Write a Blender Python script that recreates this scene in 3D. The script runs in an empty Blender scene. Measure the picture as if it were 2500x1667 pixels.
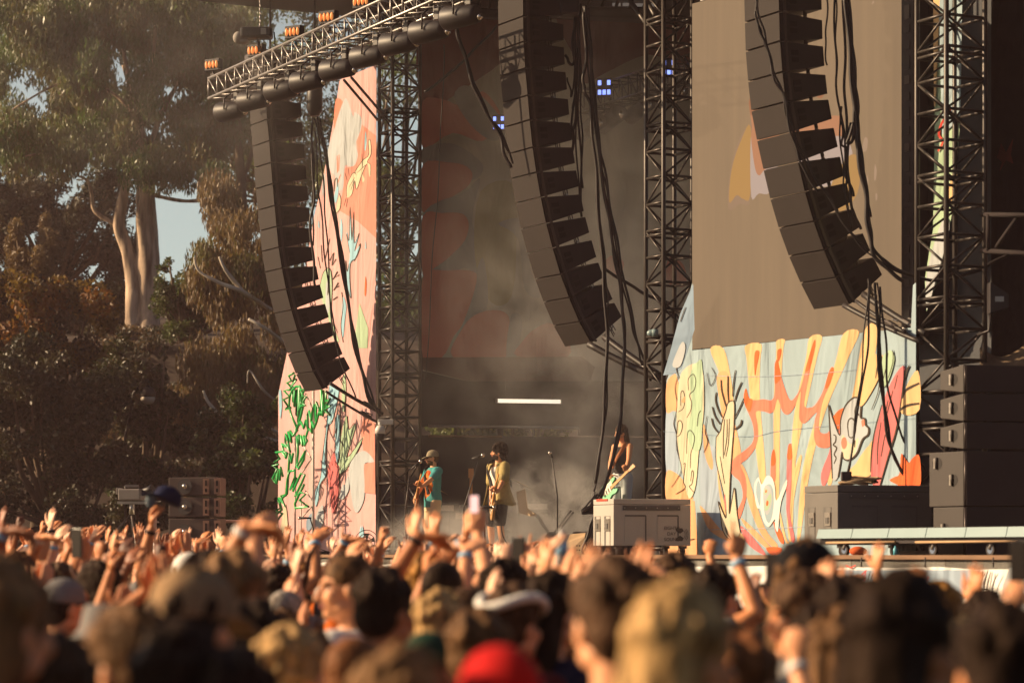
import bpy, bmesh, math, random
import numpy as np
from mathutils import Vector as V, Matrix, geometry, noise
R = math.radians
S = bpy.context.scene
COL = S.collection
# ------------------------------------------------------------------ camera, sky, sun, exposure
F, CX, YH, HC = 6500.0, 1250.0, 1350.0, 1.95      # focal length in photo pixels, centre column, eye-level row, eye height
cam = bpy.data.objects.new('camera', bpy.data.cameras.new('camera')); COL.objects.link(cam)
cam.location = (0, 0, HC); cam.rotation_euler = (R(90), 0, 0)
cam.data.sensor_width = 36; cam.data.lens = 36 * F / 2500
cam.data.shift_y = (YH - 833.5) / 2500
cam.data.clip_start = 0.1; cam.data.clip_end = 2000
cam.data.dof.use_dof = True; cam.data.dof.focus_distance = 41.5; cam.data.dof.aperture_fstop = 2.2
cam.data.dof.aperture_blades = 0
S.camera = cam
SUN = V((-0.99, 0.08, 0)).normalized() * math.cos(R(24)) + V((0, 0, math.sin(R(24))))
w = bpy.data.worlds.new('World'); S.world = w; w.use_nodes = True
nt = w.node_tree; bg = nt.nodes['Background']
sky = nt.nodes.new('ShaderNodeTexSky'); sky.sky_type = 'NISHITA'; sky.sun_disc = False
sky.sun_elevation = R(24); sky.sun_rotation = math.atan2(SUN.x, SUN.y); sky.air_density = 1.0; sky.dust_density = 6.0; sky.ozone_density = 1.5
nt.links.new(sky.outputs[0], bg.inputs[0]); bg.inputs[1].default_value = 0.05
# pale haze low over the horizon beyond the stage
wtc = nt.nodes.new('ShaderNodeTexCoord'); wsx = nt.nodes.new('ShaderNodeSeparateXYZ'); nt.links.new(wtc.outputs['Generated'], wsx.inputs[0])
wel = nt.nodes.new('ShaderNodeMapRange'); wel.inputs[1].default_value = .34; wel.inputs[2].default_value = .06; wel.interpolation_type = 'SMOOTHSTEP'; nt.links.new(wsx.outputs[2], wel.inputs[0])
waz = nt.nodes.new('ShaderNodeMapRange'); waz.inputs[1].default_value = .55; waz.inputs[2].default_value = .95; waz.interpolation_type = 'SMOOTHSTEP'; nt.links.new(wsx.outputs[1], waz.inputs[0])
wml = nt.nodes.new('ShaderNodeMath'); wml.operation = 'MULTIPLY'; nt.links.new(wel.outputs[0], wml.inputs[0]); nt.links.new(waz.outputs[0], wml.inputs[1])
bg2 = nt.nodes.new('ShaderNodeBackground'); bg2.inputs[0].default_value = (.25, .305, .285, 1); nt.links.new(wml.outputs[0], bg2.inputs[1])
wad = nt.nodes.new('ShaderNodeAddShader'); nt.links.new(bg.outputs[0], wad.inputs[0]); nt.links.new(bg2.outputs[0], wad.inputs[1]); nt.links.new(wad.outputs[0], nt.nodes['World Output'].inputs[0])
sl = bpy.data.lights.new('sun', 'SUN'); sl.energy = 5.0; sl.angle = R(0.5); sl.color = (1.0, 0.72, 0.43)
so = bpy.data.objects.new('sun', sl); COL.objects.link(so); so.location = (-30, 0, 30)
so.rotation_euler = (-SUN).to_track_quat('-Z', 'Y').to_euler()
S.view_settings.view_transform = 'Standard'; S.view_settings.look = 'None'
S.view_settings.exposure = 0.72; S.view_settings.gamma = 1.0; S.view_settings.use_curve_mapping = False
cy = S.cycles
cy.use_denoising = True; cy.max_bounces = 6; cy.diffuse_bounces = 3; cy.glossy_bounces = 2; cy.transmission_bounces = 3
cy.volume_bounces = 2; cy.transparent_max_bounces = 6; cy.volume_step_rate = 2.0; cy.volume_max_steps = 128
cy.caustics_reflective = False; cy.caustics_refractive = False; cy.sample_clamp_indirect = 4.0

# ------------------------------------------------------------------ helpers
def lin(c):
    c = c / 255.0
    return c / 12.92 if c <= 0.04045 else ((c + 0.055) / 1.055) ** 2.4
def rgb(r, g, b): return (lin(r), lin(g), lin(b), 1.0)
MATS = {}
def mat(name, col, rough=0.6, metal=0.0, var=0.12, scale=6.0, bump=0.0, bscale=40.0, emit=0.0, transl=0.0, spec=0.4, wrinkle=0.0):
    if name in MATS: return MATS[name]
    m = bpy.data.materials.new(name); m.use_nodes = True
    t = m.node_tree; b = t.nodes['Principled BSDF']
    b.inputs['Roughness'].default_value = rough; b.inputs['Metallic'].default_value = metal
    b.inputs['Specular IOR Level'].default_value = spec
    tc = t.nodes.new('ShaderNodeTexCoord')
    if var:
        n = t.nodes.new('ShaderNodeTexNoise'); n.inputs['Scale'].default_value = scale; n.inputs['Detail'].default_value = 5
        t.links.new(tc.outputs['Object'], n.inputs['Vector'])
        mx = t.nodes.new('ShaderNodeMix'); mx.data_type = 'RGBA'
        mx.inputs[6].default_value = tuple(c * (1 - var) for c in col[:3]) + (1,)
        mx.inputs[7].default_value = tuple(min(1, c * (1 + var)) for c in col[:3]) + (1,)
        t.links.new(n.outputs[0], mx.inputs[0]); t.links.new(mx.outputs[2], b.inputs['Base Color'])
    else:
        b.inputs['Base Color'].default_value = col
    last = None
    if bump:
        n2 = t.nodes.new('ShaderNodeTexNoise'); n2.inputs['Scale'].default_value = bscale; n2.inputs['Detail'].default_value = 3
        t.links.new(tc.outputs['Object'], n2.inputs['Vector'])
        bp = t.nodes.new('ShaderNodeBump'); bp.inputs['Strength'].default_value = bump; bp.inputs['Distance'].default_value = 0.02
        t.links.new(n2.outputs[0], bp.inputs['Height']); t.links.new(bp.outputs[0], b.inputs['Normal'])
    if wrinkle:   # long soft folds of hung cloth
        mp = t.nodes.new('ShaderNodeMapping'); mp.inputs['Scale'].default_value = (1.3, 1.3, 0.45)
        t.links.new(tc.outputs['Object'], mp.inputs[0])
        n2 = t.nodes.new('ShaderNodeTexNoise'); n2.inputs['Scale'].default_value = 1.0; n2.inputs['Detail'].default_value = 3
        n2.inputs['Distortion'].default_value = 0.8
        t.links.new(mp.outputs[0], n2.inputs['Vector'])
        bp = t.nodes.new('ShaderNodeBump'); bp.inputs['Strength'].default_value = wrinkle; bp.inputs['Distance'].default_value = 0.25
        t.links.new(n2.outputs[0], bp.inputs['Height']); t.links.new(bp.outputs[0], b.inputs['Normal'])
    if emit:
        b.inputs['Emission Color'].default_value = col; b.inputs['Emission Strength'].default_value = emit
    if transl:
        tr = t.nodes.new('ShaderNodeBsdfTranslucent')
        tr.inputs[0].default_value = (min(1, col[0] * 1.5), min(1, col[1] * 1.5), col[2], 1)
        ms = t.nodes.new('ShaderNodeMixShader'); ms.inputs[0].default_value = transl
        out = t.nodes['Material Output']
        t.links.new(b.outputs[0], ms.inputs[1]); t.links.new(tr.outputs[0], ms.inputs[2]); t.links.new(ms.outputs[0], out.inputs[0])
    MATS[name] = m
    return m
O = V((0, 0, HC))
def ray(x, y): return V(((x - CX) / F, 1.0, -(y - YH) / F))
def U(x, y, Y): return O + ray(x, y) * Y          # the point that stands Y metres out along a sight line
def to_px(p): return CX + F * p.x / p.y, YH - F * (p.z - HC) / p.y
class Plane:
    def __init__(s, p, n): s.p = V(p); s.n = V(n).normalized()
    def px(s, x, y):
        r = ray(x, y); return O + r * ((s.p - O).dot(s.n) / r.dot(s.n))
    def off(s, d): return Plane(s.p + s.n * d, s.n)
UZ = V((0, 0, 1))
class MB:
    """collects boxes, tubes, polygons and links them as ONE mesh"""
    def __init__(s): s.v = []; s.f = []; s.m = []; s.sm = []; s.mats = []
    def mi(s, m):
        if m is None: return 0
        if m not in s.mats: s.mats.append(m)
        return s.mats.index(m)
    def add(s, vs, fs, m=None, smooth=False):
        o = len(s.v); k = s.mi(m); s.v.extend([tuple(p) for p in vs])
        for f in fs: s.f.append([i + o for i in f]); s.m.append(k); s.sm.append(smooth)
    def hexa(s, p, m=None):   # 8 points: bottom 4 ccw, top 4 ccw
        s.add(p, [(3, 2, 1, 0), (4, 5, 6, 7), (0, 1, 5, 4), (1, 2, 6, 5), (2, 3, 7, 6), (3, 0, 4, 7)], m)
    def box(s, c, ax, ay, az, m=None):   # centre and three half vectors
        c = V(c); ax = V(ax); ay = V(ay); az = V(az)
        s.hexa([c - ax - ay - az, c + ax - ay - az, c + ax + ay - az, c - ax + ay - az,
                c - ax - ay + az, c + ax - ay + az, c + ax + ay + az, c - ax + ay + az], m)
    def abox(s, lo, hi, m=None):
        lo = V(lo); hi = V(hi); h = (hi - lo) / 2
        s.box((lo + hi) / 2, (h.x, 0, 0), (0, h.y, 0), (0, 0, h.z), m)
    def tube(s, pts, r, n=8, m=None, cap=True, smooth=True):
        pts = [V(p) for p in pts]; rs = r if isinstance(r, (list, tuple)) else [r] * len(pts)
        T = (pts[1] - pts[0]).normalized(); a = T.orthogonal().normalized(); vs = []
        for i, p in enumerate(pts):
            d = (pts[min(i + 1, len(pts) - 1)] - pts[max(i - 1, 0)])
            d = d.normalized() if d.length > 1e-9 else T
            a = (a - d * a.dot(d)); a = a.normalized() if a.length > 1e-6 else d.orthogonal().normalized()
            b = d.cross(a)
            for k in range(n):
                t = 2 * math.pi * k / n; vs.append(p + (a * math.cos(t) + b * math.sin(t)) * rs[i])
        fs = []
        for i in range(len(pts) - 1):
            for k in range(n):
                k2 = (k + 1) % n; fs.append((i * n + k, i * n + k2, (i + 1) * n + k2, (i + 1) * n + k))
        s.add(vs, fs, m, smooth)
        if cap:
            o = len(s.v) - len(vs); k = s.mi(m)
            for f in (list(range(n))[::-1], [(len(pts) - 1) * n + j for j in range(n)]):
                s.f.append([q + o for q in f]); s.m.append(k); s.sm.append(False)
    def ell(s, c, r, M=None, seg=12, m=None):
        vs = []; fs = []; nr = max(4, seg // 2 + 1)
        c = V(c)
        for i in range(nr + 1):
            ph = math.pi * i / nr
            for k in range(seg):
                t = 2 * math.pi * k / seg
                p = V((r[0] * math.sin(ph) * math.cos(t), r[1] * math.sin(ph) * math.sin(t), r[2] * math.cos(ph)))
                vs.append(c + (M @ p if M else p))
        for i in range(nr):
            for k in range(seg):
                k2 = (k + 1) % seg
                if i == 0: fs.append((k, (i + 1) * seg + k, (i + 1) * seg + k2))
                elif i == nr - 1: fs.append((i * seg + k, (i + 1) * seg + k, i * seg + k2))
                else: fs.append((i * seg + k, (i + 1) * seg + k, (i + 1) * seg + k2, i * seg + k2))
        s.add(vs, fs, m, True)
    def poly(s, vs, m=None):
        s.add(vs, [tuple(range(len(vs)))], m)
    def mesh(s, name, mtl=None):
        me = bpy.data.meshes.new(name); me.from_pydata(s.v, [], s.f)
        for m in (s.mats or ([mtl] if mtl else [])): me.materials.append(m)
        me.polygons.foreach_set('material_index', s.m); me.polygons.foreach_set('use_smooth', s.sm); me.update()
        return me
    def build(s, name, mtl=None, parent=None, bevel=0.0, loc=None):
        o = bpy.data.objects.new(name, s.mesh(name, mtl)); COL.objects.link(o)
        if parent is not None: o.parent = parent
        if loc is not None: o.location = loc
        if bevel:
            b = o.modifiers.new('bevel', 'BEVEL'); b.width = bevel; b.segments = 2; b.limit_method = 'ANGLE'
        return o
def tag(o, label=None, cat=None, group=None, kind=None):
    if label: o['label'] = label
    if cat: o['category'] = cat
    if group: o['group'] = group
    if kind: o['kind'] = kind
    return o
def empty(name, loc=(0, 0, 0), rz=0.0):
    o = bpy.data.objects.new(name, None); COL.objects.link(o); o.location = loc; o.rotation_euler = (0, 0, rz)
    o.empty_display_size = 0.2; return o
class Local(MB):
    """like MB, but takes world points and stores them relative to a thing's base"""
    def __init__(s, base): super().__init__(); s.base = V(base)
    def add(s, vs, fs, m=None, smooth=False): super().add([V(p) - s.base for p in vs], fs, m, smooth)
def copy_tree(o, parent=None):
    c = o.copy(); COL.objects.link(c)
    if parent is not None: c.parent = parent
    for ch in o.children: copy_tree(ch, c)
    return c
def smooth_pts(pts, closed=False, n=5):
    P = [V(p).to_2d() if len(p) == 2 else V(p) for p in pts]; out = []; N = len(P)
    rng = range(N) if closed else range(N - 1)
    for i in rng:
        if closed: a, b, c, d = P[i - 1], P[i], P[(i + 1) % N], P[(i + 2) % N]
        else: a, b, c, d = P[max(i - 1, 0)], P[i], P[i + 1], P[min(i + 2, N - 1)]
        for k in range(n):
            t = k / n
            out.append(0.5 * ((2 * b) + (c - a) * t + (2 * a - 5 * b + 4 * c - d) * t * t + (3 * b - a - 3 * c + d) * t ** 3))
    if not closed: out.append(P[-1])
    return out
def sag(a, b, s, n=10):
    a = V(a); b = V(b)
    return [a.lerp(b, i / n) - UZ * s * 4 * (i / n) * (1 - i / n) for i in range(n + 1)]
def art(mb, plane, items, org=(0, 0), sc=1.0, d0=0.002, step=0.00016):
    """printed shapes laid on a banner: fills and brush strokes, each a sheet a little above the one below"""
    T = lambda p: (org[0] + p[0] / sc, org[1] + p[1] / sc)
    if plane.n.dot(O - plane.p) < 0: plane = Plane(plane.p, -plane.n)
    for k, it in enumerate(items):
        pl = plane.off(d0 + step * k)
        if it[0] == 'f':
            pts = [T(p) for p in it[2]]
            if len(it) < 4: pts = [tuple(p) for p in smooth_pts(pts, True, 4)]
            tri = geometry.tessellate_polygon([[V((p[0], p[1], 0)) for p in pts]])
            mb.add([pl.px(*p) for p in pts], tri, it[1])
        else:
            pts = smooth_pts([T(p) for p in it[3]], False, 4) if len(it) < 5 else [V(T(p)) for p in it[3]]
            wd = it[2] / 2 / sc * 1.15; L = []; n = len(pts)
            for i, p in enumerate(pts):
                d = pts[min(i + 1, n - 1)] - pts[max(i - 1, 0)]
                if d.length < 1e-6: d = V((1, 0))
                q = V((-d.y, d.x)).normalized() * wd * (0.45 + 0.55 * math.sin(math.pi * min(1, max(0.08, (i + .5) / n))) ** 0.5)
                L.append((p + q, p - q))
            vs = []; fs = []
            for i, (a, b) in enumerate(L):
                pj = plane.off(d0 + step * k + 0.000001 * i)
                vs += [pj.px(*a), pj.px(*b)]
                if i: fs.append((2 * i - 2, 2 * i - 1, 2 * i + 1, 2 * i))
            mb.add(vs, fs, it[1])
# stage axes: front line through the three towers
T1, T2, T3 = V((-1.9, 45, 0)), V((2.2, 37.3, 0)), V((5.24, 31.8, 0))
UU = (T3 - T1).normalized(); NN = V((UU.y, -UU.x, 0))            # along the front, and out towards the audience
DECK = 1.92
# ------------------------------------------------------------------ ground, hill
m_ground = mat('trampled_grass', (0.06, 0.055, 0.025, 1), 0.9, var=0.5, scale=0.8, bump=0.5, bscale=6)
m_hill = mat('dry_hill_grass', (0.04, 0.024, 0.015, 1), 0.95, var=0.5, scale=0.5, bump=0.8, bscale=3)
def hill_z(x, y):
    t = min(1, max(0, (y - 55 + 0.10 * (x + 10)) / 19.0)); t = t * t * (3 - 2 * t)
    z = 7.9 * t + min(26, max(0, y - 74)) * 0.135
    return z * (1 if x < 8 else max(0.4, 1 - (x - 8) / 40)) + 0.35 * noise.noise(V((x * 0.2, y * 0.2, 0))) * t
vs = []; fs = []; NX, NY = 70, 60
for j in range(NY + 1):
    for i in range(NX + 1):
        x = -75 + 150 * i / NX; y = 52 + 98 * (j / NY) ** 1.3
        vs.append((x, y, hill_z(x, y) + (0.004 if j else 0.004)))
for j in range(NY):
    for i in range(NX):
        a = j * (NX + 1) + i; fs.append((a, a + 1, a + NX + 2, a + NX + 1))
g = MB(); g.add(vs, fs, m_hill, True); tag(g.build('hill'), kind='structure')
g = MB(); g.poly([(-900, -300, 0), (900, -300, 0), (900, 1500, 0), (-900, 1500, 0)], m_ground); tag(g.build('ground'), kind='structure')

# ------------------------------------------------------------------ trees
rng = np.random.default_rng(7)
def leaf_mesh(name, C, RAD, N, ln, wd, droop, mats, flat=0.0, seed=1):
    """C clump centres, RAD radii (k,3); N leaves scattered through the clumps; every leaf a small diamond"""
    rg = np.random.default_rng(seed); C = np.array(C, float); RAD = np.array(RAD, float)
    wgt = (RAD[:, 0] * RAD[:, 2]); wgt = wgt / wgt.sum()
    k = rg.choice(len(C), N, p=wgt)
    d = rg.normal(size=(N, 3)); d /= np.linalg.norm(d, axis=1)[:, None]
    r = rg.random(N) ** 0.45
    P = C[k] + d * r[:, None] * RAD[k]
    ax = rg.normal(size=(N, 3)) * (1 - droop * 0.75); ax[:, 2] -= droop * 1.6
    ax /= np.linalg.norm(ax, axis=1)[:, None]
    sd = np.cross(ax, rg.normal(size=(N, 3))); sd /= np.linalg.norm(sd, axis=1)[:, None]
    L = ln * (0.6 + 0.8 * rg.random(N))[:, None]; W = wd * (0.6 + 0.8 * rg.random(N))[:, None]
    q = np.stack([P - ax * L * .5, P + sd * W * .5 - ax * L * .08, P + ax * L * .5, P - sd * W * .5 - ax * L * .08], 1).reshape(-1, 3)
    me = bpy.data.meshes.new(name)
    me.vertices.add(4 * N); me.vertices.foreach_set('co', q.ravel())
    me.loops.add(4 * N); me.loops.foreach_set('vertex_index', np.arange(4 * N, dtype=np.int32))
    me.polygons.add(N); me.polygons.foreach_set('loop_start', np.arange(0, 4 * N, 4, dtype=np.int32))
    for m in mats: me.materials.append(m)
    tint = (rg.random(len(C)) * len(mats)).astype(int)[k]
    sw = rg.random(N) < 0.3; tint[sw] = (rg.random(sw.sum()) * len(mats)).astype(int)
    me.polygons.foreach_set('material_index', tint.astype(np.int32)); me.update(calc_edges=True)
    return me
m_euc = [mat('gum_leaf_olive', (0.10, 0.12, 0.042, 1), 0.45, var=0.3, transl=0.3), mat('gum_leaf_green', (0.075, 0.12, 0.036, 1), 0.45, var=0.3, transl=0.3),
         mat('gum_leaf_grey', (0.12, 0.135, 0.075, 1), 0.4, var=0.3, transl=0.25), mat('gum_leaf_brown', (0.115, 0.10, 0.042, 1), 0.5, var=0.3, transl=0.3)]
m_wil = [mat('weeping_leaf_tan', (0.17, 0.115, 0.06, 1), 0.5, var=0.3, transl=0.3), mat('weeping_leaf_brown', (0.125, 0.08, 0.042, 1), 0.5, var=0.3, transl=0.3),
         mat('weeping_leaf_olive', (0.11, 0.105, 0.045, 1), 0.5, var=0.3, transl=0.3)]
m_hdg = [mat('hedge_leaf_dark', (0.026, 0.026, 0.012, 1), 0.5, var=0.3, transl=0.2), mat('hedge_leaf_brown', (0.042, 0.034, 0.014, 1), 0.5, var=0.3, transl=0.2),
         mat('hedge_leaf_olive', (0.035, 0.038, 0.014, 1), 0.5, var=0.3, transl=0.2)]
m_aut = [mat('autumn_leaf_orange', (0.17, 0.07, 0.016, 1), 0.5, var=0.3, transl=0.3), mat('autumn_leaf_ochre', (0.15, 0.095, 0.025, 1), 0.5, var=0.3, transl=0.3),
         mat('autumn_leaf_dark', (0.04, 0.026, 0.012, 1), 0.5, var=0.3, transl=0.3)]
m_grn = [mat('shrub_leaf_green', (0.065, 0.085, 0.025, 1), 0.45, var=0.3, transl=0.3), mat('shrub_leaf_deep', (0.04, 0.055, 0.02, 1), 0.45, var=0.3, transl=0.3)]
m_bark = mat('pale_gum_bark', (0.44, 0.31, 0.21, 1), 0.8, var=0.4, scale=2.2, bump=0.6, bscale=9)
m_barkd = mat('dark_bark', (0.13, 0.09, 0.06, 1), 0.9, var=0.4, scale=3, bump=0.6, bscale=9)
m_barkw = mat('whitish_bark', (0.5, 0.44, 0.36, 1), 0.8, var=0.3, scale=3, bump=0.4, bscale=9)
def streak(m):
    t = m.node_tree; n = next(q for q in t.nodes if q.type == 'TEX_NOISE'); mp = t.nodes.new('ShaderNodeMapping'); mp.inputs['Scale'].default_value = (1.6, 1.6, .22); tc = next(q for q in t.nodes if q.type == 'TEX_COORD')
    t.links.new(tc.outputs['Object'], mp.inputs[0]); t.links.new(mp.outputs[0], n.inputs['Vector']); n.inputs['Scale'].default_value = 3.2
    mx = next(q for q in t.nodes if q.type == 'MIX'); mx.inputs[6].default_value = (.10, .065, .045, 1); mx.inputs[7].default_value = (.60, .44, .31, 1)
    cr = t.nodes.new('ShaderNodeValToRGB'); cr.color_ramp.elements[0].position = .36; cr.color_ramp.elements[1].position = .60; t.links.new(n.outputs[0], cr.inputs[0]); t.links.new(cr.outputs[0], mx.inputs[0])
streak(m_bark)
def clumps(pts, Y, dY=2.0, rs=1.0, seed=0, squash=1.0):
    rd = random.Random(seed); C = []; RR = []
    for (x, y, r) in pts:
        yy = Y + rd.uniform(-dY, dY); p = U(x, y, yy); q = r * yy / F * rs
        C.append(tuple(p)); RR.append((q * rd.uniform(.85, 1.2), q * rd.uniform(.8, 1.4), q * squash * rd.uniform(.8, 1.15)))
    return C, RR
def tree(name, label, cat, pts, Y, N, ln, wd, droop, mats, limbs, bark, dY=2.0, seed=0, group=None, squash=1.0, foot=None):
    C, RR = clumps(pts, Y, dY, 1.0, seed, squash)
    if foot is None: foot = U(sum(p[0] for p in pts) / len(pts), 1350, Y); foot.z = max(0, hill_z(foot.x, Y)) - 0.1
    root = empty(name, foot); tag(root, label, cat, group)
    o = bpy.data.objects.new('crown', leaf_mesh('crown', np.array(C) - np.array(foot), RR, N, ln, wd, droop, mats, seed=seed + 11))
    COL.objects.link(o); o.parent = root
    t = Local(foot)
    for lb in limbs:     # each limb: (x, y, radius px, [dY])
        P = [U(a[0], a[1], Y + (a[3] if len(a) > 3 else 0)) for a in lb]; rad = [a[2] * Y / F for a in lb]
        sp = smooth_pts(P, False, 7); rr = []
        for i in range(len(lb) - 1):
            for k in range(7): rr.append(rad[i] + (rad[i + 1] - rad[i]) * k / 7)
        rr.append(rad[-1]); o0 = len(t.v); t.tube(sp, rr, 16, bark)
        for q in range(len(sp)):          # knobbly, fluted surface
            c_ = sp[q] - t.base
            for k in range(16):
                v = V(t.v[o0 + q * 16 + k]); d = v - c_; f = 1 + .34 * noise.noise(V((v.x * 2.2, v.y * 2.2, v.z * .55))) + .16 * noise.noise(V((v.x * 6, v.y * 6, v.z * 1.6)))
                t.v[o0 + q * 16 + k] = tuple(c_ + d * f)
    if not limbs:
        top = V(C[0]) if C else foot + V((0, 0, 4))
        top = sum((V(c) for c in C), V((0, 0, 0))) / len(C)
        t.tube([foot - V((0, 0, .3)), foot.lerp(top, .5) + V((.15, 0, 0)), top], [.22, .16, .07], 8, bark)
        for c in C[::2]: t.tube([foot.lerp(top, .5) + V((.15, 0, 0)), foot.lerp(V(c), .7), V(c)], [.08, .05, .015], 5, bark)
    tr = t.build('trunk', bark, root)
    return root
def scatter(x0, x1, y0, y1, r0, r1, n, holes=(), seed=0, ok=None):
    rd = random.Random(seed); out = []; tries = 0
    while len(out) < n and tries < n * 30:
        tries += 1; x = rd.uniform(x0, x1); y = rd.uniform(y0, y1); r = rd.uniform(r0, r1)
        if any(((x - h[0]) / (h[2] + r * .55)) ** 2 + ((y - h[1]) / (h[3] + r * .55)) ** 2 < 1 for h in holes): continue
        if ok and not ok(x, y, r): continue
        out.append((x, y, r))
    return out
HOLES = [(75, 195, 60, 30), (20, 258, 45, 12), (285, 212, 22, 18), (357, 318, 9, 26), (430, 232, 32, 30), (395, 215, 12, 14), (560, 415, 12, 26), (430, 560, 60, 90), (475, 512, 55, 34), (250, 262, 8, 10)]
# big old gum on the slope
pts = scatter(-40, 600, -60, 470, 26, 62, 150, HOLES, 3, lambda x, y, r: y < (430 if x < 240 else 455 if x < 400 else 440) and not (225 < x < 400 and y > 400 and (x - 300) ** 2 < 60 ** 2 and y > 430))
tree('gum_tree', 'tall eucalyptus with two pale forked trunks on the slope', 'tree', pts, 75, 92000, 0.185, 0.048, 0.8, m_euc,
     [[(347, 850, 64), (343, 815, 38), (333, 772, 26), (328, 700, 20), (318, 640, 18), (305, 595, 17), (291, 548, 14), (297, 504, 12), (305, 460, 9), (318, 400, 8), (330, 330, 7), (322, 240, 5), (300, 160, 4)],
      [(354, 850, 66), (357, 812, 44), (361, 764, 34), (362, 700, 27), (359, 580, 24), (356, 490, 22), (348, 380, 14), (336, 290, 12), (318, 215, 8), (300, 120, 5)],
      [(290, 550, 7), (250, 531, 5), (228, 509, 4.5), (223, 473, 4), (214, 442, 3.5), (190, 430, 2)],
      [(336, 290, 8), (352, 215, 6), (372, 150, 4), (380, 60, 3)],
      [(352, 420, 9), (385, 300, 8), (405, 255, 6), (440, 190, 4), (480, 60, 2)],
      [(356, 470, 6), (397, 482, 4.5), (451, 491, 4), (505, 489, 4), (545, 494, 3.4), (541, 470, 2)],
      [(336, 290, 6), (270, 225, 4), (160, 200, 3), (30, 268, 2)], [(150, 392, 2.4), (105, 376, 3.2), (60, 382, 1.6)],
      [(545, 85, 3), (490, 58, 4), (460, 30, 4), (440, -20, 4)]],
     m_bark, 3.0, 5, squash=1.15, foot=V((-10.4, 75, 7.6)))
# darker gum behind
pts = scatter(-60, 330, -60, 420, 40, 75, 60, [(75, 195, 40, 16), (425, 235, 20, 18), (430, 560, 60, 90)], 23) + scatter(440, 640, -60, 380, 35, 60, 34, [(560, 415, 12, 20)], 24)
tree('gum_tree', 'second eucalyptus with grey green foliage, behind the big forked one', 'tree', pts, 88, 42000, 0.24, 0.06, 0.75, m_euc[:3],
     [[(130, 800, 16), (120, 560, 13), (140, 300, 10), (170, 100, 6)], [(600, 760, 14), (590, 450, 11), (560, 200, 8), (520, 40, 4)], [(590, 450, 6), (660, 240, 4), (700, 100, 2)]], m_barkd, 3.0, 25, squash=1.1,
     foot=V((-13, 88, 8)))
# cypress-like dark tree above the hedge
pts = scatter(-60, 345, 430, 800, 28, 52, 105, [], 33, lambda x, y, r: x + r * .75 < 352)
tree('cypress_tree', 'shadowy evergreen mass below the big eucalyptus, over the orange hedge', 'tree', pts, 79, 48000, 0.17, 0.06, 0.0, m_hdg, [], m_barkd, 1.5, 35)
pts = [(40, 560, 18), (38, 600, 26), (50, 650, 34), (110, 545, 16), (112, 585, 24), (100, 640, 32), (130, 600, 24), (75, 690, 36), (120, 690, 30)]
tree('cypress_tree', 'rusty brown pointed conifer standing over the autumn hedge', 'tree', pts, 66, 9000, 0.13, 0.04, -0.5, m_wil[:2], [], m_barkd, 0.6, 36, squash=1.4)
# dry undergrowth on the slope
pts = scatter(225, 470, 800, 960, 14, 30, 60, [], 143); C, RR = clumps(pts, 70, 1.0, 1.0, 143, .7)
C = [(c[0], min(78, 62 + (960 - p[1]) * .085), c[2]) for c, p in zip(C, pts)]; C = [(U(p[0], p[1], c[1]).x, c[1], hill_z(U(p[0], p[1], c[1]).x, c[1]) + .12) for c, p in zip(C, pts)]; RR = [(r[0] * 2.2, r[1] * 2.0, .22) for r in RR]
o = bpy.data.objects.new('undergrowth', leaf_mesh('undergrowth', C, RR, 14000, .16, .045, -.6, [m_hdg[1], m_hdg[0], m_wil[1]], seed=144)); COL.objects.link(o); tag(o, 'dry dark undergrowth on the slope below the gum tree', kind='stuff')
# autumn shrubs on the slope (upper, lit) and dark hedge below
pts = scatter(-60, 270, 670, 880, 30, 55, 40, [], 43, lambda x, y, r: y > 690 + (x - 100) * .35)
tree('autumn_shrub', 'broad shrub with orange and ochre autumn leaves under the conifers', 'shrub', pts, 61, 17000, 0.12, 0.075, 0.2, m_aut, [], m_barkd, 1.2, 45)
pts = scatter(-60, 300, 830, 1290, 38, 62, 60, [], 53)
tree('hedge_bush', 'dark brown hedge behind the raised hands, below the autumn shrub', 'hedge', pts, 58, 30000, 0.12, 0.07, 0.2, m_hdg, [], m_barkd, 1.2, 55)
pts = scatter(270, 470, 900, 1290, 28, 50, 46, [], 63, lambda x, y, r: y > 980 or 310 < x < 420)
pts += [(390, 905, 14), (398, 870, 11), (405, 850, 7), (330, 890, 12), (292, 900, 12), (380, 930, 26), (285, 930, 16)]
tree('green_shrub', 'leafy dark green shrub around the globe street lamp', 'shrub', pts, 60, 18000, 0.11, 0.075, 0.1, m_hdg + m_grn[1:], [], m_barkd, 0.8, 65)
pts = scatter(480, 690, 950, 1290, 26, 46, 40, [], 73, lambda x, y, r: y > 1010 or x > 560)
tree('green_shrub', 'lighter green bush beside the stacked field speakers', 'shrub', pts, 57, 15000, 0.11, 0.07, 0.2, m_grn + m_hdg[2:], [], m_barkd, 0.8, 75)
pts = scatter(395, 540, 690, 820, 22, 40, 26, [], 83) + [(392, 690, 22), (400, 655, 18), (412, 640, 14)]
tree('green_shrub', 'sunlit round shrub at the foot of the weeping tree on the slope', 'shrub', pts, 70, 8000, 0.12, 0.07, 0.1, m_grn, [], m_barkd, 0.8, 85)
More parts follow.
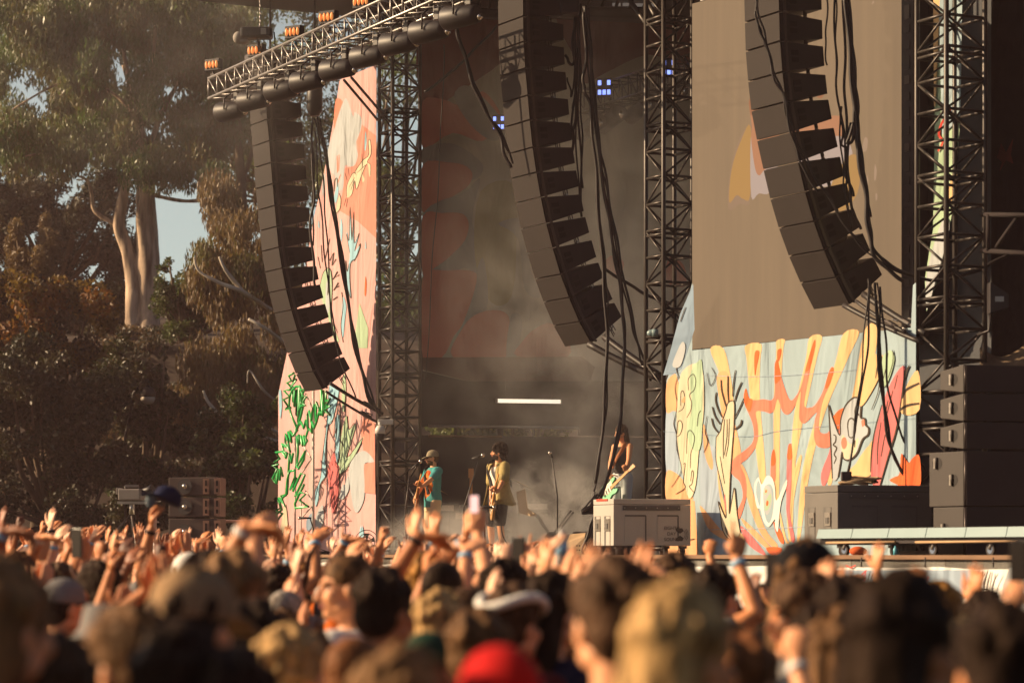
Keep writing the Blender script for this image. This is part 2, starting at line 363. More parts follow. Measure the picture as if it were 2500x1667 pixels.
# weeping tree with white limbs
pts = scatter(420, 720, 470, 1020, 30, 52, 88, [(420, 560, 36, 80), (440, 780, 50, 60)], 93, lambda x, y, r: x > 470 + max(0, 560 - y) * .55 - max(0, y - 760) * .15)
tree('weeping_gum', 'weeping tree with brown drooping leaves and whitish bare limbs', 'tree', pts, 62, 44000, 0.17, 0.04, 0.95, m_wil + m_wil[:1],
     [[(760, 1150, 12), (740, 900, 10), (690, 770, 8), (660, 755, 5), (594, 714, 5.5, -2.5), (535, 690, 4, -2.8), (486, 662, 3, -2.8), (474, 628, 2, -2.8)], [(594, 714, 5, -2.5), (553, 663, 4, -2.8), (535, 627, 2.4, -2.8)],
      [(700, 850, 6), (686, 832, 5, -2), (647, 801, 4.5, -2.8), (607, 779, 3, -2.8)], [(760, 1100, 8), (700, 1085, 5, -2), (634, 1064, 4.2, -2.8), (567, 1040, 4.4, -2.8), (513, 988, 4, -2.8), (496, 953, 2.4, -2.8)],
      [(730, 1080, 4), (660, 1046, 3.6, -2.5), (611, 1001, 3.4, -2.8), (571, 952, 2, -2.8)], [(720, 1010, 3), (650, 960, 3, -2.6), (610, 905, 2.2, -2.8), (604, 935, 1.4, -2.8)], [(690, 1130, 2), (640, 1118, 2.6, -2.6), (600, 1095, 1.6, -2.8)]],
     m_barkw, 2.0, 95, squash=1.25, foot=V((-4.8, 62, 2)))
# trees on the rise behind the stage
for i, (x, y0, y1, Y, lab) in enumerate([(820, 130, 1330, 82, 'tall olive eucalyptus standing behind the pink banner'), (1230, 960, 1330, 58, 'bushy tree showing through the slot in the rear stage wall'),
                                      (1480, 500, 1330, 78, 'wide bushy tree behind the stage, past the slot'), (960, 60, 1330, 90, 'tall grey green tree seen through the lattice of the far tower'), (640, -60, 470, 92, 'hazy eucalyptus behind the lighting truss')]):
    pts = scatter(x - 170, x + 170, y0, y1, 40, 75, 52, [(430, 560, 110, 130)] if i == 4 else [], 103 + i)
    tree('bushy_tree', lab, 'tree', pts, Y, 17000 if i != 1 else 30000, 0.2, 0.075, 0.45, (m_euc[:3] if i != 1 else [mat('bright_bush_leaf', (.26, .26, .08, 1), .5, var=.3, transl=.3), m_euc[0], m_grn[0]]), [], m_barkd, 2.0, 113 + i)
# unseen trees past the frame's edge, added to shade the hedge
for i, (x, y, h) in enumerate([(-22, 58, 6.5), (-30, 66, 6.0), (-20, 49.5, 7), (-27, 53, 8)]):
    rd = random.Random(200 + i); C = []; RR = []
    for k in range(34):
        a = rd.uniform(0, 6.28); z = rd.uniform(.12, 1); q = rd.uniform(0, 3.6) * (1.15 - z * .75)
        C.append((q * math.cos(a), q * math.sin(a), h * z)); RR.append((1.5, 1.5, 1.3))
    z0 = hill_z(x, y) - .1; root = empty('bushy_tree', (x, y, z0))
    tag(root, ['unseen broad dark tree added beyond the hedge to shade it', 'tallest dark tree uphill, unseen, added to shade the hedge', 'unseen low dark tree beside the field, added to shade the hedge', 'unseen middling dark tree past the field, added to shade the hedge'][i], 'tree')
    o = bpy.data.objects.new('crown', leaf_mesh('crown', C, RR, 9000, .3, .16, .2, m_hdg, seed=300 + i)); COL.objects.link(o); o.parent = root
    t = MB(); t.tube([(0, 0, 0), (.1, 0, h * .5), (0, 0, h * .9)], [.35, .25, .08], 8, m_barkd); t.build('trunk', m_barkd, root)
# ------------------------------------------------------------------ stage
m_blk = mat('black_steel', (0.028, 0.022, 0.022, 1), 0.45, 0.3, var=0.3, spec=0.5)
m_truss = mat('dark_truss_paint', (0.05, 0.043, 0.04, 1), 0.42, 0.4, var=0.3, spec=0.5)
m_alu = mat('truss_aluminium', (0.30, 0.28, 0.27, 1), 0.4, 0.7, var=0.2)
m_deck = mat('stage_deck_ply', (0.09, 0.07, 0.055, 1), 0.7, var=0.3, bump=0.2)
m_plank = mat('brown_edge_plank', (0.20, 0.11, 0.06, 1), 0.7, var=0.4, scale=3)
m_skirt = mat('grey_skirt_board', (0.33, 0.32, 0.29, 1), 0.7, var=0.25, scale=2)
m_drape = mat('black_drape', (0.018, 0.012, 0.013, 1), 0.9, var=0.3, wrinkle=0.6)
def F_at(s, n, z): return T1 + UU * s + NN * n + UZ * z
LEN = (T3 - T1).length
st = empty('concert_stage', T1.copy()); tag(st, 'open air concert stage with black roof and wood edged deck', 'stage')
D = Local(T1); D.hexa([F_at(-5.5, -9, DECK - .25), F_at(-5.5, 3.0, DECK - .25), F_at(LEN + 9, 3.0, DECK - .25), F_at(LEN + 9, -9, DECK - .25),
                       F_at(-5.5, -9, DECK), F_at(-5.5, 3.0, DECK), F_at(LEN + 9, 3.0, DECK), F_at(LEN + 9, -9, DECK)], m_deck); D.build('deck', m_deck, st)
D = Local(T1); D.hexa([F_at(-5.5, 3.003, DECK - .032), F_at(-5.5, 3.05, DECK - .032), F_at(LEN + 9, 3.05, DECK - .032), F_at(LEN + 9, 3.003, DECK - .032),
                       F_at(-5.5, 3.003, DECK + .012), F_at(-5.5, 3.05, DECK + .012), F_at(LEN + 9, 3.05, DECK + .012), F_at(LEN + 9, 3.003, DECK + .012)], m_plank); D.build('edge_plank', m_plank, st)
for k in range(18):
    a = -5.5 + k * 1.62; D = Local(T1)
    D.hexa([F_at(a, 2.92, 0), F_at(a, 3.0, 0), F_at(a + 1.6, 3.0, 0), F_at(a + 1.6, 2.92, 0), F_at(a, 2.92, DECK - .033), F_at(a, 3.0, DECK - .033), F_at(a + 1.6, 3.0, DECK - .033), F_at(a + 1.6, 2.92, DECK - .033)], m_skirt)
    D.build('skirt_board', m_skirt, st)
# roof slab with dark underside
RZ = 11.45
D = Local(T1); D.hexa([F_at(-2.4, -9, RZ), F_at(-2.4, 3.2, RZ), F_at(LEN + 8, 3.2, RZ), F_at(LEN + 8, -9, RZ), F_at(-2.4, -9, RZ + .5), F_at(-2.4, 3.2, RZ + .5), F_at(LEN + 8, 3.2, RZ + .5), F_at(LEN + 8, -9, RZ + .5)], m_blk)
D.build('roof', m_blk, st)
# ---- lattice towers
def lattice(mb, a, b, sx, sy, pan, r, rc, m, dbl=4, phase=0):
    """horizontals and diagonals of a box truss from a to b; sx, sy half widths"""
    L = (b - a).length; d = (b - a) / L; n = max(1, round(L / pan)); cs = [sx + sy, sx - sy, -sx - sy, -sx + sy]
    for i in range(n):
        p = a + d * (L * i / n); q = a + d * (L * (i + 1) / n)
        for k in range(4):
            c0, c1 = cs[k], cs[(k + 1) % 4]
            mb.tube([p + c0, p + c1], r, 6, m)
            if i % dbl == 0: mb.tube([p + c0 - d * .07, p + c1 - d * .07], r, 6, m)
            if (i + phase + k) % 2: mb.tube([p + c0, q + c1], r * .85, 5, m)
            else: mb.tube([p + c1, q + c0], r * .85, 5, m)
def tower(base, half, pan, top, label):
    root = empty('truss_tower', base + UZ * DECK); tag(root, label, 'truss tower', 'lattice towers along the stage front')
    sx = UU * half; sy = NN * half
    for c in (sx + sy, sx - sy, -sx + sy, -sx - sy):
        t = Local(base + UZ * DECK); t.tube([base + c + UZ * DECK, base + c + UZ * top], .032, 8, m_truss); t.build('chord', m_truss, root)
    z = DECK + .1; k = 0
    while z < top - .2:
        z2 = min(top, z + pan * 4); t = Local(base + UZ * DECK)
        lattice(t, base + UZ * z, base + UZ * z2, sx, sy, pan, .019, .03, m_truss, 4, k); t.build('lattice', m_truss, root)
        z = z2; k += 1
    t = Local(base + UZ * DECK)
    t.box(base + UZ * (DECK + .03), UU * (half + .15), NN * (half + .15), UZ * .03, m_blk); t.build('base_plate', m_blk, root)
    return root
tower(T1, .255, .37, 11.4, 'dark lattice tower between the pink banner and the stage opening')
tower(T2, .235, .37, 11.4, 'dark lattice tower beside the big video screen and the grey flight case')
tower(T3, .285, .37, 11.4, 'dark lattice tower behind the black speaker stack')
# ---- line arrays
m_grille = mat('speaker_grille', (0.024, 0.019, 0.018, 1), 0.7, 0.0, spec=.2, var=0.1, scale=3, bump=0.25, bscale=300)
m_cab = mat('speaker_cabinet_black', (0.026, 0.018, 0.02, 1), 0.55, var=0.25, scale=4)
m_rig = mat('rigging_steel', (0.09, 0.075, 0.07, 1), 0.35, 0.7, var=0.2)
m_pock = mat('handle_pocket', (0.008, 0.006, 0.006, 1), 0.7, var=0)
def line_array(pts, Y, W, Dp, label):
    """pts: near front corner of every cabinet joint, top to bottom, in photo pixels; they lie in a vertical plane along the stage's depth"""
    p0 = U(pts[len(pts) // 2][0], pts[len(pts) // 2][1], Y); pl = Plane(p0, UU)
    P = [pl.px(*p) for p in pts]; root = empty('line_array', P[0]); tag(root, label, 'speaker array', 'hanging line arrays')
    for i in range(len(P) - 1):
        a, b = P[i], P[i + 1]; up = (a - b).normalized(); back = (-NN - up * (-NN).dot(up)).normalized(); H = (a - b).length
        a2 = a - up * .004; b2 = b + up * .004; tp = H * .17
        ra = a2 + back * Dp - up * tp; rb = b2 + back * Dp + up * tp; e = -UU * W
        fi = back * .04 - up * 0
        c = Local(P[0])   # wedge cabinet
        A, B_, RA, RB = a2 + back * .03, b2 + back * .03, ra, rb
        c.hexa([B_, RB, RB + e, B_ + e, A, RA, RA + e, A + e], m_cab)
        cab = c.build('cabinet', m_cab, root, bevel=.006)
        gq = Local(P[0]); gq.hexa([b2 + up * .006, b2 + back * .028 + up * .006, b2 + back * .028 + e + up * .006, b2 + e + up * .006, a2 - up * .006, a2 + back * .028 - up * .006, a2 + back * .028 + e - up * .006, a2 + e - up * .006], m_grille)
        gq.build('grille', m_grille, cab, bevel=.004)
        hq = Local(P[0])  # rigging strip, pins and handle pocket on the side
        s0 = UU * .004
        hq.hexa([b2 + back * .06 , b2 + back * .10, b2 + back * .10 + s0 * 3, b2 + back * .06 + s0 * 3, a2 + back * .06, a2 + back * .10, a2 + back * .10 + s0 * 3, a2 + back * .06 + s0 * 3], m_rig)
        hq.tube([b2 + back * .08 + UU * .0, b2 + back * .08 + UU * .04], .016, 8, m_rig)
        hq.build('rigging_strip', m_rig, cab)
        mid = (a2 + b2) / 2 + back * (Dp * .32)
        for sgn in (1, -1):
            hp = Local(P[0]); hp.box(mid + up * (sgn * H * .12) + UU * .002, back * .055, up * .032, UU * .003, m_pock); hp.build('handle', m_pock, cab)
        if i % 1 == 0:
            rb2 = Local(P[0])
            for f, o in ((.62, .06), (.7, .12), (.88, .3)):
                rb2.tube([rb + (b2 - rb) * (1 - f) + e * o, rb + (b2 - rb) * (1 - f) + e * o - up * .16], .009, 5, m_rig)
            q_ = [rb + (b2 - rb) * (1 - f) + e * o - up * .07 for f, o in ((.62, .06), (.7, .12), (.88, .3))]; rb2.tube(q_, .011, 5, m_rig)
            rb2.build('rear_link', m_rig, cab)
    # hanging frame above
    t = Local(P[0]); t.box(P[0] + UZ * .06 - NN * Dp * .5 - UU * W * .5, -NN * Dp * .6, -UU * W * .5, UZ * .05, m_rig); t.build('flying_frame', m_rig, root)
    t = Local(P[0]); t.tube([P[0] - NN * Dp * .4 - UU * W * .5 + UZ * .1, P[0] - NN * Dp * .4 - UU * W * .5 + UZ * max(.5, RZ - P[0].z)], .02, 6, m_rig); t.build('hoist_chain', m_rig, root)
    return P
LA = line_array([(646, 136), (648, 188), (650, 240), (652, 292), (657, 344), (661, 397), (665, 449), (670, 502), (675, 553), (680, 604), (688, 655), (698, 706), (711, 757), (726, 808), (744, 857), (764, 907), (788, 952)], 45, .72, .64, 'curved line array hanging before the pink banner, far end of the stage')
CA = line_array([(1276, -86), (1276.5, -23), (1277, 40), (1278, 102), (1282, 167), (1288, 233), (1293, 293), (1300, 360), (1309, 421), (1320, 482), (1333, 546), (1349, 606), (1368, 670), (1389, 727), (1414, 786), (1443, 839)], 38, .75, .66, 'curved line array hanging before the stage opening above the grey case')
RA_ = line_array([(1898, -117), (1900, -44), (1902, 29), (1904, 101), (1910, 176), (1918, 249), (1932, 323), (1948, 396), (1965, 469), (1986, 541), (2011, 611), (2040, 678), (2074, 745)], 32.7, .76, .64, 'curved line array hanging before the video screen')
# ---- video screen
m_led = mat('led_screen_face', (0.014, 0.012, 0.010, 1), 0.95, var=0.10, scale=1.2, spec=0.02)
def led_detail(m):      # fine vertical seams between the LED tiles
    t = m.node_tree; b = t.nodes['Principled BSDF']; tc = t.nodes.new('ShaderNodeTexCoord')
    n = t.nodes.new('ShaderNodeTexNoise'); n.inputs['Scale'].default_value = 3.0; n.inputs['Detail'].default_value = 6
    mp = t.nodes.new('ShaderNodeMapping'); mp.inputs['Scale'].default_value = (3, 3, .12); t.links.new(tc.outputs['Object'], mp.inputs[0]); t.links.new(mp.outputs[0], n.inputs['Vector'])
    src = b.inputs['Base Color'].links[0].from_socket; mx = t.nodes.new('ShaderNodeMix'); mx.data_type = 'RGBA'; mx.blend_type = 'MULTIPLY'; mx.inputs[0].default_value = 1
    cr = t.nodes.new('ShaderNodeValToRGB'); cr.color_ramp.elements[0].position = .3; cr.color_ramp.elements[0].color = (.93, .93, .94, 1); cr.color_ramp.elements[1].position = .7; cr.color_ramp.elements[1].color = (1.04, 1.03, 1.02, 1)
    t.links.new(n.outputs[0], cr.inputs[0]); t.links.new(src, mx.inputs[6]); t.links.new(cr.outputs[0], mx.inputs[7]); t.links.new(mx.outputs[2], b.inputs['Base Color'])
    m2 = t.nodes.new('ShaderNodeMix'); m2.data_type = 'RGBA'; m2.blend_type = 'MULTIPLY'; m2.inputs[0].default_value = 1; m2.inputs[7].default_value = rgb(168, 137, 103); t.links.new(cr.outputs[0], m2.inputs[6]); t.links.new(m2.outputs[2], b.inputs['Emission Color']); b.inputs['Emission Strength'].default_value = .50
led_detail(m_led)
sa = U(1690, 853, 36.6); sb = U(2207, 853, 33.2); sb.z = sa.z; sd = (sb - sa).normalized(); sn = V((sd.y, -sd.x, 0)); SPL = Plane(sa, sn)
top_z = 9.42
root = empty('video_screen', sa); tag(root, 'tall brown video screen above the painted banner, singer partly shown', 'screen')
d = Local(sa); BL, BR = sa, sb; TL = V((sa.x, sa.y, SPL.px(1690, 10).z)); TR = V((sb.x, sb.y, TL.z))
d.poly([BL + sn * .001, BR + sn * .001, TR + sn * .001, TL + sn * .001], m_led)
def lit(n, r, g, b):
    m = mat(n, (.014, .012, .010, 1), .95, var=0, spec=.02); q = m.node_tree.nodes['Principled BSDF']; q.inputs['Emission Color'].default_value = rgb(r, g, b); q.inputs['Emission Strength'].default_value = .50; return m
C_fur = lit('screen_image_fur', 200, 150, 88); C_skin = lit('screen_image_skin', 205, 140, 100); C_tee = lit('screen_image_tee', 205, 178, 160)
C_ear = lit('screen_image_ear', 180, 120, 84); C_edge = lit('screen_image_soft', 172, 138, 108)
C_lite = lit('screen_image_highlight', 190, 155, 124)
art(d, SPL, [('f', C_edge, [(465, 1330), (480, 1080), (540, 880), (605, 790), (612, 800), (606, 1270), (540, 1300)]),
             ('f', C_fur, [(470, 1290), (487, 1080), (545, 900), (608, 810), (606, 1240), (560, 1270), (520, 1245)]),
             ('f', C_tee, [(608, 900), (640, 830), (720, 1000), (800, 1100), (730, 1230), (660, 1235), (612, 1255)]),
             ('f', C_skin, [(612, 900), (615, 800), (600, 700), (600, 640), (650, 620), (800, 700), (760, 1000), (690, 1090), (660, 1120), (635, 1070)]),
             ('f', C_ear, [(598, 640), (622, 632), (630, 690), (612, 740), (600, 700)]),
             ('f', C_skin, [(870, 830), (960, 780), (1180, 740), (1190, 860), (1100, 1000), (930, 1020)]), ('f', C_tee, [(900, 930), (1180, 870), (1260, 1000), (1200, 1150), (1000, 1180)]),
             ('f', C_fur, [(1120, 1190), (1230, 1000), (1300, 1020), (1290, 1230), (1180, 1350)]), ('f', C_ear, [(1030, 620), (1050, 596), (1075, 600), (1060, 630)]),
             ('f', C_lite, [(1320, 950), (1335, 880), (1355, 890), (1350, 950), (1335, 970)]), ('f', C_lite, [(1345, 1170), (1350, 1120), (1360, 1150), (1355, 1190)]), ('f', C_lite, [(1395, 1140), (1400, 1050), (1412, 1090), (1405, 1150)]),
             ('f', C_lite, [(1405, 1275), (1405, 1235), (1416, 1240), (1414, 1275)]), ('f', C_lite, [(1380, 30), (1390, 5), (1395, 20)])],
    (1600, 0), 2.613)
# lighter wedge near the lower edge, lit between the hung cabinets
d.build('display', m_led, root)
fr = Local(sa); fr.hexa([BL - sn * .16, BL - sn * .001, BR - sn * .001, BR - sn * .16, TL - sn * .16, TL - sn * .001, TR - sn * .001, TR - sn * .16], m_blk); fr.build('housing', m_blk, root)
fr = Local(sa); e0, e1 = SPL.px(2208, 838), SPL.px(2237, 838); e0.z = e1.z = sa.z + .02
fr.hexa([e0 - sn * .2, e0 + sn * .05, e1 + sn * .05, e1 - sn * .2, e0 - sn * .2 + UZ * 5.5, e0 + sn * .05 + UZ * 5.5, e1 + sn * .05 + UZ * 5.5, e1 - sn * .2 + UZ * 5.5], m_cab)
for k in range(26): q = e0.lerp(e1, .5) + UZ * (.12 + k * .21); fr.box(q + sn * .054, sd * .045, sn * .006, UZ * (.05 if k % 3 else .085), m_rig if k % 4 == 2 else m_blk)
fr.build('side_frame', m_cab, root)
fr = Local(sa)
for k in range(7): q = BL.lerp(BR, .06 + k * .055) + UZ * (TL.z - BL.z + .06); fr.box(q, sd * .05, sn * .02, UZ * .055, m_alu)
fr.tube([TL + UZ * .1, TL.lerp(TR, .5) + UZ * .1], .03, 6, m_alu); fr.build('hanging_bar', m_alu, root)
fr = Local(sa); fr.tube([BL - UZ * .03 + sn * .0, BR - UZ * .03], .028, 6, m_blk); fr.build('bottom_rail', m_blk, root)
# ---- painted banner of the near wing
A = lambda n, r, g, b, **k: mat('banner_ink_' + n, rgb(r, g, b), .75, var=.05, scale=2, spec=.15, wrinkle=.9, **k)
k_blue = A('pale_blue', 144, 164, 174); k_peach = A('peach', 206, 170, 124); k_or = A('orange', 210, 98, 54); k_pink = A('salmon', 208, 118, 98); k_cream = A('cream', 192, 183, 158)
k_grn = A('pale_green', 156, 180, 152); k_dark = A('outline_brown', 62, 54, 46); k_wht = A('white', 164, 170, 175); k_rose = A('rose', 198, 108, 110); k_steel = A('slate_blue', 120, 140, 160)
k_org2 = A('light_orange', 206, 156, 116); k_pnk = A('banner_pink', 197, 155, 154); k_sal = A('coral', 197, 130, 116); k_lblue = A('sky_blue', 140, 182, 200); k_sky = A('grey_blue', 150, 166, 182)
BP = Plane(T2 + NN * .31, NN)
bn = MB()
def clothpoly(mb, plane, pts, m, d=0.0):
    art(mb, plane, [('f', m, pts, 0)], d0=d)
clothpoly(bn, BP, [(1690, 690), (1668, 780), (1640, 895), (1627, 930), (1627, 1362), (2236, 1362), (2236, 690), (2229, 696), (2224, 800), (1690, 855)], k_blue)
c6 = ((1600, 900), 3.136); c5 = ((1600, 500), 2.613); c7 = ((2000, 900), 2.614)
I1 = [('f', k_steel, [(60, 50), (110, -120), (190, -420), (290, -650), (300, -300), (200, 0), (150, 40)], 0),
 ('f', k_sky, [(85, 300), (150, 400), (175, 780), (85, 800)]), ('f', k_org2, [(85, 120), (130, 50), (165, 60), (200, 250), (200, 340), (140, 320), (85, 330)]),
 ('f', k_org2, [(85, 790), (160, 800), (230, 880), (290, 1000), (180, 1040), (85, 1010)]), ('f', k_org2, [(85, 1010), (300, 1010), (330, 1440), (85, 1440)], 0),
 ('f', k_sky, [(355, 620), (480, 640), (520, 1010), (500, 1230), (360, 1120)]), ('f', k_sky, [(420, 1300), (560, 1320), (640, 1420), (590, 1446), (420, 1446)]),
 ('f', k_peach, [(690, -176), (808, -190), (802, -60), (800, 240), (846, 830), (800, 850), (728, 240), (700, -60)]), ('f', k_peach, [(905, 330), (925, -110), (928, -212), (992, -220), (975, -120), (955, 340), (945, 1010), (915, 1010)]),
 ('f', k_peach, [(1180, -236), (1275, -248), (1235, -80), (1130, 400), (1075, 700), (1055, 1000), (1040, 700), (1065, 330), (1150, -60)]), ('f', k_peach, [(1440, -268), (1560, -282), (1475, -80), (1300, 330), (1180, 800), (1110, 1280), (1085, 1280), (1130, 760), (1240, 340), (1370, -20)]),
 ('f', k_peach, [(420, -150), (520, -156), (575, 60), (600, 300), (560, 330), (500, 60)]), ('f', k_peach, [(1600, -290), (1700, -300), (1640, 60), (1420, 620), (1340, 900), (1330, 760), (1500, 240)]), ('f', k_peach, [(1010, 1000), (1090, 700), (1120, 690), (1060, 1000), (1050, 1290), (1020, 1290)]), ('f', k_org2, [(470, 60), (560, 40), (590, 330), (655, 640), (600, 740), (540, 640), (505, 330)]), ('f', k_org2, [(370, 420), (440, 700), (425, 770), (375, 640)]),
 ('f', k_org2, [(350, 1050), (500, 1230), (590, 1300), (560, 1320), (420, 1240), (360, 1120)]), ('f', k_org2, [(650, 740), (700, 800), (830, 1200), (935, 1345), (900, 1365), (790, 1230), (690, 950)]),
 ('f', k_org2, [(655, 1140), (760, 1230), (885, 1365), (850, 1372), (720, 1250)]), ('f', k_peach, [(475, 760), (520, 1000), (600, 1180), (690, 1300), (640, 1290), (540, 1180), (490, 960)]),
 ('f', k_peach, [(935, 1000), (1000, 1290), (1030, 1320), (1000, 1330), (960, 1200)]), ('f', k_peach, [(1475, 800), (1568, 690), (1700, 500), (1720, 640), (1600, 860)])]
art(bn, BP, I1, *c6)
FL = [(692, 150), (715, 220), (760, 240), (830, 233), (890, 240), (913, 180), (912, 0), (918, -50), (936, -72), (946, -20), (965, 70), (1010, 205), (1035, 240), (1060, 230), (1110, 150), (1150, 0), (1180, -110), (1218, -222), (1224, -170), (1185, 0), (1140, 250),
      (1150, 295), (1175, 298), (1220, 280), (1280, 180), (1330, 20), (1356, -14), (1366, 20), (1330, 130), (1280, 250), (1250, 430), (1268, 490), (1320, 490), (1350, 440), (1390, 520), (1340, 590), (1300, 606), (1240, 590), (1215, 520), (1220, 400), (1235, 330), (1150, 412), (1110, 400),
      (1100, 340), (1112, 170), (1060, 300), (1010, 350), (970, 320), (936, 230), (910, 310), (880, 340), (830, 325), (770, 330), (780, 420), (785, 520), (760, 610), (700, 690), (652, 735), (690, 830), (700, 950), (670, 1080), (640, 1150), (628, 1090), (670, 980), (650, 870), (600, 820), (580, 780), (600, 690),
      (690, 620), (745, 560), (755, 480), (735, 390), (690, 290), (676, 220)]
I2 = [('f', k_pink, FL), ('f', k_or, [(692, 152), (716, 222), (745, 240), (725, 330), (690, 288), (676, 220)]), ('f', k_or, [(914, 110), (913, 0), (919, -48), (936, -70), (946, -20), (962, 62), (940, 100)]),
 ('f', k_or, [(1148, 10), (1180, -108), (1217, -218), (1223, -170), (1188, -20), (1165, 20)]), ('f', k_or, [(1322, 45), (1355, -12), (1364, 20), (1332, 125), (1300, 150)]),
 ('f', k_or, [(1345, 400), (1400, 320), (1460, 300), (1440, 370), (1400, 460), (1370, 470)]), ('f', k_rose, [(1280, 900), (1270, 800), (1330, 640), (1345, 560), (1385, 560), (1340, 780), (1310, 870)]),
 ('f', k_pink, [(884, 840), (886, 680), (905, 615), (918, 680), (916, 850)]), ('f', k_or, [(886, 740), (888, 670), (905, 615), (918, 670), (917, 730)]), ('f', k_rose, [(1003, 1000), (1010, 640), (1030, 572), (1044, 620), (1040, 900), (1030, 1100), (1066, 1300), (1040, 1310), (1005, 1100)]),
 ('f', k_or, [(1010, 690), (1012, 630), (1030, 572), (1044, 620), (1043, 690)]), ('f', k_or, [(905, 1170), (960, 1240), (985, 1330), (960, 1330), (925, 1260)]), ('f', k_or, [(850, 1368), (960, 1368), (955, 1410), (890, 1425)]), ('f', k_rose, [(650, 1205), (710, 1250), (840, 1410), (800, 1410), (700, 1330)]),
 ('f', k_or, [(760, -120), (795, -130), (775, -20), (760, 50)]), ('f', k_or, [(935, -140), (965, -150), (950, -75), (935, -60)])]
art(bn, BP, I2, *c6, d0=.0055)
k_bwt = A('bright_white', 208, 210, 208)
I3 = [('f', k_bwt, [(758, 960), (758, 880), (790, 830), (815, 885), (850, 822), (890, 830), (915, 900), (922, 1000), (945, 980), (985, 880), (1008, 848), (1005, 900), (965, 1010), (948, 1130), (938, 1245), (916, 1210), (915, 1150), (870, 1208), (830, 1170), (805, 1075), (778, 1060)]),
 ('f', k_blue, [(772, 960), (775, 890), (790, 855), (808, 920), (800, 1050)]), ('f', k_blue, [(830, 1060), (835, 920), (870, 880), (900, 920), (905, 1060), (880, 1170), (850, 1160)]),
 ('f', k_wht, [(826, 1000), (830, 920), (850, 890), (885, 920), (895, 1010), (870, 1100), (845, 1110)]), ('f', k_grn, [(838, 1080), (845, 1010), (880, 955), (888, 1000), (868, 1070)]), ('f', k_or, [(848, 1045), (852, 1010), (866, 1015), (862, 1045)]), ('f', k_grn, [(834, 960), (842, 915), (860, 930), (850, 960)]), ('f', k_or, [(840, 945), (845, 925), (854, 932), (850, 946)]),
 ('f', k_cream, [(465, 525), (500, 470), (507, 420), (540, 320), (556, 262), (598, 250), (605, 340), (598, 480), (588, 600), (580, 720), (570, 900), (566, 1100), (590, 980), (606, 915), (625, 1100), (648, 1245), (615, 1300), (590, 1310), (545, 1285), (512, 1220), (500, 1120), (480, 1012), (510, 1080), (540, 1140), (528, 985), (480, 780), (463, 680)]),
 ('s', k_dark, 7, [(465, 525), (463, 680), (480, 780), (528, 985), (542, 1140), (512, 1085), (481, 1012), (500, 1120), (512, 1220), (545, 1285), (588, 1310)]), ('s', k_dark, 7, [(605, 340), (598, 480), (588, 600), (580, 720), (570, 900), (566, 1110), (590, 980), (606, 912), (625, 1100), (650, 1250)]),
 ('s', k_dark, 8, [(465, 525), (500, 470), (507, 420), (540, 320), (556, 262), (600, 248), (605, 340)]), ('s', k_dark, 9, [(502, 85), (506, 160), (528, 250), (546, 300)]), ('s', k_dark, 8, [(555, 55), (554, 160), (560, 260)]), ('s', k_dark, 8, [(612, 10), (598, 110), (590, 210)]), ('s', k_dark, 10, [(660, 102), (630, 170), (606, 250)]),
 ('s', k_dark, 9, [(676, 228), (650, 290), (606, 380)]), ('s', k_dark, 13, [(660, 390), (650, 430), (606, 465)]), ('s', k_dark, 10, [(467, 180), (460, 240), (480, 310), (510, 370)]), ('s', k_dark, 10, [(435, 290), (455, 360), (496, 425)]), ('s', k_dark, 10, [(430, 378), (445, 440), (482, 490)]),
 ('s', k_dark, 6, [(530, 385), (520, 520), (520, 685)]), ('s', k_dark, 6, [(548, 385), (548, 520), (528, 660)]), ('s', k_dark, 6, [(566, 382), (560, 560), (540, 670)]), ('s', k_dark, 5, [(495, 670), (510, 760), (530, 880)]), ('f', k_rose, [(528, 990), (532, 960), (542, 1060), (532, 1075)]), ('s', k_dark, 8, [(535, 1210), (550, 1260), (585, 1305)])]
plant = [('f', k_cream, [(185, 80), (225, 0), (300, -40), (360, 0), (372, 300), (335, 600), (310, 880), (270, 990), (235, 930), (190, 700), (165, 520), (165, 320)]),
 ('f', k_grn, [(262, 60), (330, -60), (360, 0), (352, 560), (290, 620), (240, 480), (280, 300)]), ('s', k_dark, 5, [(170, 60), (150, 150), (165, 260), (160, 330), (140, 420), (160, 500), (165, 620), (200, 760), (160, 850), (122, 905)]),
 ('s', k_dark, 6, [(255, 165), (252, 80), (290, 42), (310, 90), (298, 160), (262, 200), (278, 260), (270, 320), (240, 375)]), ('s', k_dark, 6, [(195, 285), (195, 190), (212, 170), (225, 220), (215, 300), (175, 330)]), ('s', k_dark, 6, [(240, 650), (245, 500), (270, 472), (300, 520), (290, 590), (272, 650), (270, 760)]),
 ('s', k_dark, 6, [(165, 500), (172, 410), (195, 398), (208, 440), (190, 500), (165, 520)]), ('s', k_dark, 6, [(320, 440), (330, 350), (350, 320)]), ('s', k_dark, 6, [(270, 860), (280, 780), (292, 800), (280, 880), (260, 900), (295, 945)]), ('s', k_dark, 6, [(215, 730), (228, 730), (215, 860), (228, 910), (155, 958)]),
 ('s', k_dark, 5, [(395, 30), (420, 130), (460, 60), (430, -10)]), ('s', k_dark, 5, [(395, 360), (380, 480), (400, 560), (370, 640)]), ('f', k_org2, [(200, 250), (225, 210), (222, 260)]),
 ('s', k_dark, 6, [(200, -190), (160, -30), (180, 80)]), ('f', k_wht, [(130, -30), (200, -200), (230, -160), (190, -20)]), ('s', k_dark, 6, [(190, -360), (230, -470)]), ('s', k_dark, 6, [(150, 1446), (210, 1330), (300, 1300)])]
art(bn, BP, I3, *c6, d0=.0115); art(bn, BP, plant, *c6, d0=.0115)
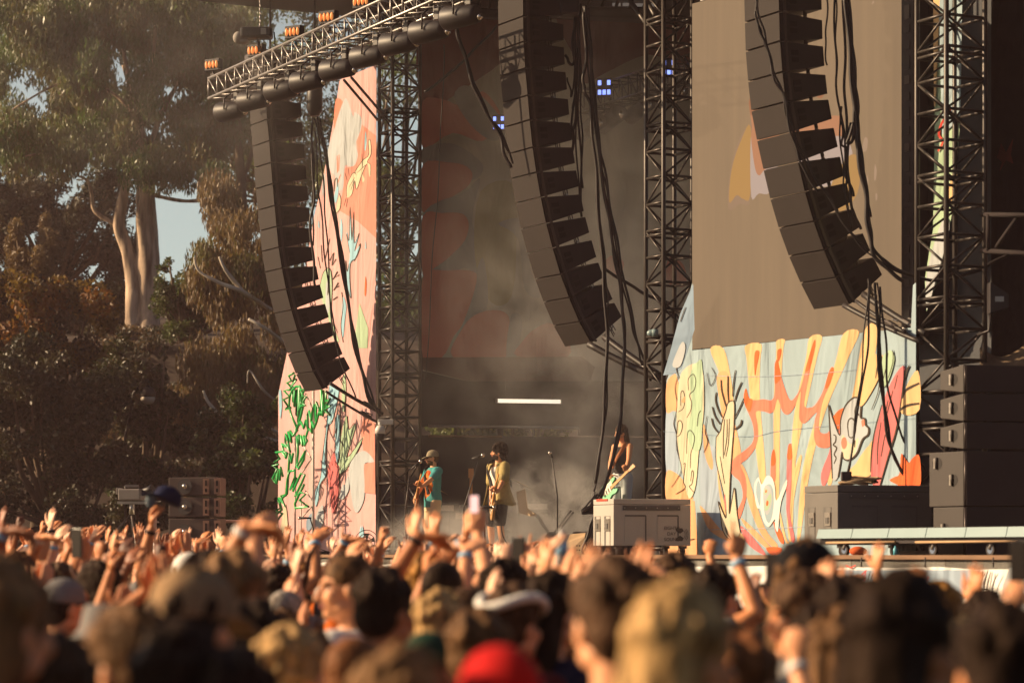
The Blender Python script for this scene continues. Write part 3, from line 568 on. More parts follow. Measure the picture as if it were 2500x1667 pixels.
fish = [('f', k_pink, [(130, 350), (160, 250), (215, 230), (180, 380), (130, 440)]), ('f', k_wht, [(60, 230), (95, 340), (132, 425), (136, 330), (165, 240), (215, 187), (250, 190), (266, 232), (264, 310), (290, 318), (296, 358), (315, 380), (310, 422), (276, 450), (240, 540), (190, 582), (155, 572), (146, 530), (135, 600), (120, 690), (85, 700), (75, 500), (62, 300)]),
 ('f', k_cream, [(150, 420), (200, 480), (250, 440), (230, 540), (190, 575), (158, 565), (140, 500)]), ('f', k_pink, [(140, 470), (150, 440), (170, 440), (178, 480), (165, 510), (148, 505)]), ('f', k_pink, [(270, 330), (290, 325), (292, 355), (275, 370)]),
 ('s', k_dark, 10, [(60, 230), (95, 340), (132, 425), (136, 330), (165, 240), (215, 187), (250, 190), (266, 232), (264, 310), (290, 318), (296, 358), (315, 380), (310, 422), (276, 450), (240, 540), (190, 582), (155, 572), (146, 530), (135, 600), (120, 690)]), ('s', k_dark, 9, [(60, 230), (66, 340), (75, 500), (84, 700)]),
 ('s', k_dark, 8, [(188, 430), (182, 360), (192, 322), (216, 320), (232, 360), (226, 420), (205, 440), (188, 430)]), ('s', k_dark, 8, [(232, 330), (228, 270), (240, 232), (262, 232)]), ('s', k_dark, 6, [(250, 285), (252, 300)]), ('s', k_dark, 8, [(90, 420), (106, 430), (104, 465), (90, 485), (112, 505), (96, 545), (108, 570), (94, 605)]), ('s', k_dark, 6, [(212, 470), (210, 520)]), ('s', k_dark, 6, [(228, 455), (226, 500)]),
 ('f', k_peach, [(260, -60), (420, -80), (380, 60), (280, 230), (250, 190)]), ('f', k_peach, [(540, 150), (630, 10), (640, 260), (525, 285)]), ('f', k_peach, [(220, 640), (330, 480), (340, 640), (300, 690)]),
 ('f', k_rose, [(490, 30), (540, -20), (546, 40), (520, 210), (488, 400), (440, 560), (385, 745), (345, 745), (328, 640), (345, 470), (380, 320), (430, 150)]), ('s', k_dark, 8, [(545, 10), (522, 210), (488, 400), (440, 560), (388, 740)]), ('s', k_dark, 8, [(400, 230), (358, 380), (335, 520), (328, 660)]), ('s', k_dark, 6, [(500, 40), (480, 130)]), ('s', k_dark, 6, [(470, 140), (430, 300)]), ('s', k_dark, 6, [(440, 200), (412, 330)]),
 ('s', k_dark, 6, [(395, 340), (375, 480), (372, 610)]), ('s', k_dark, 6, [(420, 420), (395, 560)]), ('s', k_dark, 15, [(640, 92), (590, 115), (550, 140), (526, 190)]), ('s', k_dark, 15, [(640, 222), (580, 230), (540, 245), (510, 268)]), ('s', k_dark, 11, [(575, -20), (556, 20), (545, 70)]),
 ('f', k_or, [(450, 712), (480, 690), (512, 668), (522, 545), (548, 570), (572, 600), (600, 565), (640, 560), (640, 760), (520, 760), (500, 740)]), ('s', k_dark, 5, [(385, 60), (375, 150), (335, 260)]), ('f', k_grn, [(395, -50), (450, -120), (480, -60), (440, 80), (400, 110)]), ('s', k_dark, 5, [(400, 100), (425, 0), (440, -100)]), ('s', k_dark, 5, [(440, 60), (470, -40), (470, -120)]), ('s', k_dark, 5, [(360, 60), (372, -20), (400, -80), (395, -20)])]
art(bn, BP, [('s', k_steel, 3, [(60 + 8 * j, 480 - 6 * j), (700, 520), (1000, 470), (1990, 380)]) for j in (0,)] + [('s', k_sky, 4, [(360, 1232), (800, 1222), (1200, 1205), (1990, 1150)]), ('s', k_sky, 3, [(85, 20), (600, 60), (1200, 40), (1990, -40)])], *c6, d0=.0085); art(bn, BP, fish, *c7, d0=.0115)  # fold creases painted on as thin strokes, not modelled
tag(bn.build('stage_banner'), 'pale blue banner painted with orange flames, fish and creatures', 'banner')
# ---- pink banner of the far wing
PP = Plane(T1, NN); pb = MB()
clothpoly(pb, PP, [(919, 159), (834, 193), (829, 198), (815, 290), (799, 380), (783, 462), (766, 533), (740, 690), (698, 873), (679, 964), (680, 1106), (677, 1345), (917, 1345)], k_pnk)
q3 = ((480, 0), 3.136); q4 = ((560, 250), 2.614); q5 = ((620, 800), 2.614)
art(pb, PP, [('f', k_sal, [(738, 420), (800, 400), (820, 330), (812, 250), (842, 140), (937, 215), (937, 868), (820, 760), (700, 690), (725, 560)], 0), ('f', k_pnk, [(846, -60), (935, -120), (937, 180), (846, 110)], 0), ('f', k_pink, [(682, -20), (725, 0), (722, 90), (690, 110), (668, 172), (668, 90)]),
 ('f', k_wht, [(735, -20), (690, 100), (668, 180), (640, 260), (628, 330), (642, 430), (672, 470), (682, 540), (705, 565), (728, 540), (736, 408), (770, 412), (802, 398), (820, 335), (808, 262), (838, 180), (842, 100), (800, 62), (790, 90), (760, 0)]), ('f', k_wht, [(606, 450), (612, 520), (596, 600), (592, 540)]),
 ('s', k_or, 5, [(688, 340), (690, 450)], ), ('s', k_or, 5, [(700, 335), (698, 440)]), ('s', k_or, 4, [(710, 460), (690, 520)]),
 ('f', k_cream, [(748, 600), (750, 530), (785, 455), (806, 455), (815, 470), (803, 440), (850, 372), (888, 335), (886, 250), (900, 245), (905, 330), (880, 380), (902, 400), (902, 460), (892, 470), (880, 390), (850, 450), (862, 490), (850, 510), (840, 470), (812, 558), (800, 500), (785, 580), (768, 604)]),
 ('s', k_dark, 4, [(748, 600), (750, 530), (785, 455), (806, 455), (803, 440), (850, 372), (888, 335), (886, 250), (900, 245), (905, 330), (880, 380), (902, 400), (900, 468)]), ('s', k_dark, 4, [(880, 390), (850, 450), (812, 558), (800, 500), (785, 580), (768, 604)]), ('s', k_dark, 3, [(815, 450), (870, 400)]), ('s', k_dark, 3, [(765, 540), (800, 480)]), ('s', k_dark, 3, [(775, 560), (795, 500)]), ('s', k_dark, 3, [(850, 420), (845, 330)]),
 ('s', k_dark, 3, [(745, 610), (732, 660)]), ('s', k_dark, 3, [(755, 615), (745, 670)]), ('s', k_dark, 3, [(752, 500), (738, 450)]), ('s', k_dark, 3, [(765, 470), (758, 420)]), ('f', k_lblue, [(862, 290), (866, 200), (872, 195), (876, 260), (868, 310)]),
 ('f', k_lblue, [(670, 590), (690, 520), (696, 570), (682, 640), (670, 630)]), ('s', k_dark, 5, [(668, 570), (672, 500), (688, 488), (690, 540)]), ('f', k_cream, [(688, 640), (705, 590), (712, 640), (700, 690), (680, 710)]), ('s', k_dark, 4, [(700, 580), (712, 620), (705, 680), (682, 708)]),
 ('f', k_dark, [(795, 1010), (830, 905), (838, 920), (812, 990)]), ('f', k_lblue, [(768, 960), (748, 850), (752, 830), (764, 880), (770, 680), (776, 760), (782, 880), (794, 700), (796, 800), (794, 900), (826, 835), (818, 870), (798, 950), (832, 915), (800, 1000), (772, 1030), (768, 1130), (775, 1250), (752, 1170), (742, 1010), (750, 1080), (760, 1030)]),
 ('s', k_dark, 4, [(768, 960), (748, 840), (764, 880), (770, 670), (782, 880), (794, 700), (796, 900), (828, 835), (798, 950)]), ('s', k_dark, 5, [(800, 1000), (772, 1030), (768, 1130), (776, 1250), (752, 1170), (742, 1010), (752, 1080), (764, 1030)]),
 ('f', k_or, [(862, 1220), (868, 1110), (875, 1160), (870, 1230)]), ('f', k_lblue, [(706, 830), (712, 740), (722, 800), (716, 890)]), ('f', k_lblue, [(866, 930), (870, 880), (874, 930)]), ('f', k_lblue, [(566, 790), (570, 750), (576, 800)]),
 ('f', k_grn, [(790, 1568), (830, 1280), (885, 1440), (880, 1568)], 0), ('f', k_grn, [(578, 1190), (600, 1090), (640, 1062), (655, 1200), (650, 1380), (700, 1520), (660, 1500), (620, 1340), (590, 1260)]), ('f', k_wht, [(618, 1360), (615, 1180), (632, 1130), (642, 1180), (640, 1300)]), ('s', k_dark, 7, [(628, 1230), (632, 1150), (636, 1220)]),
 ('s', k_dark, 4, [(578, 1170), (600, 1085), (640, 1060), (656, 1150), (652, 1350), (690, 1470)]), ('s', k_dark, 4, [(565, 985), (580, 1060)]), ('s', k_dark, 4, [(585, 910), (592, 1020)]), ('s', k_dark, 4, [(640, 870), (610, 1000)]), ('s', k_dark, 7, [(640, 1010), (665, 960), (655, 1040), (680, 1000)], 0), ('s', k_dark, 7, [(660, 1130), (690, 1080), (670, 1120), (700, 1100)], 0), ('s', k_dark, 7, [(665, 1200), (695, 1150), (670, 1190), (700, 1170)], 0), ('s', k_dark, 7, [(660, 1260), (690, 1240)], 0),
 ('f', k_lblue, [(718, 1330), (725, 1240), (745, 1300), (735, 1400), (725, 1500), (712, 1420)]), ('s', k_dark, 5, [(716, 1210), (726, 1300), (712, 1420), (725, 1530)])], *q4)
art(pb, PP, [('f', k_lblue, [(158, 420), (172, 400), (178, 500), (166, 580)]), ('f', k_sal, [(700, 560), (770, 610), (774, 1060), (706, 1050), (702, 870), (760, 850), (700, 790), (680, 660)], 0), ('f', k_wht, [(640, 820), (690, 785), (725, 795), (768, 848), (745, 860), (704, 872), (706, 1000), (700, 1100), (660, 1178), (632, 1140), (612, 1010), (605, 900)]),
 ('f', k_lblue, [(480, 370), (535, 380), (540, 420), (500, 590), (470, 640), (455, 820), (460, 930), (420, 1000), (410, 1090), (392, 1140), (392, 1050), (425, 950), (440, 800), (465, 600)]), ('s', k_dark, 4, [(500, 590), (470, 640), (455, 820), (462, 930), (424, 1000), (440, 1040), (395, 1140)]), ('s', k_dark, 4, [(480, 380), (465, 600), (440, 800), (425, 950), (392, 1040)]), ('f', k_wht, [(395, 1200), (440, 1130), (440, 1250), (400, 1290)]), ('f', k_steel, [(335, 1230), (370, 1180), (372, 1260), (340, 1300)]),
 ('f', k_grn, [(590, 560), (605, 650), (640, 615), (645, 640), (592, 830), (692, 700), (690, 720), (640, 820), (560, 930), (530, 880), (545, 780), (565, 650)]), ('f', k_lblue, [(520, 600), (545, 560), (548, 740), (530, 860), (520, 780)]), ('f', k_grn, [(565, 340), (580, 300), (586, 420), (575, 530), (562, 500)]),
 ('s', k_dark, 4, [(592, 560), (605, 650), (642, 612), (590, 830), (694, 700), (640, 820), (552, 935)]), ('s', k_dark, 4, [(540, 430), (550, 560), (545, 780), (528, 900)]), ('s', k_dark, 4, [(560, 640), (540, 860), (570, 700), (552, 900), (600, 820)], 0), ('s', k_dark, 4, [(520, 570), (508, 700), (530, 640), (512, 780)], 0), ('s', k_dark, 4, [(600, 900), (560, 930), (535, 980)]), ('s', k_dark, 4, [(575, 540), (582, 420), (560, 340)]),
 ('f', k_rose, [(485, 860), (510, 790), (530, 870), (545, 900), (530, 1120), (500, 1180), (480, 1020), (470, 920)]), ('s', A('scribble_red', 110, 45, 45), 4, [(450, 900), (480, 880), (485, 830), (500, 880), (512, 790), (520, 880), (545, 900), (530, 1050), (520, 1180), (510, 1040), (500, 1150), (488, 980), (478, 1120), (440, 1150), (460, 1200), (420, 1240)], 0), ('s', A('scribble_red', 110, 45, 45), 4, [(545, 1000), (560, 1080), (600, 1030), (580, 1100), (560, 1110), (610, 1160), (575, 1190), (620, 1230), (540, 1240), (560, 1120)], 0), ('s', A('scribble_red', 110, 45, 45), 4, [(430, 990), (470, 960), (450, 1000)], 0),
 ('s', k_dark, 4, [(540, 900), (545, 1060), (535, 1240), (528, 1390)]), ('f', k_wht, [(545, 1080), (565, 1000), (580, 1000), (600, 940), (605, 1030), (570, 1090)]), ('f', k_lblue, [(670, 1330), (682, 1260), (686, 1300), (690, 1255), (700, 1330)]), ('s', k_dark, 3, [(600, 1390), (612, 1280), (618, 1390)], 0), ('s', k_dark, 3, [(630, 1390), (640, 1330), (650, 1390)], 0), ('s', k_dark, 3, [(655, 1390), (660, 1360), (668, 1390)], 0), ('s', k_dark, 3, [(705, 1380), (730, 1300), (745, 1380)], 0), ('f', k_cream, [(165, 1330), (195, 1120), (215, 1250), (210, 1390), (170, 1390)])], *q5, d0=.014)
tag(pb.build('stage_banner'), 'pink banner painted with clouds and blue hands beyond the far tower', 'banner')
# ---- inner backdrop, fascia, rear wall with slot
BD = V((.97, .245, 0)).normalized(); BNN = V((BD.y, -BD.x, 0)); B0 = U(1032, 1350, 46.8); B0.z = 0
BK = Plane(B0, BNN); bk = MB()
i_base = mat('backdrop_ink_grey_green', rgb(160, 158, 146), .85, var=.10, scale=.7, spec=.1, wrinkle=.5); i_red = mat('backdrop_ink_dusty_red', rgb(190, 112, 98), .85, var=.12, scale=.8, spec=.1, wrinkle=.5)
i_blue = mat('backdrop_ink_grey_blue', rgb(136, 140, 140), .85, var=.1, scale=.8, spec=.1, wrinkle=.5); i_olv = mat('backdrop_ink_olive', rgb(150, 144, 108), .85, var=.1, spec=.1, wrinkle=.5); i_dkr = mat('backdrop_ink_maroon', rgb(116, 58, 54), .85, var=.2, scale=.6, spec=.1, wrinkle=.6)
i_lin = mat('backdrop_ink_line', rgb(92, 82, 70), .85, var=.1, spec=.1)
clothpoly(bk, BK, [(1032, 22), (1032, 905), (1140, 930), (1700, 930), (1700, 22)], i_base)
qa = ((1000, 0), 3.136); qb = ((1000, 450), 3.136)
art(bk, BK, [('f', i_dkr, [(100, 70), (700, 70), (900, 90), (760, 420), (480, 640), (300, 760), (100, 900)]), ('f', i_dkr, [(1180, 80), (2190, 80), (2190, 520), (1840, 420), (1500, 560), (1330, 640), (1250, 420)]),
  ('f', i_red, [(100, 780), (250, 760), (430, 820), (560, 700), (700, 900), (560, 1080), (330, 1020), (100, 1130)]), ('f', i_blue, [(340, 740), (460, 660), (700, 900), (760, 1000), (640, 1080), (470, 960)]), ('f', i_blue, [(100, 1140), (330, 1100), (560, 1260), (480, 1380), (280, 1250), (100, 1250)]),
  ('f', i_red, [(100, 1262), (300, 1245), (430, 1272), (482, 1340), (442, 1430), (330, 1505), (220, 1575), (100, 1620)])], *qa)
art(bk, BK, [('f', i_blue, [(100, 230), (420, 60), (540, -40), (480, 300), (620, 620), (520, 700), (420, 640), (160, 700)]), ('f', i_olv, [(540, 60), (800, 0), (820, 420), (780, 860), (620, 900), (500, 560)]), ('f', i_blue, [(680, 300), (900, 280), (920, 620), (1000, 860), (880, 800), (830, 420)]),
  ('f', i_red, [(100, 250), (250, 220), (400, 225), (452, 300), (422, 430), (300, 560), (190, 640), (100, 690)]), ('f', i_blue, [(360, 1150), (470, 800), (560, 560), (600, 900), (520, 1080), (420, 1140)]), ('f', i_red, [(100, 720), (300, 660), (490, 668), (512, 740), (470, 900), (400, 1080), (340, 1160), (250, 1320), (100, 1320)]),
  ('f', i_red, [(330, 1320), (400, 1110), (500, 1000), (640, 962), (745, 992), (768, 1100), (742, 1318)]), ('f', i_blue, [(740, 1318), (780, 1000), (860, 1040), (820, 1318)]), ('f', i_red, [(820, 1316), (865, 1200), (960, 1105), (1080, 1062), (1180, 1130), (1215, 1316)]),
  ('f', i_red, [(1480, 620), (1560, 540), (1640, 600), (1600, 700)]), ('f', i_red, [(1990, 560), (2100, 620), (2110, 780), (1960, 740)]), ('f', mat('backdrop_ink_skirt', rgb(96, 74, 68), .85, var=.15, spec=.1, wrinkle=.6), [(100, 1325), (1320, 1318), (1420, 1400), (1380, 1505), (440, 1505), (100, 1420)], 0),
  ('s', i_lin, 10, [(905, 1490), (1040, 1440), (920, 1470)]), ('s', i_lin, 12, [(1060, 1470), (980, 1420), (1060, 1440), (1110, 1350), (1120, 1440), (1200, 1410), (1110, 1480)]), ('s', i_lin, 8, [(1230, 1500), (1290, 1470), (1390, 1490), (1370, 1540)]), ('s', i_lin, 8, [(1280, 1505), (1310, 1490), (1350, 1505)]), ('s', i_lin, 5, [(1255, 1440), (1250, 1370)]), ('s', i_lin, 5, [(1310, 1440), (1310, 1350)]), ('s', i_lin, 5, [(1370, 1440), (1380, 1380)])], *qb, d0=.006)
tag(bk.build('inner_backdrop'), 'dim flower painted backdrop hanging inside the stage opening', 'backdrop', kind=None)
m_wall = mat('rear_wall_black', (0.016, 0.010, 0.012, 1), .85, var=.3, scale=2)
BW = Plane(B0 - BNN * .5, BNN)
wroot = empty('rear_wall', BW.px(1032, 1350) ); tag(wroot, 'dark rear wall with a long narrow slot behind the musicians', 'wall')
def slab(mb, plane, x0, y0, x1, y1, th, m, zt=None):
    a, b, c, d_ = plane.px(x0, y1), plane.px(x1, y1), plane.px(x1, y0), plane.px(x0, y0); z0 = a.z; z1 = d_.z
    b.z = z0; c.z = z1; n = plane.n
    mb.hexa([a - n * th, b - n * th, b, a, d_ - n * th, c - n * th, c, d_], m)
L0 = wroot.location.copy()
t = Local(L0); slab(t, BW, 1028, 1062, 1760, 1372, .12, m_wall); t.build('lower_panel', m_wall, wroot)
t = Local(L0); slab(t, BW, 1028, 858, 1760, 1040, .12, m_wall); t.build('upper_panel', m_wall, wroot)
t = Local(L0); slab(t, BW, 1415, 1040, 1760, 1062, .12, m_wall); t.build('end_panel', m_wall, wroot)
for x in (1112, 1215, 1303):
    t = Local(L0); slab(t, BW, x, 1038, x + (14 if x == 1215 else 4), 1064, .1, m_wall); t.build('slot_post', m_wall, wroot)
t = Local(L0); a, b = BW.px(1045, 1040), BW.px(1412, 1040); b.z = a.z; t.tube([a + BNN * .03, b + BNN * .03], .03, 6, m_alu); t.build('slot_rail', m_alu, wroot)
t = Local(L0); a, b = BW.px(1045, 1064), BW.px(1225, 1064); b.z = a.z; t.tube([a + BNN * .03, b + BNN * .03], .02, 6, m_plank); t.build('slot_sill', m_plank, wroot)
fl = Local(L0); slab(fl, Plane(B0 + BNN * .05, BNN), 1032, 905, 1042, 1345, .05, m_drape)
# fluorescent tube
TP = Plane(B0 - BNN * .1, BNN); a, b = TP.px(1211, 978), TP.px(1371, 981); b.z = a.z
root = empty('tube_light', (a + b) / 2); tag(root, 'single white tube light glowing above the singer', 'light')
m_tube = mat('lit_tube', (1.0, .86, .66, 1), .4, var=0, emit=.75); t = Local((a + b) / 2); t.tube([a.lerp(b, .02), b.lerp(a, .02)], .036, 10, m_tube); t.build('tube', m_tube, root)
for f in (.0, .98): t = Local((a + b) / 2); t.tube([a.lerp(b, f), a.lerp(b, f + .02)], .045, 10, m_skirt); t.build('end_cap', m_skirt, root)
for f in (.15, .85): t = Local((a + b) / 2); t.tube([a.lerp(b, f), a.lerp(b, f) + UZ * .5], .008, 5, m_blk); t.build('hanger', m_blk, root)
# ------------------------------------------------------------------ lighting truss over the front
m_lamp = mat('warm_lamp', (1.0, .36, .10, 1), .4, var=0, emit=.30); m_chrome = mat('chrome_trim', (.7, .62, .55, 1), .15, 1.0, var=0)
def box_truss(name, a, b, h, wv, pan, r, m, label, cat='truss', group=None):
    """horizontal truss: a, b on the lower front chord; h up, wv towards the rear"""
    root = empty(name, a); tag(root, label, cat, group); up = UZ * h
    for c in (V((0, 0, 0)), up, wv, wv + up):
        t = Local(a); t.tube([a + c, b + c], r, 8, m); t.build('chord', m, root)
    L = (b - a).length; n = round(L / pan); d = (b - a) / n; t = None
    for i in range(n + 1):
        p = a + d * i
        if i % 6 == 0:
            if t: t.build('lattice', m, root)
            t = Local(a)
        for c in (V((0, 0, 0)), wv): t.tube([p + c, p + c + up], r * .62, 6, m)
        t.tube([p, p + wv], r * .6, 5, m); t.tube([p + up, p + up + wv], r * .6, 5, m)
        if i < n:
            for c in (V((0, 0, 0)), wv):
                t.tube([p + c + up, p + d + c] if i % 2 else [p + c + up, p + d + c], r * .5, 5, m)
            t.tube([p, p + d + wv], r * .45, 5, m)
    t.build('lattice', m, root)
    return root
ta = U(509, 241, 45.0); tb = U(1075, 0, 36.8); tb = ta + (tb - ta).normalized() * (tb - ta).length; tb.z = ta.z
td = (tb - ta).normalized(); tn = V((td.y, -td.x, 0)); TPL = Plane(ta, tn)
tb2 = TPL.px(1240, -70); tb2.z = ta.z
box_truss('lighting_truss', ta, tb2, .335, -tn * .42, .42, .024, m_alu, 'aluminium lighting truss slanting over the front of the stage')
# row of black tubular lamps slung below
m_can = mat('lamp_housing_black', (0.024, 0.02, 0.022, 1), .5, var=.25)
px = [(566, 271), (623, 245), (690, 220), (754, 198), (828, 169), (904, 137), (977, 105), (1051, 76), (1128, 40)]
ords = ['endmost black tubular lamp at the free tip of the truss', 'black tubular lamp second from the truss tip', 'black tubular lamp third from the truss tip', 'black tubular lamp fourth from the truss tip, above the hanging pulley', 'black tubular lamp midway, over the pink banner peak',
        'black tubular lamp beside the brace rods', 'black tubular lamp over the far tower top', 'big black tubular lamp before the inner backdrop', 'black tubular lamp where the truss meets the roof']
LPL = TPL.off(-.2)
for k, (x, y) in enumerate(px):
    c = LPL.px(x, y); s = 1.0; ax = (td * .85 + UZ * -.02 + tn * -.30).normalized()   # opening points towards the truss tip
    root = empty('stage_lamp', c); tag(root, ords[k], 'stage light', 'tubular lamps under the lighting truss')
    t = Local(c); t.tube([c - ax * .30 * s, c - ax * .28, c + ax * .26 * s, c + ax * .31], [.165, .17, .135, .09], 16, m_can); t.tube([c - ax * .301, c - ax * .27], .15, 16, m_pock, True); t.build('housing', m_can, root)
    t = Local(c); sid = ax.cross(UZ).normalized(); hang = ta.z - c.z + .02
    t.tube([c + sid * .17, c + sid * .17 + UZ * hang * .6, c + UZ * hang, ], .014, 6, m_blk); t.tube([c - sid * .17, c - sid * .17 + UZ * hang * .6, c + UZ * hang], .014, 6, m_blk); t.build('yoke', m_blk, root)
    t = Local(c); t.tube([c + td * .12, c + td * .12 + UZ * hang], .016, 6, m_alu); t.build('drop_pipe', m_alu, root)
    t = Local(c); t.ell(c + ax * .34 - UZ * .05, (.05, .05, .05), None, 8, m_chrome); t.build('reflector_rim', m_chrome, root)
    t = Local(c); t.box(c + ax * .2 + UZ * .2, ax * .06, sid * .09, UZ * .09, m_can); t.build('head', m_can, root, bevel=.02)
# blinders on top of the truss
for k, (x, y, lab) in enumerate([(516, 158, 'four cell amber blinder lamp at the truss tip'), (621, 123, 'four cell amber blinder lamp under the chain hoist'), (713, 78, 'four cell amber blinder lamp with blue clamp, after the hoist'), (796, 42, 'four cell amber blinder lamp with trailing black cable'), (880, 3, 'four cell amber blinder lamp cut by the frame top')]):
    c = TPL.off(-.1).px(x, y); root = empty('blinder_lamp', c); tag(root, lab, 'stage light', 'amber blinders along the truss')
    fx = td * 1.0; fn = V((-.5, -.86, 0)).normalized(); rx = V((-fn.y, fn.x, 0)); upv = UZ
    t = Local(c); t.box(c - fn * .07, rx * .15, fn * .06, upv * .10, m_can); t.build('housing', m_can, root, bevel=.01)
    for q in range(4):
        t = Local(c); t.ell(c + rx * (-.105 + q * .07) + fn * .0, (.024, .024, .065), None, 10, m_lamp); t.build('bulb', m_lamp, root)
    t = Local(c); t.tube([c - fn * .05 - UZ * .1, c - fn * .05 - UZ * .24], .02, 6, m_blk); t.box(c - fn * .05 - UZ * .18, rx * .04, fn * .03, UZ * .03, mat('blue_clamp', (.02, .25, .42, 1), .5) if k == 2 else m_blk); t.build('clamp', m_blk, root)
# chain hoist
c = U(627, 82, 43.2); root = empty('chain_hoist', c); tag(root, 'chain hoist motor hanging on a chain above the truss', 'hoist')
m_hoist = mat('hoist_body_black', (.035, .03, .03, 1), .4, .2, var=.2); m_bag = mat('chain_bag_canvas', (.30, .27, .24, 1), .8, var=.3)
t = Local(c); h = td.cross(UZ).normalized()
t.box(c, V((.26, 0, 0)), V((0, .13, 0)), UZ * .09, m_hoist); t.build('motor', m_hoist, root, bevel=.04)
t = Local(c); t.box(c + V((.12, -.133, .01)), V((.045, 0, 0)), V((0, .003, 0)), UZ * .05, m_skirt); t.build('rating_plate', m_skirt, root)
t = Local(c); t.ell(c + V((-.30, 0, -.07)), (.09, .09, .10), None, 12, m_bag); t.ell(c + V((-.22, 0, -.13)), (.09, .08, .05), None, 12, m_bag); t.build('chain_bag', m_bag, root)
t = Local(c)
for k in range(26): z = c.z + .1 + k * .062; t.tube([V((c.x + .05, c.y, z)), V((c.x + .05 + (.012 if k % 2 else 0), c.y + (0 if k % 2 else .012), z + .03)), V((c.x + .05, c.y, z + .062))], .013, 5, m_alu)
t.build('chain', m_alu, root)
t = Local(c); t.tube([c + V((.02, 0, -.09)), c + V((.05, 0, -.3))], .025, 6, m_hoist); t.tube([c + V((.28, 0, .02)), c + V((.3, 0, -.25)), c + V((.2, 0, -.55))], .012, 5, m_blk); t.build('hook', m_hoist, root)
# brace rods from truss to far tower
for k, (p, q) in enumerate([((840, 196), (915, 310)), ((858, 190), (928, 296))]):
    a = U(p[0], p[1], 43.0 - k * .3); b = T1 + UZ * PP.px(q[0], q[1]).z + NN * .3 + UU * (-.25 + k * .2)
    t = MB(); t.tube([a, b], .022, 8, m_truss); t.tube([b, b + UU * .2], .03, 6, m_truss); tag(t.build('brace_rod'), ['lower slanting brace rod from truss to far tower', 'upper slanting brace rod from truss to far tower'][k], 'brace', 'slanting brace rods')
# ---- rear truss inside the stage with blue lit fixtures
ra = U(1405, 276, 45.6); rp = Plane(ra, tn); rb_ = rp.px(1720, 130); rb_.z = ra.z
box_truss('rear_truss', ra, rb_, .36, -tn * .4, .3, .02, m_truss, 'hazy rear truss with blue lit lamps inside the stage')
m_ledb = mat('blue_led_cell', (.22, .32, 1.0, 1), .4, var=0, emit=1.3)
def blue_lamp(c, s, label):
    root = empty('panel_lamp', c); tag(root, label, 'stage light', 'blue panel lamps'); nx = V((.97, -.2, 0)).normalized(); ny = V((-.2, -.97, 0)).normalized()
    t = Local(c); t.box(c - ny * .03, nx * .17 * s, ny * .025, UZ * .22 * s, m_can); t.build('housing', m_can, root)
    for i in (-1, 1):
        for j in (-.09, 0.0, .09):
            if (i, j) == (1, 0): continue
            t = Local(c); t.box(c + nx * (j * s * 1.2) + UZ * (i * .11 * s), nx * .038 * s, ny * .006, UZ * .055 * s, m_ledb); t.build('led_cell', m_ledb, root)
blue_lamp(U(1475, 214, 44.4), .72, 'blue panel lamp on the rear truss beside the cable bundles'); blue_lamp(U(1633, 165, 42.5), .68, 'blue panel lamp seen through the tower beside the screen'); blue_lamp(U(1217, 300, 45.0), .62, 'blue panel lamp half hidden by the middle line array')
for k, (x, y, lab) in enumerate([(1492, 292, 'hazy grey tube lamp under the rear truss, by the cables'), (1560, 268, 'hazy grey tube lamp midway along the rear truss'), (1640, 235, 'hazy grey tube lamp behind the screen side tower'), (1440, 312, 'hazy grey tube lamp at the lower end of the rear truss')]):
    c = U(x, y, 45.2); root = empty('stage_lamp', c); tag(root, lab, 'stage light', 'tube lamps on the rear truss'); ax = (td * .75 + UZ * .2).normalized()
    t = Local(c); t.tube([c - ax * .32, c + ax * .32], [.13, .15], 14, m_can); t.build('housing', m_can, root)
    t = Local(c); t.ell(c + ax * .36 - UZ * .06, (.05, .05, .07), None, 8, m_chrome); t.build('reflector_rim', m_chrome, root); t = Local(c); t.tube([c, c + UZ * .4], .02, 6, m_blk); t.build('drop_pipe', m_blk, root)
# roof beams and slats seen at the top
for k, (x0, x1, y, Y, lab) in enumerate([(1330, 1600, 22, 44, 'roof beam between the cables and the tower top'), (1040, 1240, 22, 42, 'roof beam over the inner backdrop')]):
    a = U(x0, y, Y); b = U(x1, y + (8 if k == 0 else 0), Y + .5); b.z = a.z; t = MB(); t.tube([a, b], .09, 8, m_blk); t.tube([a + UZ * .35, b + UZ * .35], .07, 8, m_blk)
    for q in range(9): p = a.lerp(b, q / 8); t.tube([p, p + UZ * .35 + (b - a) / 16], .03, 5, m_blk)
    tag(t.build('roof_beam'), lab, 'beam')
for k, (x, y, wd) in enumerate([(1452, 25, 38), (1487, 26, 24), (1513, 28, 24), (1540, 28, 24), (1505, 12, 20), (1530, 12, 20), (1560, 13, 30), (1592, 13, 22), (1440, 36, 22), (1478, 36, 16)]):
    a = U(x, y, 46); t = MB(); t.box(a, V((wd / 2 / 141, 0, 0)), V((0, .02, 0)), UZ * .025, mat('glowing_roof_slat', (.55, .5, .45, 1), .5, emit=.12)); o = tag(t.build('roof_slat'), 'short slat glowing in place of skylight below the roof beam', 'slat', 'glowing slats under the roof')  # slats glow by themselves in place of skylight through roof gaps
a = U(1550, -10, 38.5); b = T2 + UZ * U(1592, 68, 37.3).z
for k, (p, q) in enumerate([((1530, -10), (1580, 62)), ((1572, -10), (1600, 40))]):
    t = MB(); t.tube([U(p[0], p[1], 38.5), U(q[0], q[1], 37.4)], .035, 8, m_truss); tag(t.build('brace_rod'), ['longer slanting brace rod at the top of the middle tower', 'short slanting brace rod at the top of the middle tower'][k], 'brace', 'slanting brace rods')
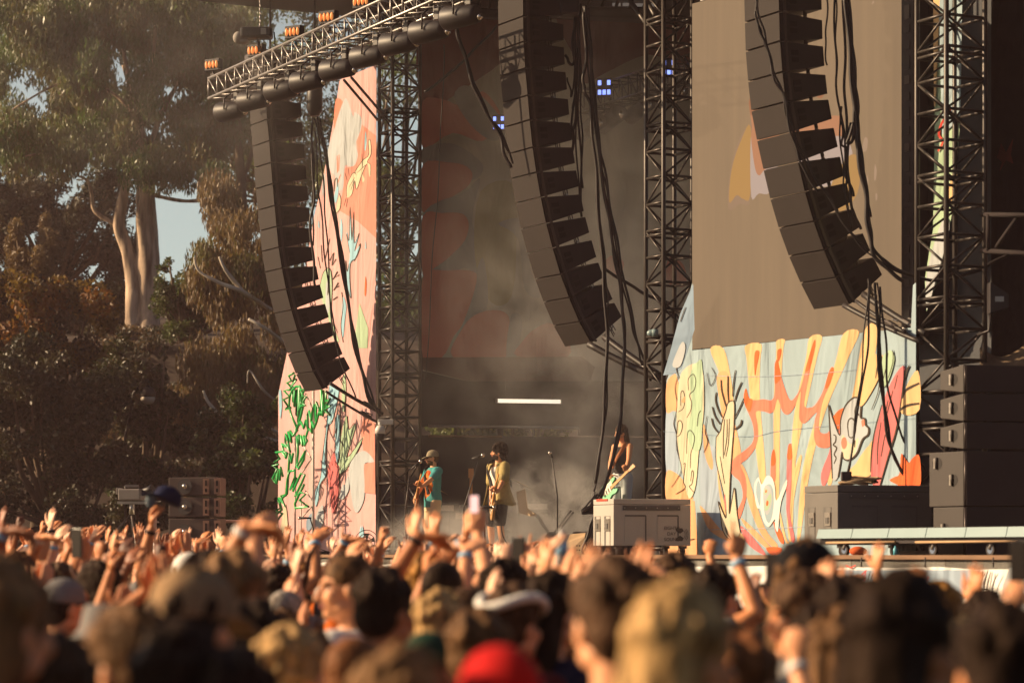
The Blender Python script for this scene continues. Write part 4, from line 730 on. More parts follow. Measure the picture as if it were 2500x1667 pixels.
# ------------------------------------------------------------------ cables
m_cable = mat('black_cable', (.02, .016, .016, 1), .5, var=.2, spec=.4)
def cables(label, strands, Y, r=.014, group=None, name='cable_bundle'):
    """each strand: [(x, y, dY), ...] in photo pixels"""
    base = U(strands[0][0][0], strands[0][0][1], Y); root = empty(name, base); tag(root, label, 'cables', group)
    for i, sp in enumerate(strands):
        P = [U(p[0], p[1], Y + (p[2] if len(p) > 2 else 0)) for p in sp]; P = smooth_pts(P, False, 6)
        P = [p + V((.012 * math.sin(k * .7 + i * 2), 0, 0)) for k, p in enumerate(P)]
        t = Local(base); t.tube(P, r * (1 + .25 * ((i * 7) % 3 - 1)), 6, m_cable); t.build('cable', m_cable, root)
    return root
cables('black cable bundle hanging close behind the middle line array', [[(1405, 15), (1404, 120), (1406, 260), (1409, 400), (1416, 520)], [(1410, 15), (1414, 130), (1412, 260), (1418, 400), (1420, 530)], [(1413, 15), (1402, 60), (1400, 130), (1407, 200), (1404, 290), (1400, 330), (1395, 380)], [(1408, 15), (1416, 70), (1417, 200), (1420, 300), (1421, 400), (1421, 460)], [(1416, 10), (1410, 150), (1402, 250), (1397, 270)], [(1406, 40), (1400, 150), (1388, 150), (1380, 135)], [(1404, 100), (1398, 230), (1392, 220), (1386, 190)], [(1406, 200), (1396, 320), (1400, 350)]], 38.4, .017)
cables('long black cable bundle sweeping from the roof down to the grey case', [[(1424, 15), (1432, 110), (1440, 240), (1453, 380), (1465, 520), (1476, 640), (1483, 720), (1484, 900), (1478, 1010), (1464, 1110), (1452, 1200)], [(1428, 15), (1437, 110), (1447, 240), (1464, 400), (1484, 520), (1499, 620), (1512, 700), (1522, 770), (1524, 870), (1514, 1010), (1494, 1130), (1460, 1215), (1440, 1235)], [(1430, 15), (1441, 120), (1450, 240), (1470, 420), (1487, 540), (1506, 640), (1520, 740), (1523, 860), (1517, 1000), (1498, 1120), (1465, 1215)], [(1432, 20), (1444, 150), (1454, 280), (1469, 410), (1488, 500), (1502, 600), (1526, 720), (1545, 800), (1558, 850), (1568, 890)], [(1434, 20), (1447, 180), (1460, 330), (1478, 430), (1497, 540), (1516, 640), (1540, 760), (1562, 850), (1590, 930)], [(1426, 30), (1430, 140), (1424, 200), (1428, 222), (1440, 260), (1450, 360), (1459, 480), (1470, 640), (1479, 760), (1480, 900), (1470, 1050), (1455, 1180)]], 37.6, .018)
cables('knot of black cables gathered and hung over the grey case corner', [[(1452, 1200), (1440, 1226), (1424, 1240), (1423, 1248), (1440, 1238), (1462, 1232), (1472, 1240), (1462, 1250), (1447, 1270), (1435, 1310), (1428, 1345)], [(1458, 1205), (1444, 1230), (1426, 1246), (1444, 1243), (1465, 1240), (1452, 1262), (1440, 1300), (1432, 1350)], [(1460, 1212), (1440, 1236), (1422, 1252), (1446, 1250), (1460, 1250), (1446, 1290), (1440, 1330)], [(1465, 1215), (1450, 1232), (1430, 1240), (1450, 1240), (1462, 1262), (1450, 1290), (1436, 1345)], [(1440, 1235), (1428, 1245), (1440, 1252), (1455, 1255), (1440, 1285), (1426, 1330), (1420, 1352)]], 36.9, .017)
cables('black cables falling beside the screen array in a loose sheaf', [[(2040, -10), (2042, 80), (2040, 170), (2047, 250), (2052, 330), (2058, 420), (2064, 480), (2074, 540)], [(2036, -10), (2041, 120), (2043, 210), (2060, 330), (2068, 400), (2066, 470), (2078, 560)], [(2060, -10), (2062, 140), (2064, 250), (2068, 350), (2076, 300), (2070, 420), (2080, 500), (2100, 560)], [(2018, -10), (2019, 60), (2014, 110), (2020, 160)], [(2052, 260), (2056, 300), (2056, 350), (2066, 360)], [(2070, 360), (2062, 400), (2070, 440), (2085, 480)]], 32.9, .014)
cables('thick black cable bundle by the screen array that curves away to the tower', [[(2066, -10), (2076, 100), (2086, 210), (2092, 310), (2102, 410), (2118, 500), (2122, 560), (2135, 610), (2165, 640), (2215, 668), (2240, 674)], [(2070, -10), (2080, 110), (2090, 220), (2094, 320), (2108, 420), (2122, 520), (2126, 575), (2140, 618), (2180, 655), (2250, 680), (2300, 684), (2360, 670), (2400, 655), (2440, 632), (2470, 618), (2500, 622)], [(2064, -10), (2073, 120), (2084, 240), (2098, 390), (2113, 480), (2120, 560), (2133, 620), (2170, 660), (2206, 686)], [(2072, -10), (2083, 150), (2094, 260), (2096, 330), (2112, 440), (2124, 530)], [(2068, 0), (2078, 150), (2088, 250), (2080, 340), (2070, 345), (2086, 300), (2096, 400)]], 32.2, .02)
cables('twin cable crossing the face of the screen array', [[(1844, -10), (1846, 40), (1858, 80), (1876, 130), (1886, 180), (1910, 235), (1925, 300), (1950, 360), (1975, 410), (2010, 465), (2050, 530), (2090, 590), (2130, 625), (2170, 655)], [(1848, -10), (1856, 50), (1872, 100), (1882, 150), (1900, 200), (1920, 260), (1936, 320), (1960, 370), (1990, 430), (2030, 490), (2070, 560), (2120, 610)], [(1846, 30), (1848, 60), (1866, 100), (1890, 190), (1915, 240), (1932, 330), (1950, 380), (1964, 420), (2000, 470)]], 31.9, .012)
cables('thin cables dropping from the screen array to the black case', [[(2120, 680), (2112, 800), (2100, 930), (2085, 1050), (2064, 1180)], [(2124, 690), (2121, 800), (2106, 940), (2068, 1160)], [(2138, 690), (2142, 800), (2150, 940), (2165, 1050), (2185, 1120), (2225, 1180)], [(2142, 690), (2150, 820), (2156, 960), (2172, 1080), (2200, 1150), (2240, 1182)], [(2146, 700), (2160, 800), (2166, 920), (2186, 1020), (2222, 1100), (2262, 1150)], [(2140, 720), (2146, 850), (2160, 990), (2176, 1090), (2210, 1170)]], 32.0, .013)
cables('dark cables tied to a pole before the blue banner', [[(1719, 850), (1719, 980), (1716, 1110), (1708, 1220), (1694, 1360)], [(1722, 850), (1723, 980), (1720, 1120), (1712, 1220), (1702, 1362)], [(1716, 850), (1715, 960), (1712, 1100), (1700, 1230), (1688, 1355)], [(1726, 860), (1727, 990), (1722, 1100), (1716, 1200), (1708, 1300), (1706, 1362)]], 36.4, .016)
cables('black cable bundle slung from the hanging pulley down to the far tower', [[(762, 285), (762, 330), (766, 420), (763, 520), (766, 600)], [(772, 285), (790, 360), (805, 470), (822, 580), (842, 700), (862, 830), (885, 920), (905, 985), (930, 1000)], [(775, 285), (795, 370), (812, 490), (830, 600), (850, 740), (872, 860), (896, 950), (920, 1003)], [(768, 290), (782, 360), (790, 460), (797, 560), (805, 700), (815, 800), (838, 900), (870, 970)], [(779, 290), (800, 400), (818, 520), (838, 640), (858, 780), (880, 880), (905, 960), (925, 1010)], [(764, 300), (760, 380), (768, 470), (758, 540), (765, 640), (770, 700)], [(770, 320), (775, 430), (785, 530), (795, 640), (808, 760), (820, 850)]], 44.4, .018)
cables('black cable bundle from the lighting truss to the middle line array', [[(1095, 25), (1102, 55), (1116, 85), (1135, 140), (1158, 200), (1185, 265), (1210, 310), (1235, 345), (1250, 400)], [(1098, 25), (1108, 60), (1122, 90), (1142, 160), (1165, 220), (1190, 280), (1220, 320), (1242, 370)], [(1100, 20), (1112, 70), (1126, 110), (1150, 190), (1175, 255), (1215, 320), (1230, 370), (1246, 410)]], 38.2, .02)
cables('steel cable slanting across the dim backdrop', [[(1036, 225), (1080, 195), (1130, 150), (1180, 100), (1215, 62)]], 44.5, .03, name='guy_cable')
cables('thin dark line hanging down the backdrop edge', [[(1084, 110), (1078, 300), (1066, 500), (1052, 700), (1040, 930)]], 45.5, .012, name='guy_cable')
cables('heavy strap drooping from the middle array to the screen tower', [[(1470, 655), (1500, 672), (1545, 700), (1590, 725), (1640, 742)]], 38, .03, name='strap_cable')
# tie back straps with ratchets
def strap(p, q, Yp, Yq, r, label):
    a = U(p[0], p[1], Yp); b = U(q[0], q[1], Yq); root = empty('tie_strap', a); tag(root, label, 'strap', 'tie back straps of the arrays')
    t = Local(a); t.tube(sag(a, b, .02), r, 6, m_cable); t.build('webbing', m_cable, root); c = a.lerp(b, .72); d = (b - a).normalized()
    t = Local(a); t.box(c, d * .1, UU * .035, d.cross(UU).normalized() * .03, m_rig); t.tube([c + UZ * .05, c + d * .14 + UZ * .07], .012, 5, m_alu); t.build('ratchet', m_rig, root)
strap((805, 935), (935, 1010), 44.6, 44.9, .03, 'upper tie strap from the pink side array to its tower'); strap((795, 955), (930, 1035), 44.6, 44.9, .022, 'lower tie strap from the pink side array to its tower')
strap((1437, 840), (1612, 925), 38, 37.4, .05, 'lower tie strap from the middle array to its tower'); strap((1475, 822), (1614, 918), 38.2, 37.4, .05, 'upper tie strap from the middle array to its tower')
strap((2060, 745), (2250, 835), 32.7, 31.7, .035, 'lower tie strap from the screen array to its tower'); strap((2108, 718), (2262, 815), 32.9, 31.7, .04, 'upper tie strap from the screen array to its tower'); strap((2090, 735), (2210, 810), 32.7, 31.8, .022, 'slack thin tie strap under the screen array')
# pulley block over the pink side array
c = U(768, 255, 44.6); root = empty('pulley_block', c); tag(root, 'black pulley block hanging beside the pink side array', 'pulley')
t = Local(c); t.tube([c + UZ * .5, c + UZ * .12, c - UZ * .1, c - UZ * .2], [.12, .135, .13, .07], 14, m_can); t.build('body', m_can, root); t = Local(c); t.tube([c + UZ * .5, c + UZ * 2.0], .02, 6, m_blk); t.build('hanger', m_blk, root)
c = U(1390, 12, 38.3); t = MB(); t.box(c, V((.14, 0, 0)), V((0, .15, 0)), UZ * .16, m_can); tag(t.build('cable_box', bevel=.03), 'black box at the roof where the middle cables gather', 'box')
# ------------------------------------------------------------------ props on and around the stage
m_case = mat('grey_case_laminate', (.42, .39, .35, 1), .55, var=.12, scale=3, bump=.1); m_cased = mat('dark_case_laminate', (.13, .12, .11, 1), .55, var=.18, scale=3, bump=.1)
m_print = mat('stencil_ink', (.06, .055, .05, 1), .7, var=.1); m_latch = mat('latch_zinc', (.5, .46, .42, 1), .3, .9, var=.15); m_slot = mat('case_recess', (.09, .085, .08, 1), .6, var=.1)
m_red = mat('red_tape', (.55, .05, .02, 1), .6)
def text_mesh(s, size, m):
    cu = bpy.data.curves.new('lettering', 'FONT'); cu.body = s; cu.size = size; cu.align_x = 'LEFT'; cu.extrude = 0.0
    o = bpy.data.objects.new('lettering', cu); COL.objects.link(o); dg = bpy.context.evaluated_depsgraph_get()
    me = bpy.data.meshes.new_from_object(o.evaluated_get(dg)); bpy.data.objects.remove(o); me.materials.clear(); me.materials.append(m); return me
def road_case(corner, w_side, l_end, h, mtl, label, lid=.3, tape=False, logo=False, z0=DECK):
    """corner: the edge nearest the camera; end face looks at the audience, long side looks at the camera"""
    p = V((corner.x, corner.y, z0)); root = empty('flight_case', p); tag(root, label, 'flight case', 'flight cases on the stage edge')
    bk = V((.965, .262, 0)).normalized(); e = V((-.43, .903, 0)).normalized(); cz = .13; up = UZ
    fx = V((bk.y, -bk.x, 0)); fe = V((-e.y, e.x, 0))      # outward from the long side, outward from the end
    if fx.dot(-p) < 0: fx = -fx
    if fe.dot(V((-1, 0, 0))) < 0: fe = -fe
    def blk(z0, z1, ins=0):
        a = p + bk * ins + e * ins
        return [a + up * z0, a + bk * (w_side - 2 * ins) + up * z0, a + bk * (w_side - 2 * ins) + e * (l_end - 2 * ins) + up * z0, a + e * (l_end - 2 * ins) + up * z0,
                a + up * z1, a + bk * (w_side - 2 * ins) + up * z1, a + bk * (w_side - 2 * ins) + e * (l_end - 2 * ins) + up * z1, a + e * (l_end - 2 * ins) + up * z1]
    hl = h - (h - cz) * (1 - .88)
    t = Local(p); t.hexa(blk(cz, hl - .004), mtl); body = t.build('body', mtl, root, bevel=.008)
    t = Local(p); t.hexa(blk(hl, h), mtl); t.build('lid', mtl, root, bevel=.008)
    t = Local(p); q = p + bk * w_side * .12 + up * (hl - .045) + fx * .006; t.box(q + bk * w_side * .37, bk * w_side * .37, fx * .006, up * .032, m_slot)
    for k in range(6): t.box(q + bk * w_side * (.02 + .14 * k) + fx * .008, bk * .006, fx * .003, up * .006, m_latch)
    t.build('hinge_strip', m_slot, root)
    for a in (.14, .56):     # recessed panels on the long side
        t = Local(p); c0 = p + bk * w_side * (a + .14) + up * (cz + (hl - cz) * .42); hw = w_side * .135; hh = (hl - cz) * .31
        t.box(c0 + up * hh + fx * .001, bk * hw, fx * .004, up * .010, m_slot); t.box(c0 + bk * hw + fx * .001, bk * .008, fx * .004, up * hh, m_slot); t.box(c0 - bk * hw + fx * .001, bk * .004, fx * .003, up * hh, mtl)
        t.build('side_panel', m_slot, root)
    for a in (.3, .78):      # latches in tall slots on the end
        t = Local(p); c0 = p + e * l_end * a + up * (cz + (hl - cz) * .36) + fe * .001; t.box(c0, e * .085, fe * .003, up * (hl - cz) * .36, m_slot); t.box(c0 - e * .025 + fe * .002, e * .055, fe * .003, up * (hl - cz) * .35, mtl)
        la = t.build('latch_recess', m_slot, root); t = Local(p); c1 = c0 + up * .08 - e * .02 + fe * .012
        t.box(c1, e * .06, fe * .007, up * .08, m_latch); t.box(c1 + fe * .01 - up * .015, e * .03, fe * .006, up * .035, m_slot); t.build('latch', m_latch, la)
    for s_, u_ in ((.08, .1), (.92, .1), (.08, .9), (.92, .9)):
        t = Local(p); c0 = p + bk * w_side * s_ + e * l_end * u_; t.tube([c0 + up * .06 - bk * .02, c0 + up * .06 + bk * .02], .055, 12, m_blk); t.box(c0 + up * .11, bk * .04, e * .04, up * .018, m_rig); t.build('caster', m_blk, root)
    if tape: t = Local(p); t.box(p + e * l_end * .55 + up * (h - .012) + fe * .005, e * .16, fe * .004, up * .014, m_red); t.build('red_tape', m_red, root)
    if logo:
        for k, s in enumerate(('EIGHTH', 'DAY', 'SOUND')):
            o = bpy.data.objects.new('lettering', text_mesh(s, .062, m_print)); COL.objects.link(o); o.parent = root
            q = bk * w_side * (.65 if k != 1 else .69) + up * (cz + .215 - k * .075) + fx * .006
            o.matrix_local = Matrix(((bk.x, 0, fx.x, q.x), (bk.y, 0, fx.y, q.y), (0, 1, 0, q.z), (0, 0, 0, 1)))
        t = Local(p); c0 = p + bk * w_side * .86 + up * (cz + .15) + fx * .006
        W = lambda r0, r1, a0, a1: [c0 + bk * (r * math.cos(a)) + up * (r * math.sin(a)) for r, rng in ((r1, 1), (r0, -1)) for a in [a0 + (a1 - a0) * k / 6 for k in range(7)][::rng]]
        for sg in (1, -1): t.poly([c0 + up * (sg * .085) - bk * .06, c0 + up * (sg * .085) + bk * .03, c0 + up * (sg * .05) + bk * .05, c0 + up * (sg * .012) + bk * .0, c0 + up * (sg * .05) - bk * .06][::sg], m_print)
        for r in (.075, .095, .115):
            P = W(r - .006, r, -.75, .75); n = 7; vs = P; fs = [(i, i + 1, 2 * n - 2 - i, 2 * n - 1 - i) for i in range(n - 1)]; t.add(vs, fs, m_print)
        t.build('emblem', m_print, root)
    return root
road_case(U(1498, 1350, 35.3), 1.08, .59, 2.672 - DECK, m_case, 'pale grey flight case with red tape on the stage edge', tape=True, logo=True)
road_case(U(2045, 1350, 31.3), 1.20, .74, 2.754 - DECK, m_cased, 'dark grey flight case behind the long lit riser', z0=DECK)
# coiled rope and small yellow device on the dark case
c = U(2085, 1178, 31.75); c.z = 2.76; m_rope = mat('tan_rope', (.32, .22, .13, 1), .8, var=.3)
t = MB(); rd = random.Random(4)
for k in range(7):
    r = .13 + .05 * (k % 3); t.tube([c + V((.17 * math.cos(a + k) * (1 + .15 * (k % 3)) + .02 * k, .12 * math.sin(a + k), .02 + k * .011 + .012 * math.sin(a * 2 + k))) for a in [i * math.pi / 9 for i in range(19)]], .012, 5, m_rope)
tag(t.build('rope_coil'), 'tan rope coiled on top of the dark flight case', 'rope')
c2 = U(2066, 1162, 31.7); root = empty('power_box', c2); tag(root, 'small black box with orange lead on the dark flight case', 'device')
t = Local(c2); t.box(c2, V((.06, 0, 0)), V((0, .05, 0)), UZ * .055, m_cab); t.build('housing', m_cab, root, bevel=.01); t = Local(c2); t.box(c2 + V((.16, 0, -.03)), V((.09, 0, -.01)), V((0, .03, 0)), UZ * .018, mat('orange_plastic', (.75, .28, .03, 1), .5)); t.tube([c2 + V((.25, 0, -.04)), c2 + V((.32, 0, -.03)), c2 + V((.38, 0, -.08))], .012, 5, m_cable); t.build('lead', m_cable, root)
# ---- riser with pale strips along the near edge
m_strip = mat('pale_blue_strip', (.20, .29, .31, 1), .35, var=.1, scale=3); m_wood = mat('raw_plywood_edge', (.42, .27, .15, 1), .7, var=.25)
ra0 = U(1992, 1322, 30.6); ra1 = U(2560, 1322, 27.0); ra1.z = ra0.z = DECK + .2; rdv = (ra1 - ra0).normalized(); rn = V((rdv.y, -rdv.x, 0))
root = empty('rolling_riser', ra0); tag(root, 'long low rolling riser with pale blue strips and casters', 'riser')
n = 6; L = (ra1 - ra0).length
for k in range(n):
    a = ra0 + rdv * (L * k / n + .006); b = ra0 + rdv * (L * (k + 1) / n - .006); t = Local(ra0)
    t.hexa([a, b, b - rn * .05, a - rn * .05, a + UZ * .105 - rn * .03, b + UZ * .105 - rn * .03, b + UZ * .105 - rn * .06, a + UZ * .105 - rn * .06], m_strip); t.build('strip', m_strip, root)
t = Local(ra0); t.hexa([ra0 - rn * .06 - UZ * .06, ra1 - rn * .06 - UZ * .06, ra1 - rn * 1.1 - UZ * .06, ra0 - rn * 1.1 - UZ * .06, ra0 - rn * .06 + UZ * .11, ra1 - rn * .06 + UZ * .11, ra1 - rn * 1.1 + UZ * .11, ra0 - rn * 1.1 + UZ * .11], m_blk); t.build('deck', m_blk, root)
for a, b in ((.04, .36), (.45, .87)):
    t = Local(ra0); t.tube([ra0 + rdv * L * a - UZ * .05 - rn * .03, ra0 + rdv * L * b - UZ * .045 - rn * .03], .014, 6, m_wood); t.build('plywood_edge', m_wood, root)
for k, x in enumerate((.10, .50, .74)):
    c = ra0 + rdv * L * x - rn * .12; c.z = DECK + .07; t = Local(ra0); t.tube([c - rn * .02, c + rn * .02], .068, 14, m_blk); cs = t.build('caster', m_blk, root)
    t = Local(ra0); t.tube([c - rn * .022, c + rn * .022], .045, 12, mat('blue_caster_hub', (.12, .16, .25, 1), .4)); t.tube([c + UZ * .0 + rn * .03, c + UZ * .09 + rdv * .03 + rn * .01], .02, 6, m_latch); t.box(c + UZ * .10 + rdv * .02, rdv * .05, rn * .04, UZ * .012, m_latch); t.build('fork', m_latch, cs)
# things under the riser
c = U(2095, 1345, 29.9); t = MB(); t.ell(c, (.10, .05, .055), None, 12, k_or); tag(t.build('buoy'), 'round orange object lying under the riser', 'object')
c = U(2186, 1349, 29.3); c.z = DECK + .06; t = MB(); t.tube([c - UZ * .05, c + UZ * .02, c + UZ * .035, c + UZ * .05], [.025, .025, .012, .011], 10, mat('turquoise_plastic', (.1, .4, .5, 1), .4)); tag(t.build('bottle'), 'turquoise bottle standing under the riser', 'bottle')
# ---- white printed scrim on the stage front
WA, WB = F_at(3.4, 3.12, 0), F_at(LEN + 8.4, 3.12, 0); WPL = Plane(WA, NN); wv = MB(); m_scr = A('scrim_white', 226, 224, 220); n = 40
vs = []; fs = []
for k in range(n + 1):
    p = WA.lerp(WB, k / n); top = DECK - .118 + .010 * math.sin(k * 1.1) + .007 * math.sin(k * 2.3); o = NN * (.012 * math.sin(k * .9))
    vs += [p + UZ * .2 + o, p + UZ * (top - .12) + o, p + UZ * top + NN * .01 + o]
    if k: a = 3 * k; fs += [(a - 3, a, a + 1, a - 2), (a - 2, a + 1, a + 2, a - 1)]
wv.add(vs, fs, m_scr, True)
qw = ((1800, 1200), 3.357)
s_red = A('scrim_red', 205, 70, 60)
art(wv, WPL, [('f', k_sky, [(700, 640), (1500, 640), (2000, 640), (1800, 900), (700, 960)], 0), ('f', k_wht, [(1230, 650), (1420, 690), (1400, 740), (1250, 740)]), ('f', k_wht, [(2230, 620), (2500, 640), (2500, 900), (2160, 900), (2180, 760)], 0),
  ('s', s_red, 9, [(1060, 640), (1020, 680), (1050, 700), (1030, 740)]), ('s', s_red, 9, [(890, 600), (930, 620), (970, 600)]), ('s', s_red, 7, [(1010, 690), (1050, 650), (1040, 720)])] +
 [('s', k_dark, 6, [(1060 + 22 * k, 760 + (k % 3) * 6), (1075 + 22 * k, 700 + 10 * (k % 2)), (1090 + 22 * k, 650 + 12 * (k % 3))]) for k in range(5)] +
 [('f', k_pink, [(1465, 735), (1495, 690), (1528, 632), (1510, 750)]), ('f', k_grn, [(1445, 830), (1450, 770), (1470, 740), (1505, 752), (1495, 820), (1470, 850)]), ('s', k_dark, 5, [(1465, 740), (1500, 690), (1528, 632), (1512, 750), (1465, 740)], 0), ('s', s_red, 6, [(1480, 715), (1505, 735)]), ('s', s_red, 6, [(1500, 690), (1515, 705)]), ('s', s_red, 8, [(1540, 720), (1548, 670)]), ('s', s_red, 8, [(1555, 740), (1570, 690)]), ('s', s_red, 8, [(1530, 800), (1555, 760)]), ('s', s_red, 8, [(1530, 860), (1550, 820)]),
  ('s', k_dark, 9, [(1920, 850), (1940, 810), (2000, 798), (2060, 800), (2055, 860)]), ('f', k_wht, [(1945, 880), (1960, 850), (2000, 840), (2040, 860), (2050, 900)])] +
 [('s', k_dark, 8, [(1950 + 24 * k, 800), (1958 + 26 * k, 720), (1990 + 22 * k, 640 + 14 * (k % 3))]) for k in range(5)] + [('s', k_dark, 7, [(2080, 830), (2100, 740), (2140, 670)]), ('s', k_dark, 8, [(2075, 880), (2120, 860), (2095, 840), (2128, 820)], 0), ('s', k_dark, 6, [(1690, 810), (1680, 742)]), ('s', k_dark, 6, [(1672, 800), (1668, 760)]), ('s', k_dark, 8, [(1808, 850), (1830, 836), (1850, 860)])] +
 [('s', k_or if k % 2 else k_cream, 7, [(2220 + 14 * k, 800 + 10 * (k % 3)), (2230 + 14 * k, 750 - 4 * k)]) for k in range(9)], *qw, d0=.03)
tag(wv.build('scrim_banner'), 'white doodle printed scrim hung below the stage edge', 'banner')
for k, x in enumerate((2103, 2259, 2425)):
    a = WPL.off(.03).px(x, 1360); b = WPL.off(.03).px(x, 1384); t = MB(); t.tube([a, b], .008, 5, m_cable); tag(t.build('tie_string'), ['cord tying the scrim under the orange object', 'cord tying the scrim under the riser caster', 'cord tying the scrim below the speaker stack'][k], 'cord', 'cords tying the scrim')
# ---- ground stacked speakers
m_sub = mat('speaker_wood_black', (.036, .029, .026, 1), .6, var=.15, scale=4, bump=.15, bscale=120)
su = V((.86, -.51, 0)).normalized()
def spk(corner, z0, z1, w, dp, taper, label, handles, mtl=m_sub):
    """corner: vertical edge towards the camera; the lit side runs back along e, the grille along g"""
    p = V((corner.x, corner.y, z0)); e = V((-.43, .903, 0)).normalized(); gd = V((.98, .2, 0)).normalized(); root = empty('stacked_speaker', p); tag(root, label, 'speaker', 'speaker stack by the far end of the riser')
    z0_ = z0 + .004; tz = (z1 - z0) * taper; fe = V((-.903, -.43, 0))
    t = Local(p); q = [p, p + gd * w, p + gd * w + e * dp, p + e * dp]; H = z1 - z0 - .008
    t.hexa([q[0], q[1], q[2] + UZ * tz, q[3] + UZ * tz, q[0] + UZ * H, q[1] + UZ * H, q[2] + UZ * (H - tz), q[3] + UZ * (H - tz)], mtl); t.build('cabinet', mtl, root, bevel=.008)
    t = Local(p); nf = V((gd.y, -gd.x, 0)); t.box(p + gd * (w / 2 + .015) + UZ * H / 2 + nf * .012, gd * (w / 2 - .02), nf * .01, UZ * (H / 2 - .012), m_cab); t.build('grille', m_cab, root)
    t = Local(p); t.tube([p + UZ * .01 + nf * .02 + gd * .015, p + UZ * (H - .01) + nf * .02 + gd * .015], .012, 6, m_rig); t.build('corner_rail', m_rig, root)
    for (a, b) in handles:
        c = p + e * dp * a + UZ * H * b; t = Local(p)
        t.add([c + fe * .003 + e * (.097 * math.cos(k * math.pi / 8)) + UZ * (.07 * math.sin(k * math.pi / 8)) for k in range(16)], [tuple(range(16))], m_pock); hd = t.build('handle_cup', m_pock, root)
        t = Local(p); t.tube([c + fe * .012 - UZ * .066, c + fe * .02, c + fe * .012 + UZ * .066], .016, 6, mtl); t.box(c + e * .045 + fe * .006, e * .022, fe * .003, UZ * .06, m_latch); t.build('grip', mtl, hd)
kc = U(2352, 1350, 30.3); zz = lambda y: HC + (1350 - y) / F * 30.3
spk(kc, DECK, zz(1235), 1.2, .60, 0, 'bottom black bass cabinet of the speaker stack', [(.62, .55)]); spk(kc, zz(1235), zz(1099), 1.2, .68, 0, 'tall black bass cabinet with two handles in the speaker stack', [(.30, .48), (.76, .80)])
spk(kc, zz(1096), zz(1028), 1.2, .46, .16, 'wedge cabinet resting on the bass cabinets', [(.45, .52)]); spk(kc, zz(1028), zz(958), 1.2, .46, .16, 'middle wedge cabinet of the speaker stack', [(.45, .5)]); spk(kc, zz(958), zz(888), 1.2, .46, .16, 'topmost wedge cabinet of the speaker stack', [(.45, .5)])
# ---- wing drapes and small gear past the screen tower
DPL = Plane(T3 - NN * 1.2 + UU * .2, NN); dm = MB()
m_pur = mat('dark_purple_drape', (.035, .022, .028, 1), .9, var=.3, wrinkle=.8)  # dark purple is the cloth's own colour
a, b = F_at(LEN - 1.1, -1.3, DECK), F_at(LEN + 7, -1.3, DECK); n = 60; vs = []; fs = []
for k in range(n + 1):
    p = a.lerp(b, k / n) + NN * (.08 * math.sin(k * .9) + .05 * math.sin(k * 2.1)); vs += [p, p + UZ * (RZ - DECK)]
    if k: fs.append((2 * k - 2, 2 * k, 2 * k + 1, 2 * k - 1))
dm.add(vs, fs, m_pur, True)
art(dm, Plane(a + NN * .15, NN), [('f', i_dkr, [(2434, 385), (2444, 350), (2456, 372), (2474, 338), (2468, 378), (2474, 400), (2456, 392), (2440, 420), (2446, 396)], 0)])
tag(dm.build('wing_drape'), 'dark purple drape with dull star beyond the screen tower', 'drape')
WP = Plane(T3 - NN * .305, NN); wb = MB()
clothpoly(wb, WP, [(2278, -60), (2352, -60), (2344, 300), (2330, 480), (2312, 600), (2285, 700), (2262, 760), (2258, 680), (2278, 560), (2282, 300)], k_grn)
art(wb, WP, [('f', k_blue, [(2290, -50), (2350, -50), (2344, 290), (2300, 330)], 0), ('f', k_peach, [(2278, -50), (2296, -50), (2284, 260), (2280, 260)], 0), ('s', s_red, 5, [(2312, 262), (2320, 270), (2300, 300), (2292, 330), (2302, 345), (2290, 370)]), ('f', k_peach, [(2330, 410), (2336, 440), (2320, 500), (2312, 480)]), ('f', k_wht, [(2300, 540), (2318, 560), (2280, 700), (2262, 755), (2264, 660)])], d0=.02)
tag(wb.build('side_banner'), 'narrow sunlit green banner seen through the lattice of the tower by the screen', 'banner')
t = MB(); clothpoly(t, Plane(T3 - NN * .95, NN), [(2205, -80), (2420, -80), (2420, 1360), (2205, 1360)], mat('slate_drape', (.06, .065, .075, 1), .85, var=.2)); tag(t.build('side_drape'), 'slate grey cloth panel behind the tower by the screen', 'drape')
t = MB()
a = U(2396, 524, 31.4); b = U(2560, 526, 30.6); c_ = U(2396, 612, 31.4); d_ = U(2560, 622, 30.6)
t.tube([a, b], .028, 6, m_drape); t.tube([c_, d_], .03, 6, m_drape); t.tube([U(2412, 524, 31.3), U(2412, 612, 31.3)], .025, 6, m_drape); t.tube([U(2430, 606, 31.3), U(2484, 530, 31)], .025, 6, m_drape); tag(t.build('scaffold_rail'), 'double scaffold rail running out from the screen tower', 'rail')
c = U(2432, 732, 30.9); root = empty('flood_lamp', c); tag(root, 'dark flared flood lamp on the tower beside the drape', 'stage light')
t = Local(c); t.hexa([c + V((-.09, -.1, -.17)), c + V((.13, -.1, -.10)), c + V((.13, .1, -.10)), c + V((-.09, .1, -.17)), c + V((-.09, -.1, .20)), c + V((.13, -.1, .06)), c + V((.13, .1, .06)), c + V((-.09, .1, .20))], m_can); t.build('hood', m_can, root, bevel=.01); t = Local(c); t.box(c + V((.02, -.105, 0)), V((.05, 0, 0)), V((0, .004, 0)), UZ * .03, m_latch); t.build('plate', m_latch, root); t = Local(c); t.tube([c + V((-.06, 0, -.17)), c + V((-.08, 0, -.36)), c + V((-.2, .1, -.4))], .018, 6, m_blk); t.build('bracket', m_blk, root)
t = MB(); a = U(2395, 890, 31.6); vs = []; fs = []
for k in range(13):
    x = 2392 + k * 13; p = U(x, 850 + 24 * math.sin(k * .4) , 31.8); q = U(x, 905, 31.6); vs += [p, q]
    if k: fs.append((2 * k - 2, 2 * k, 2 * k + 1, 2 * k - 1))
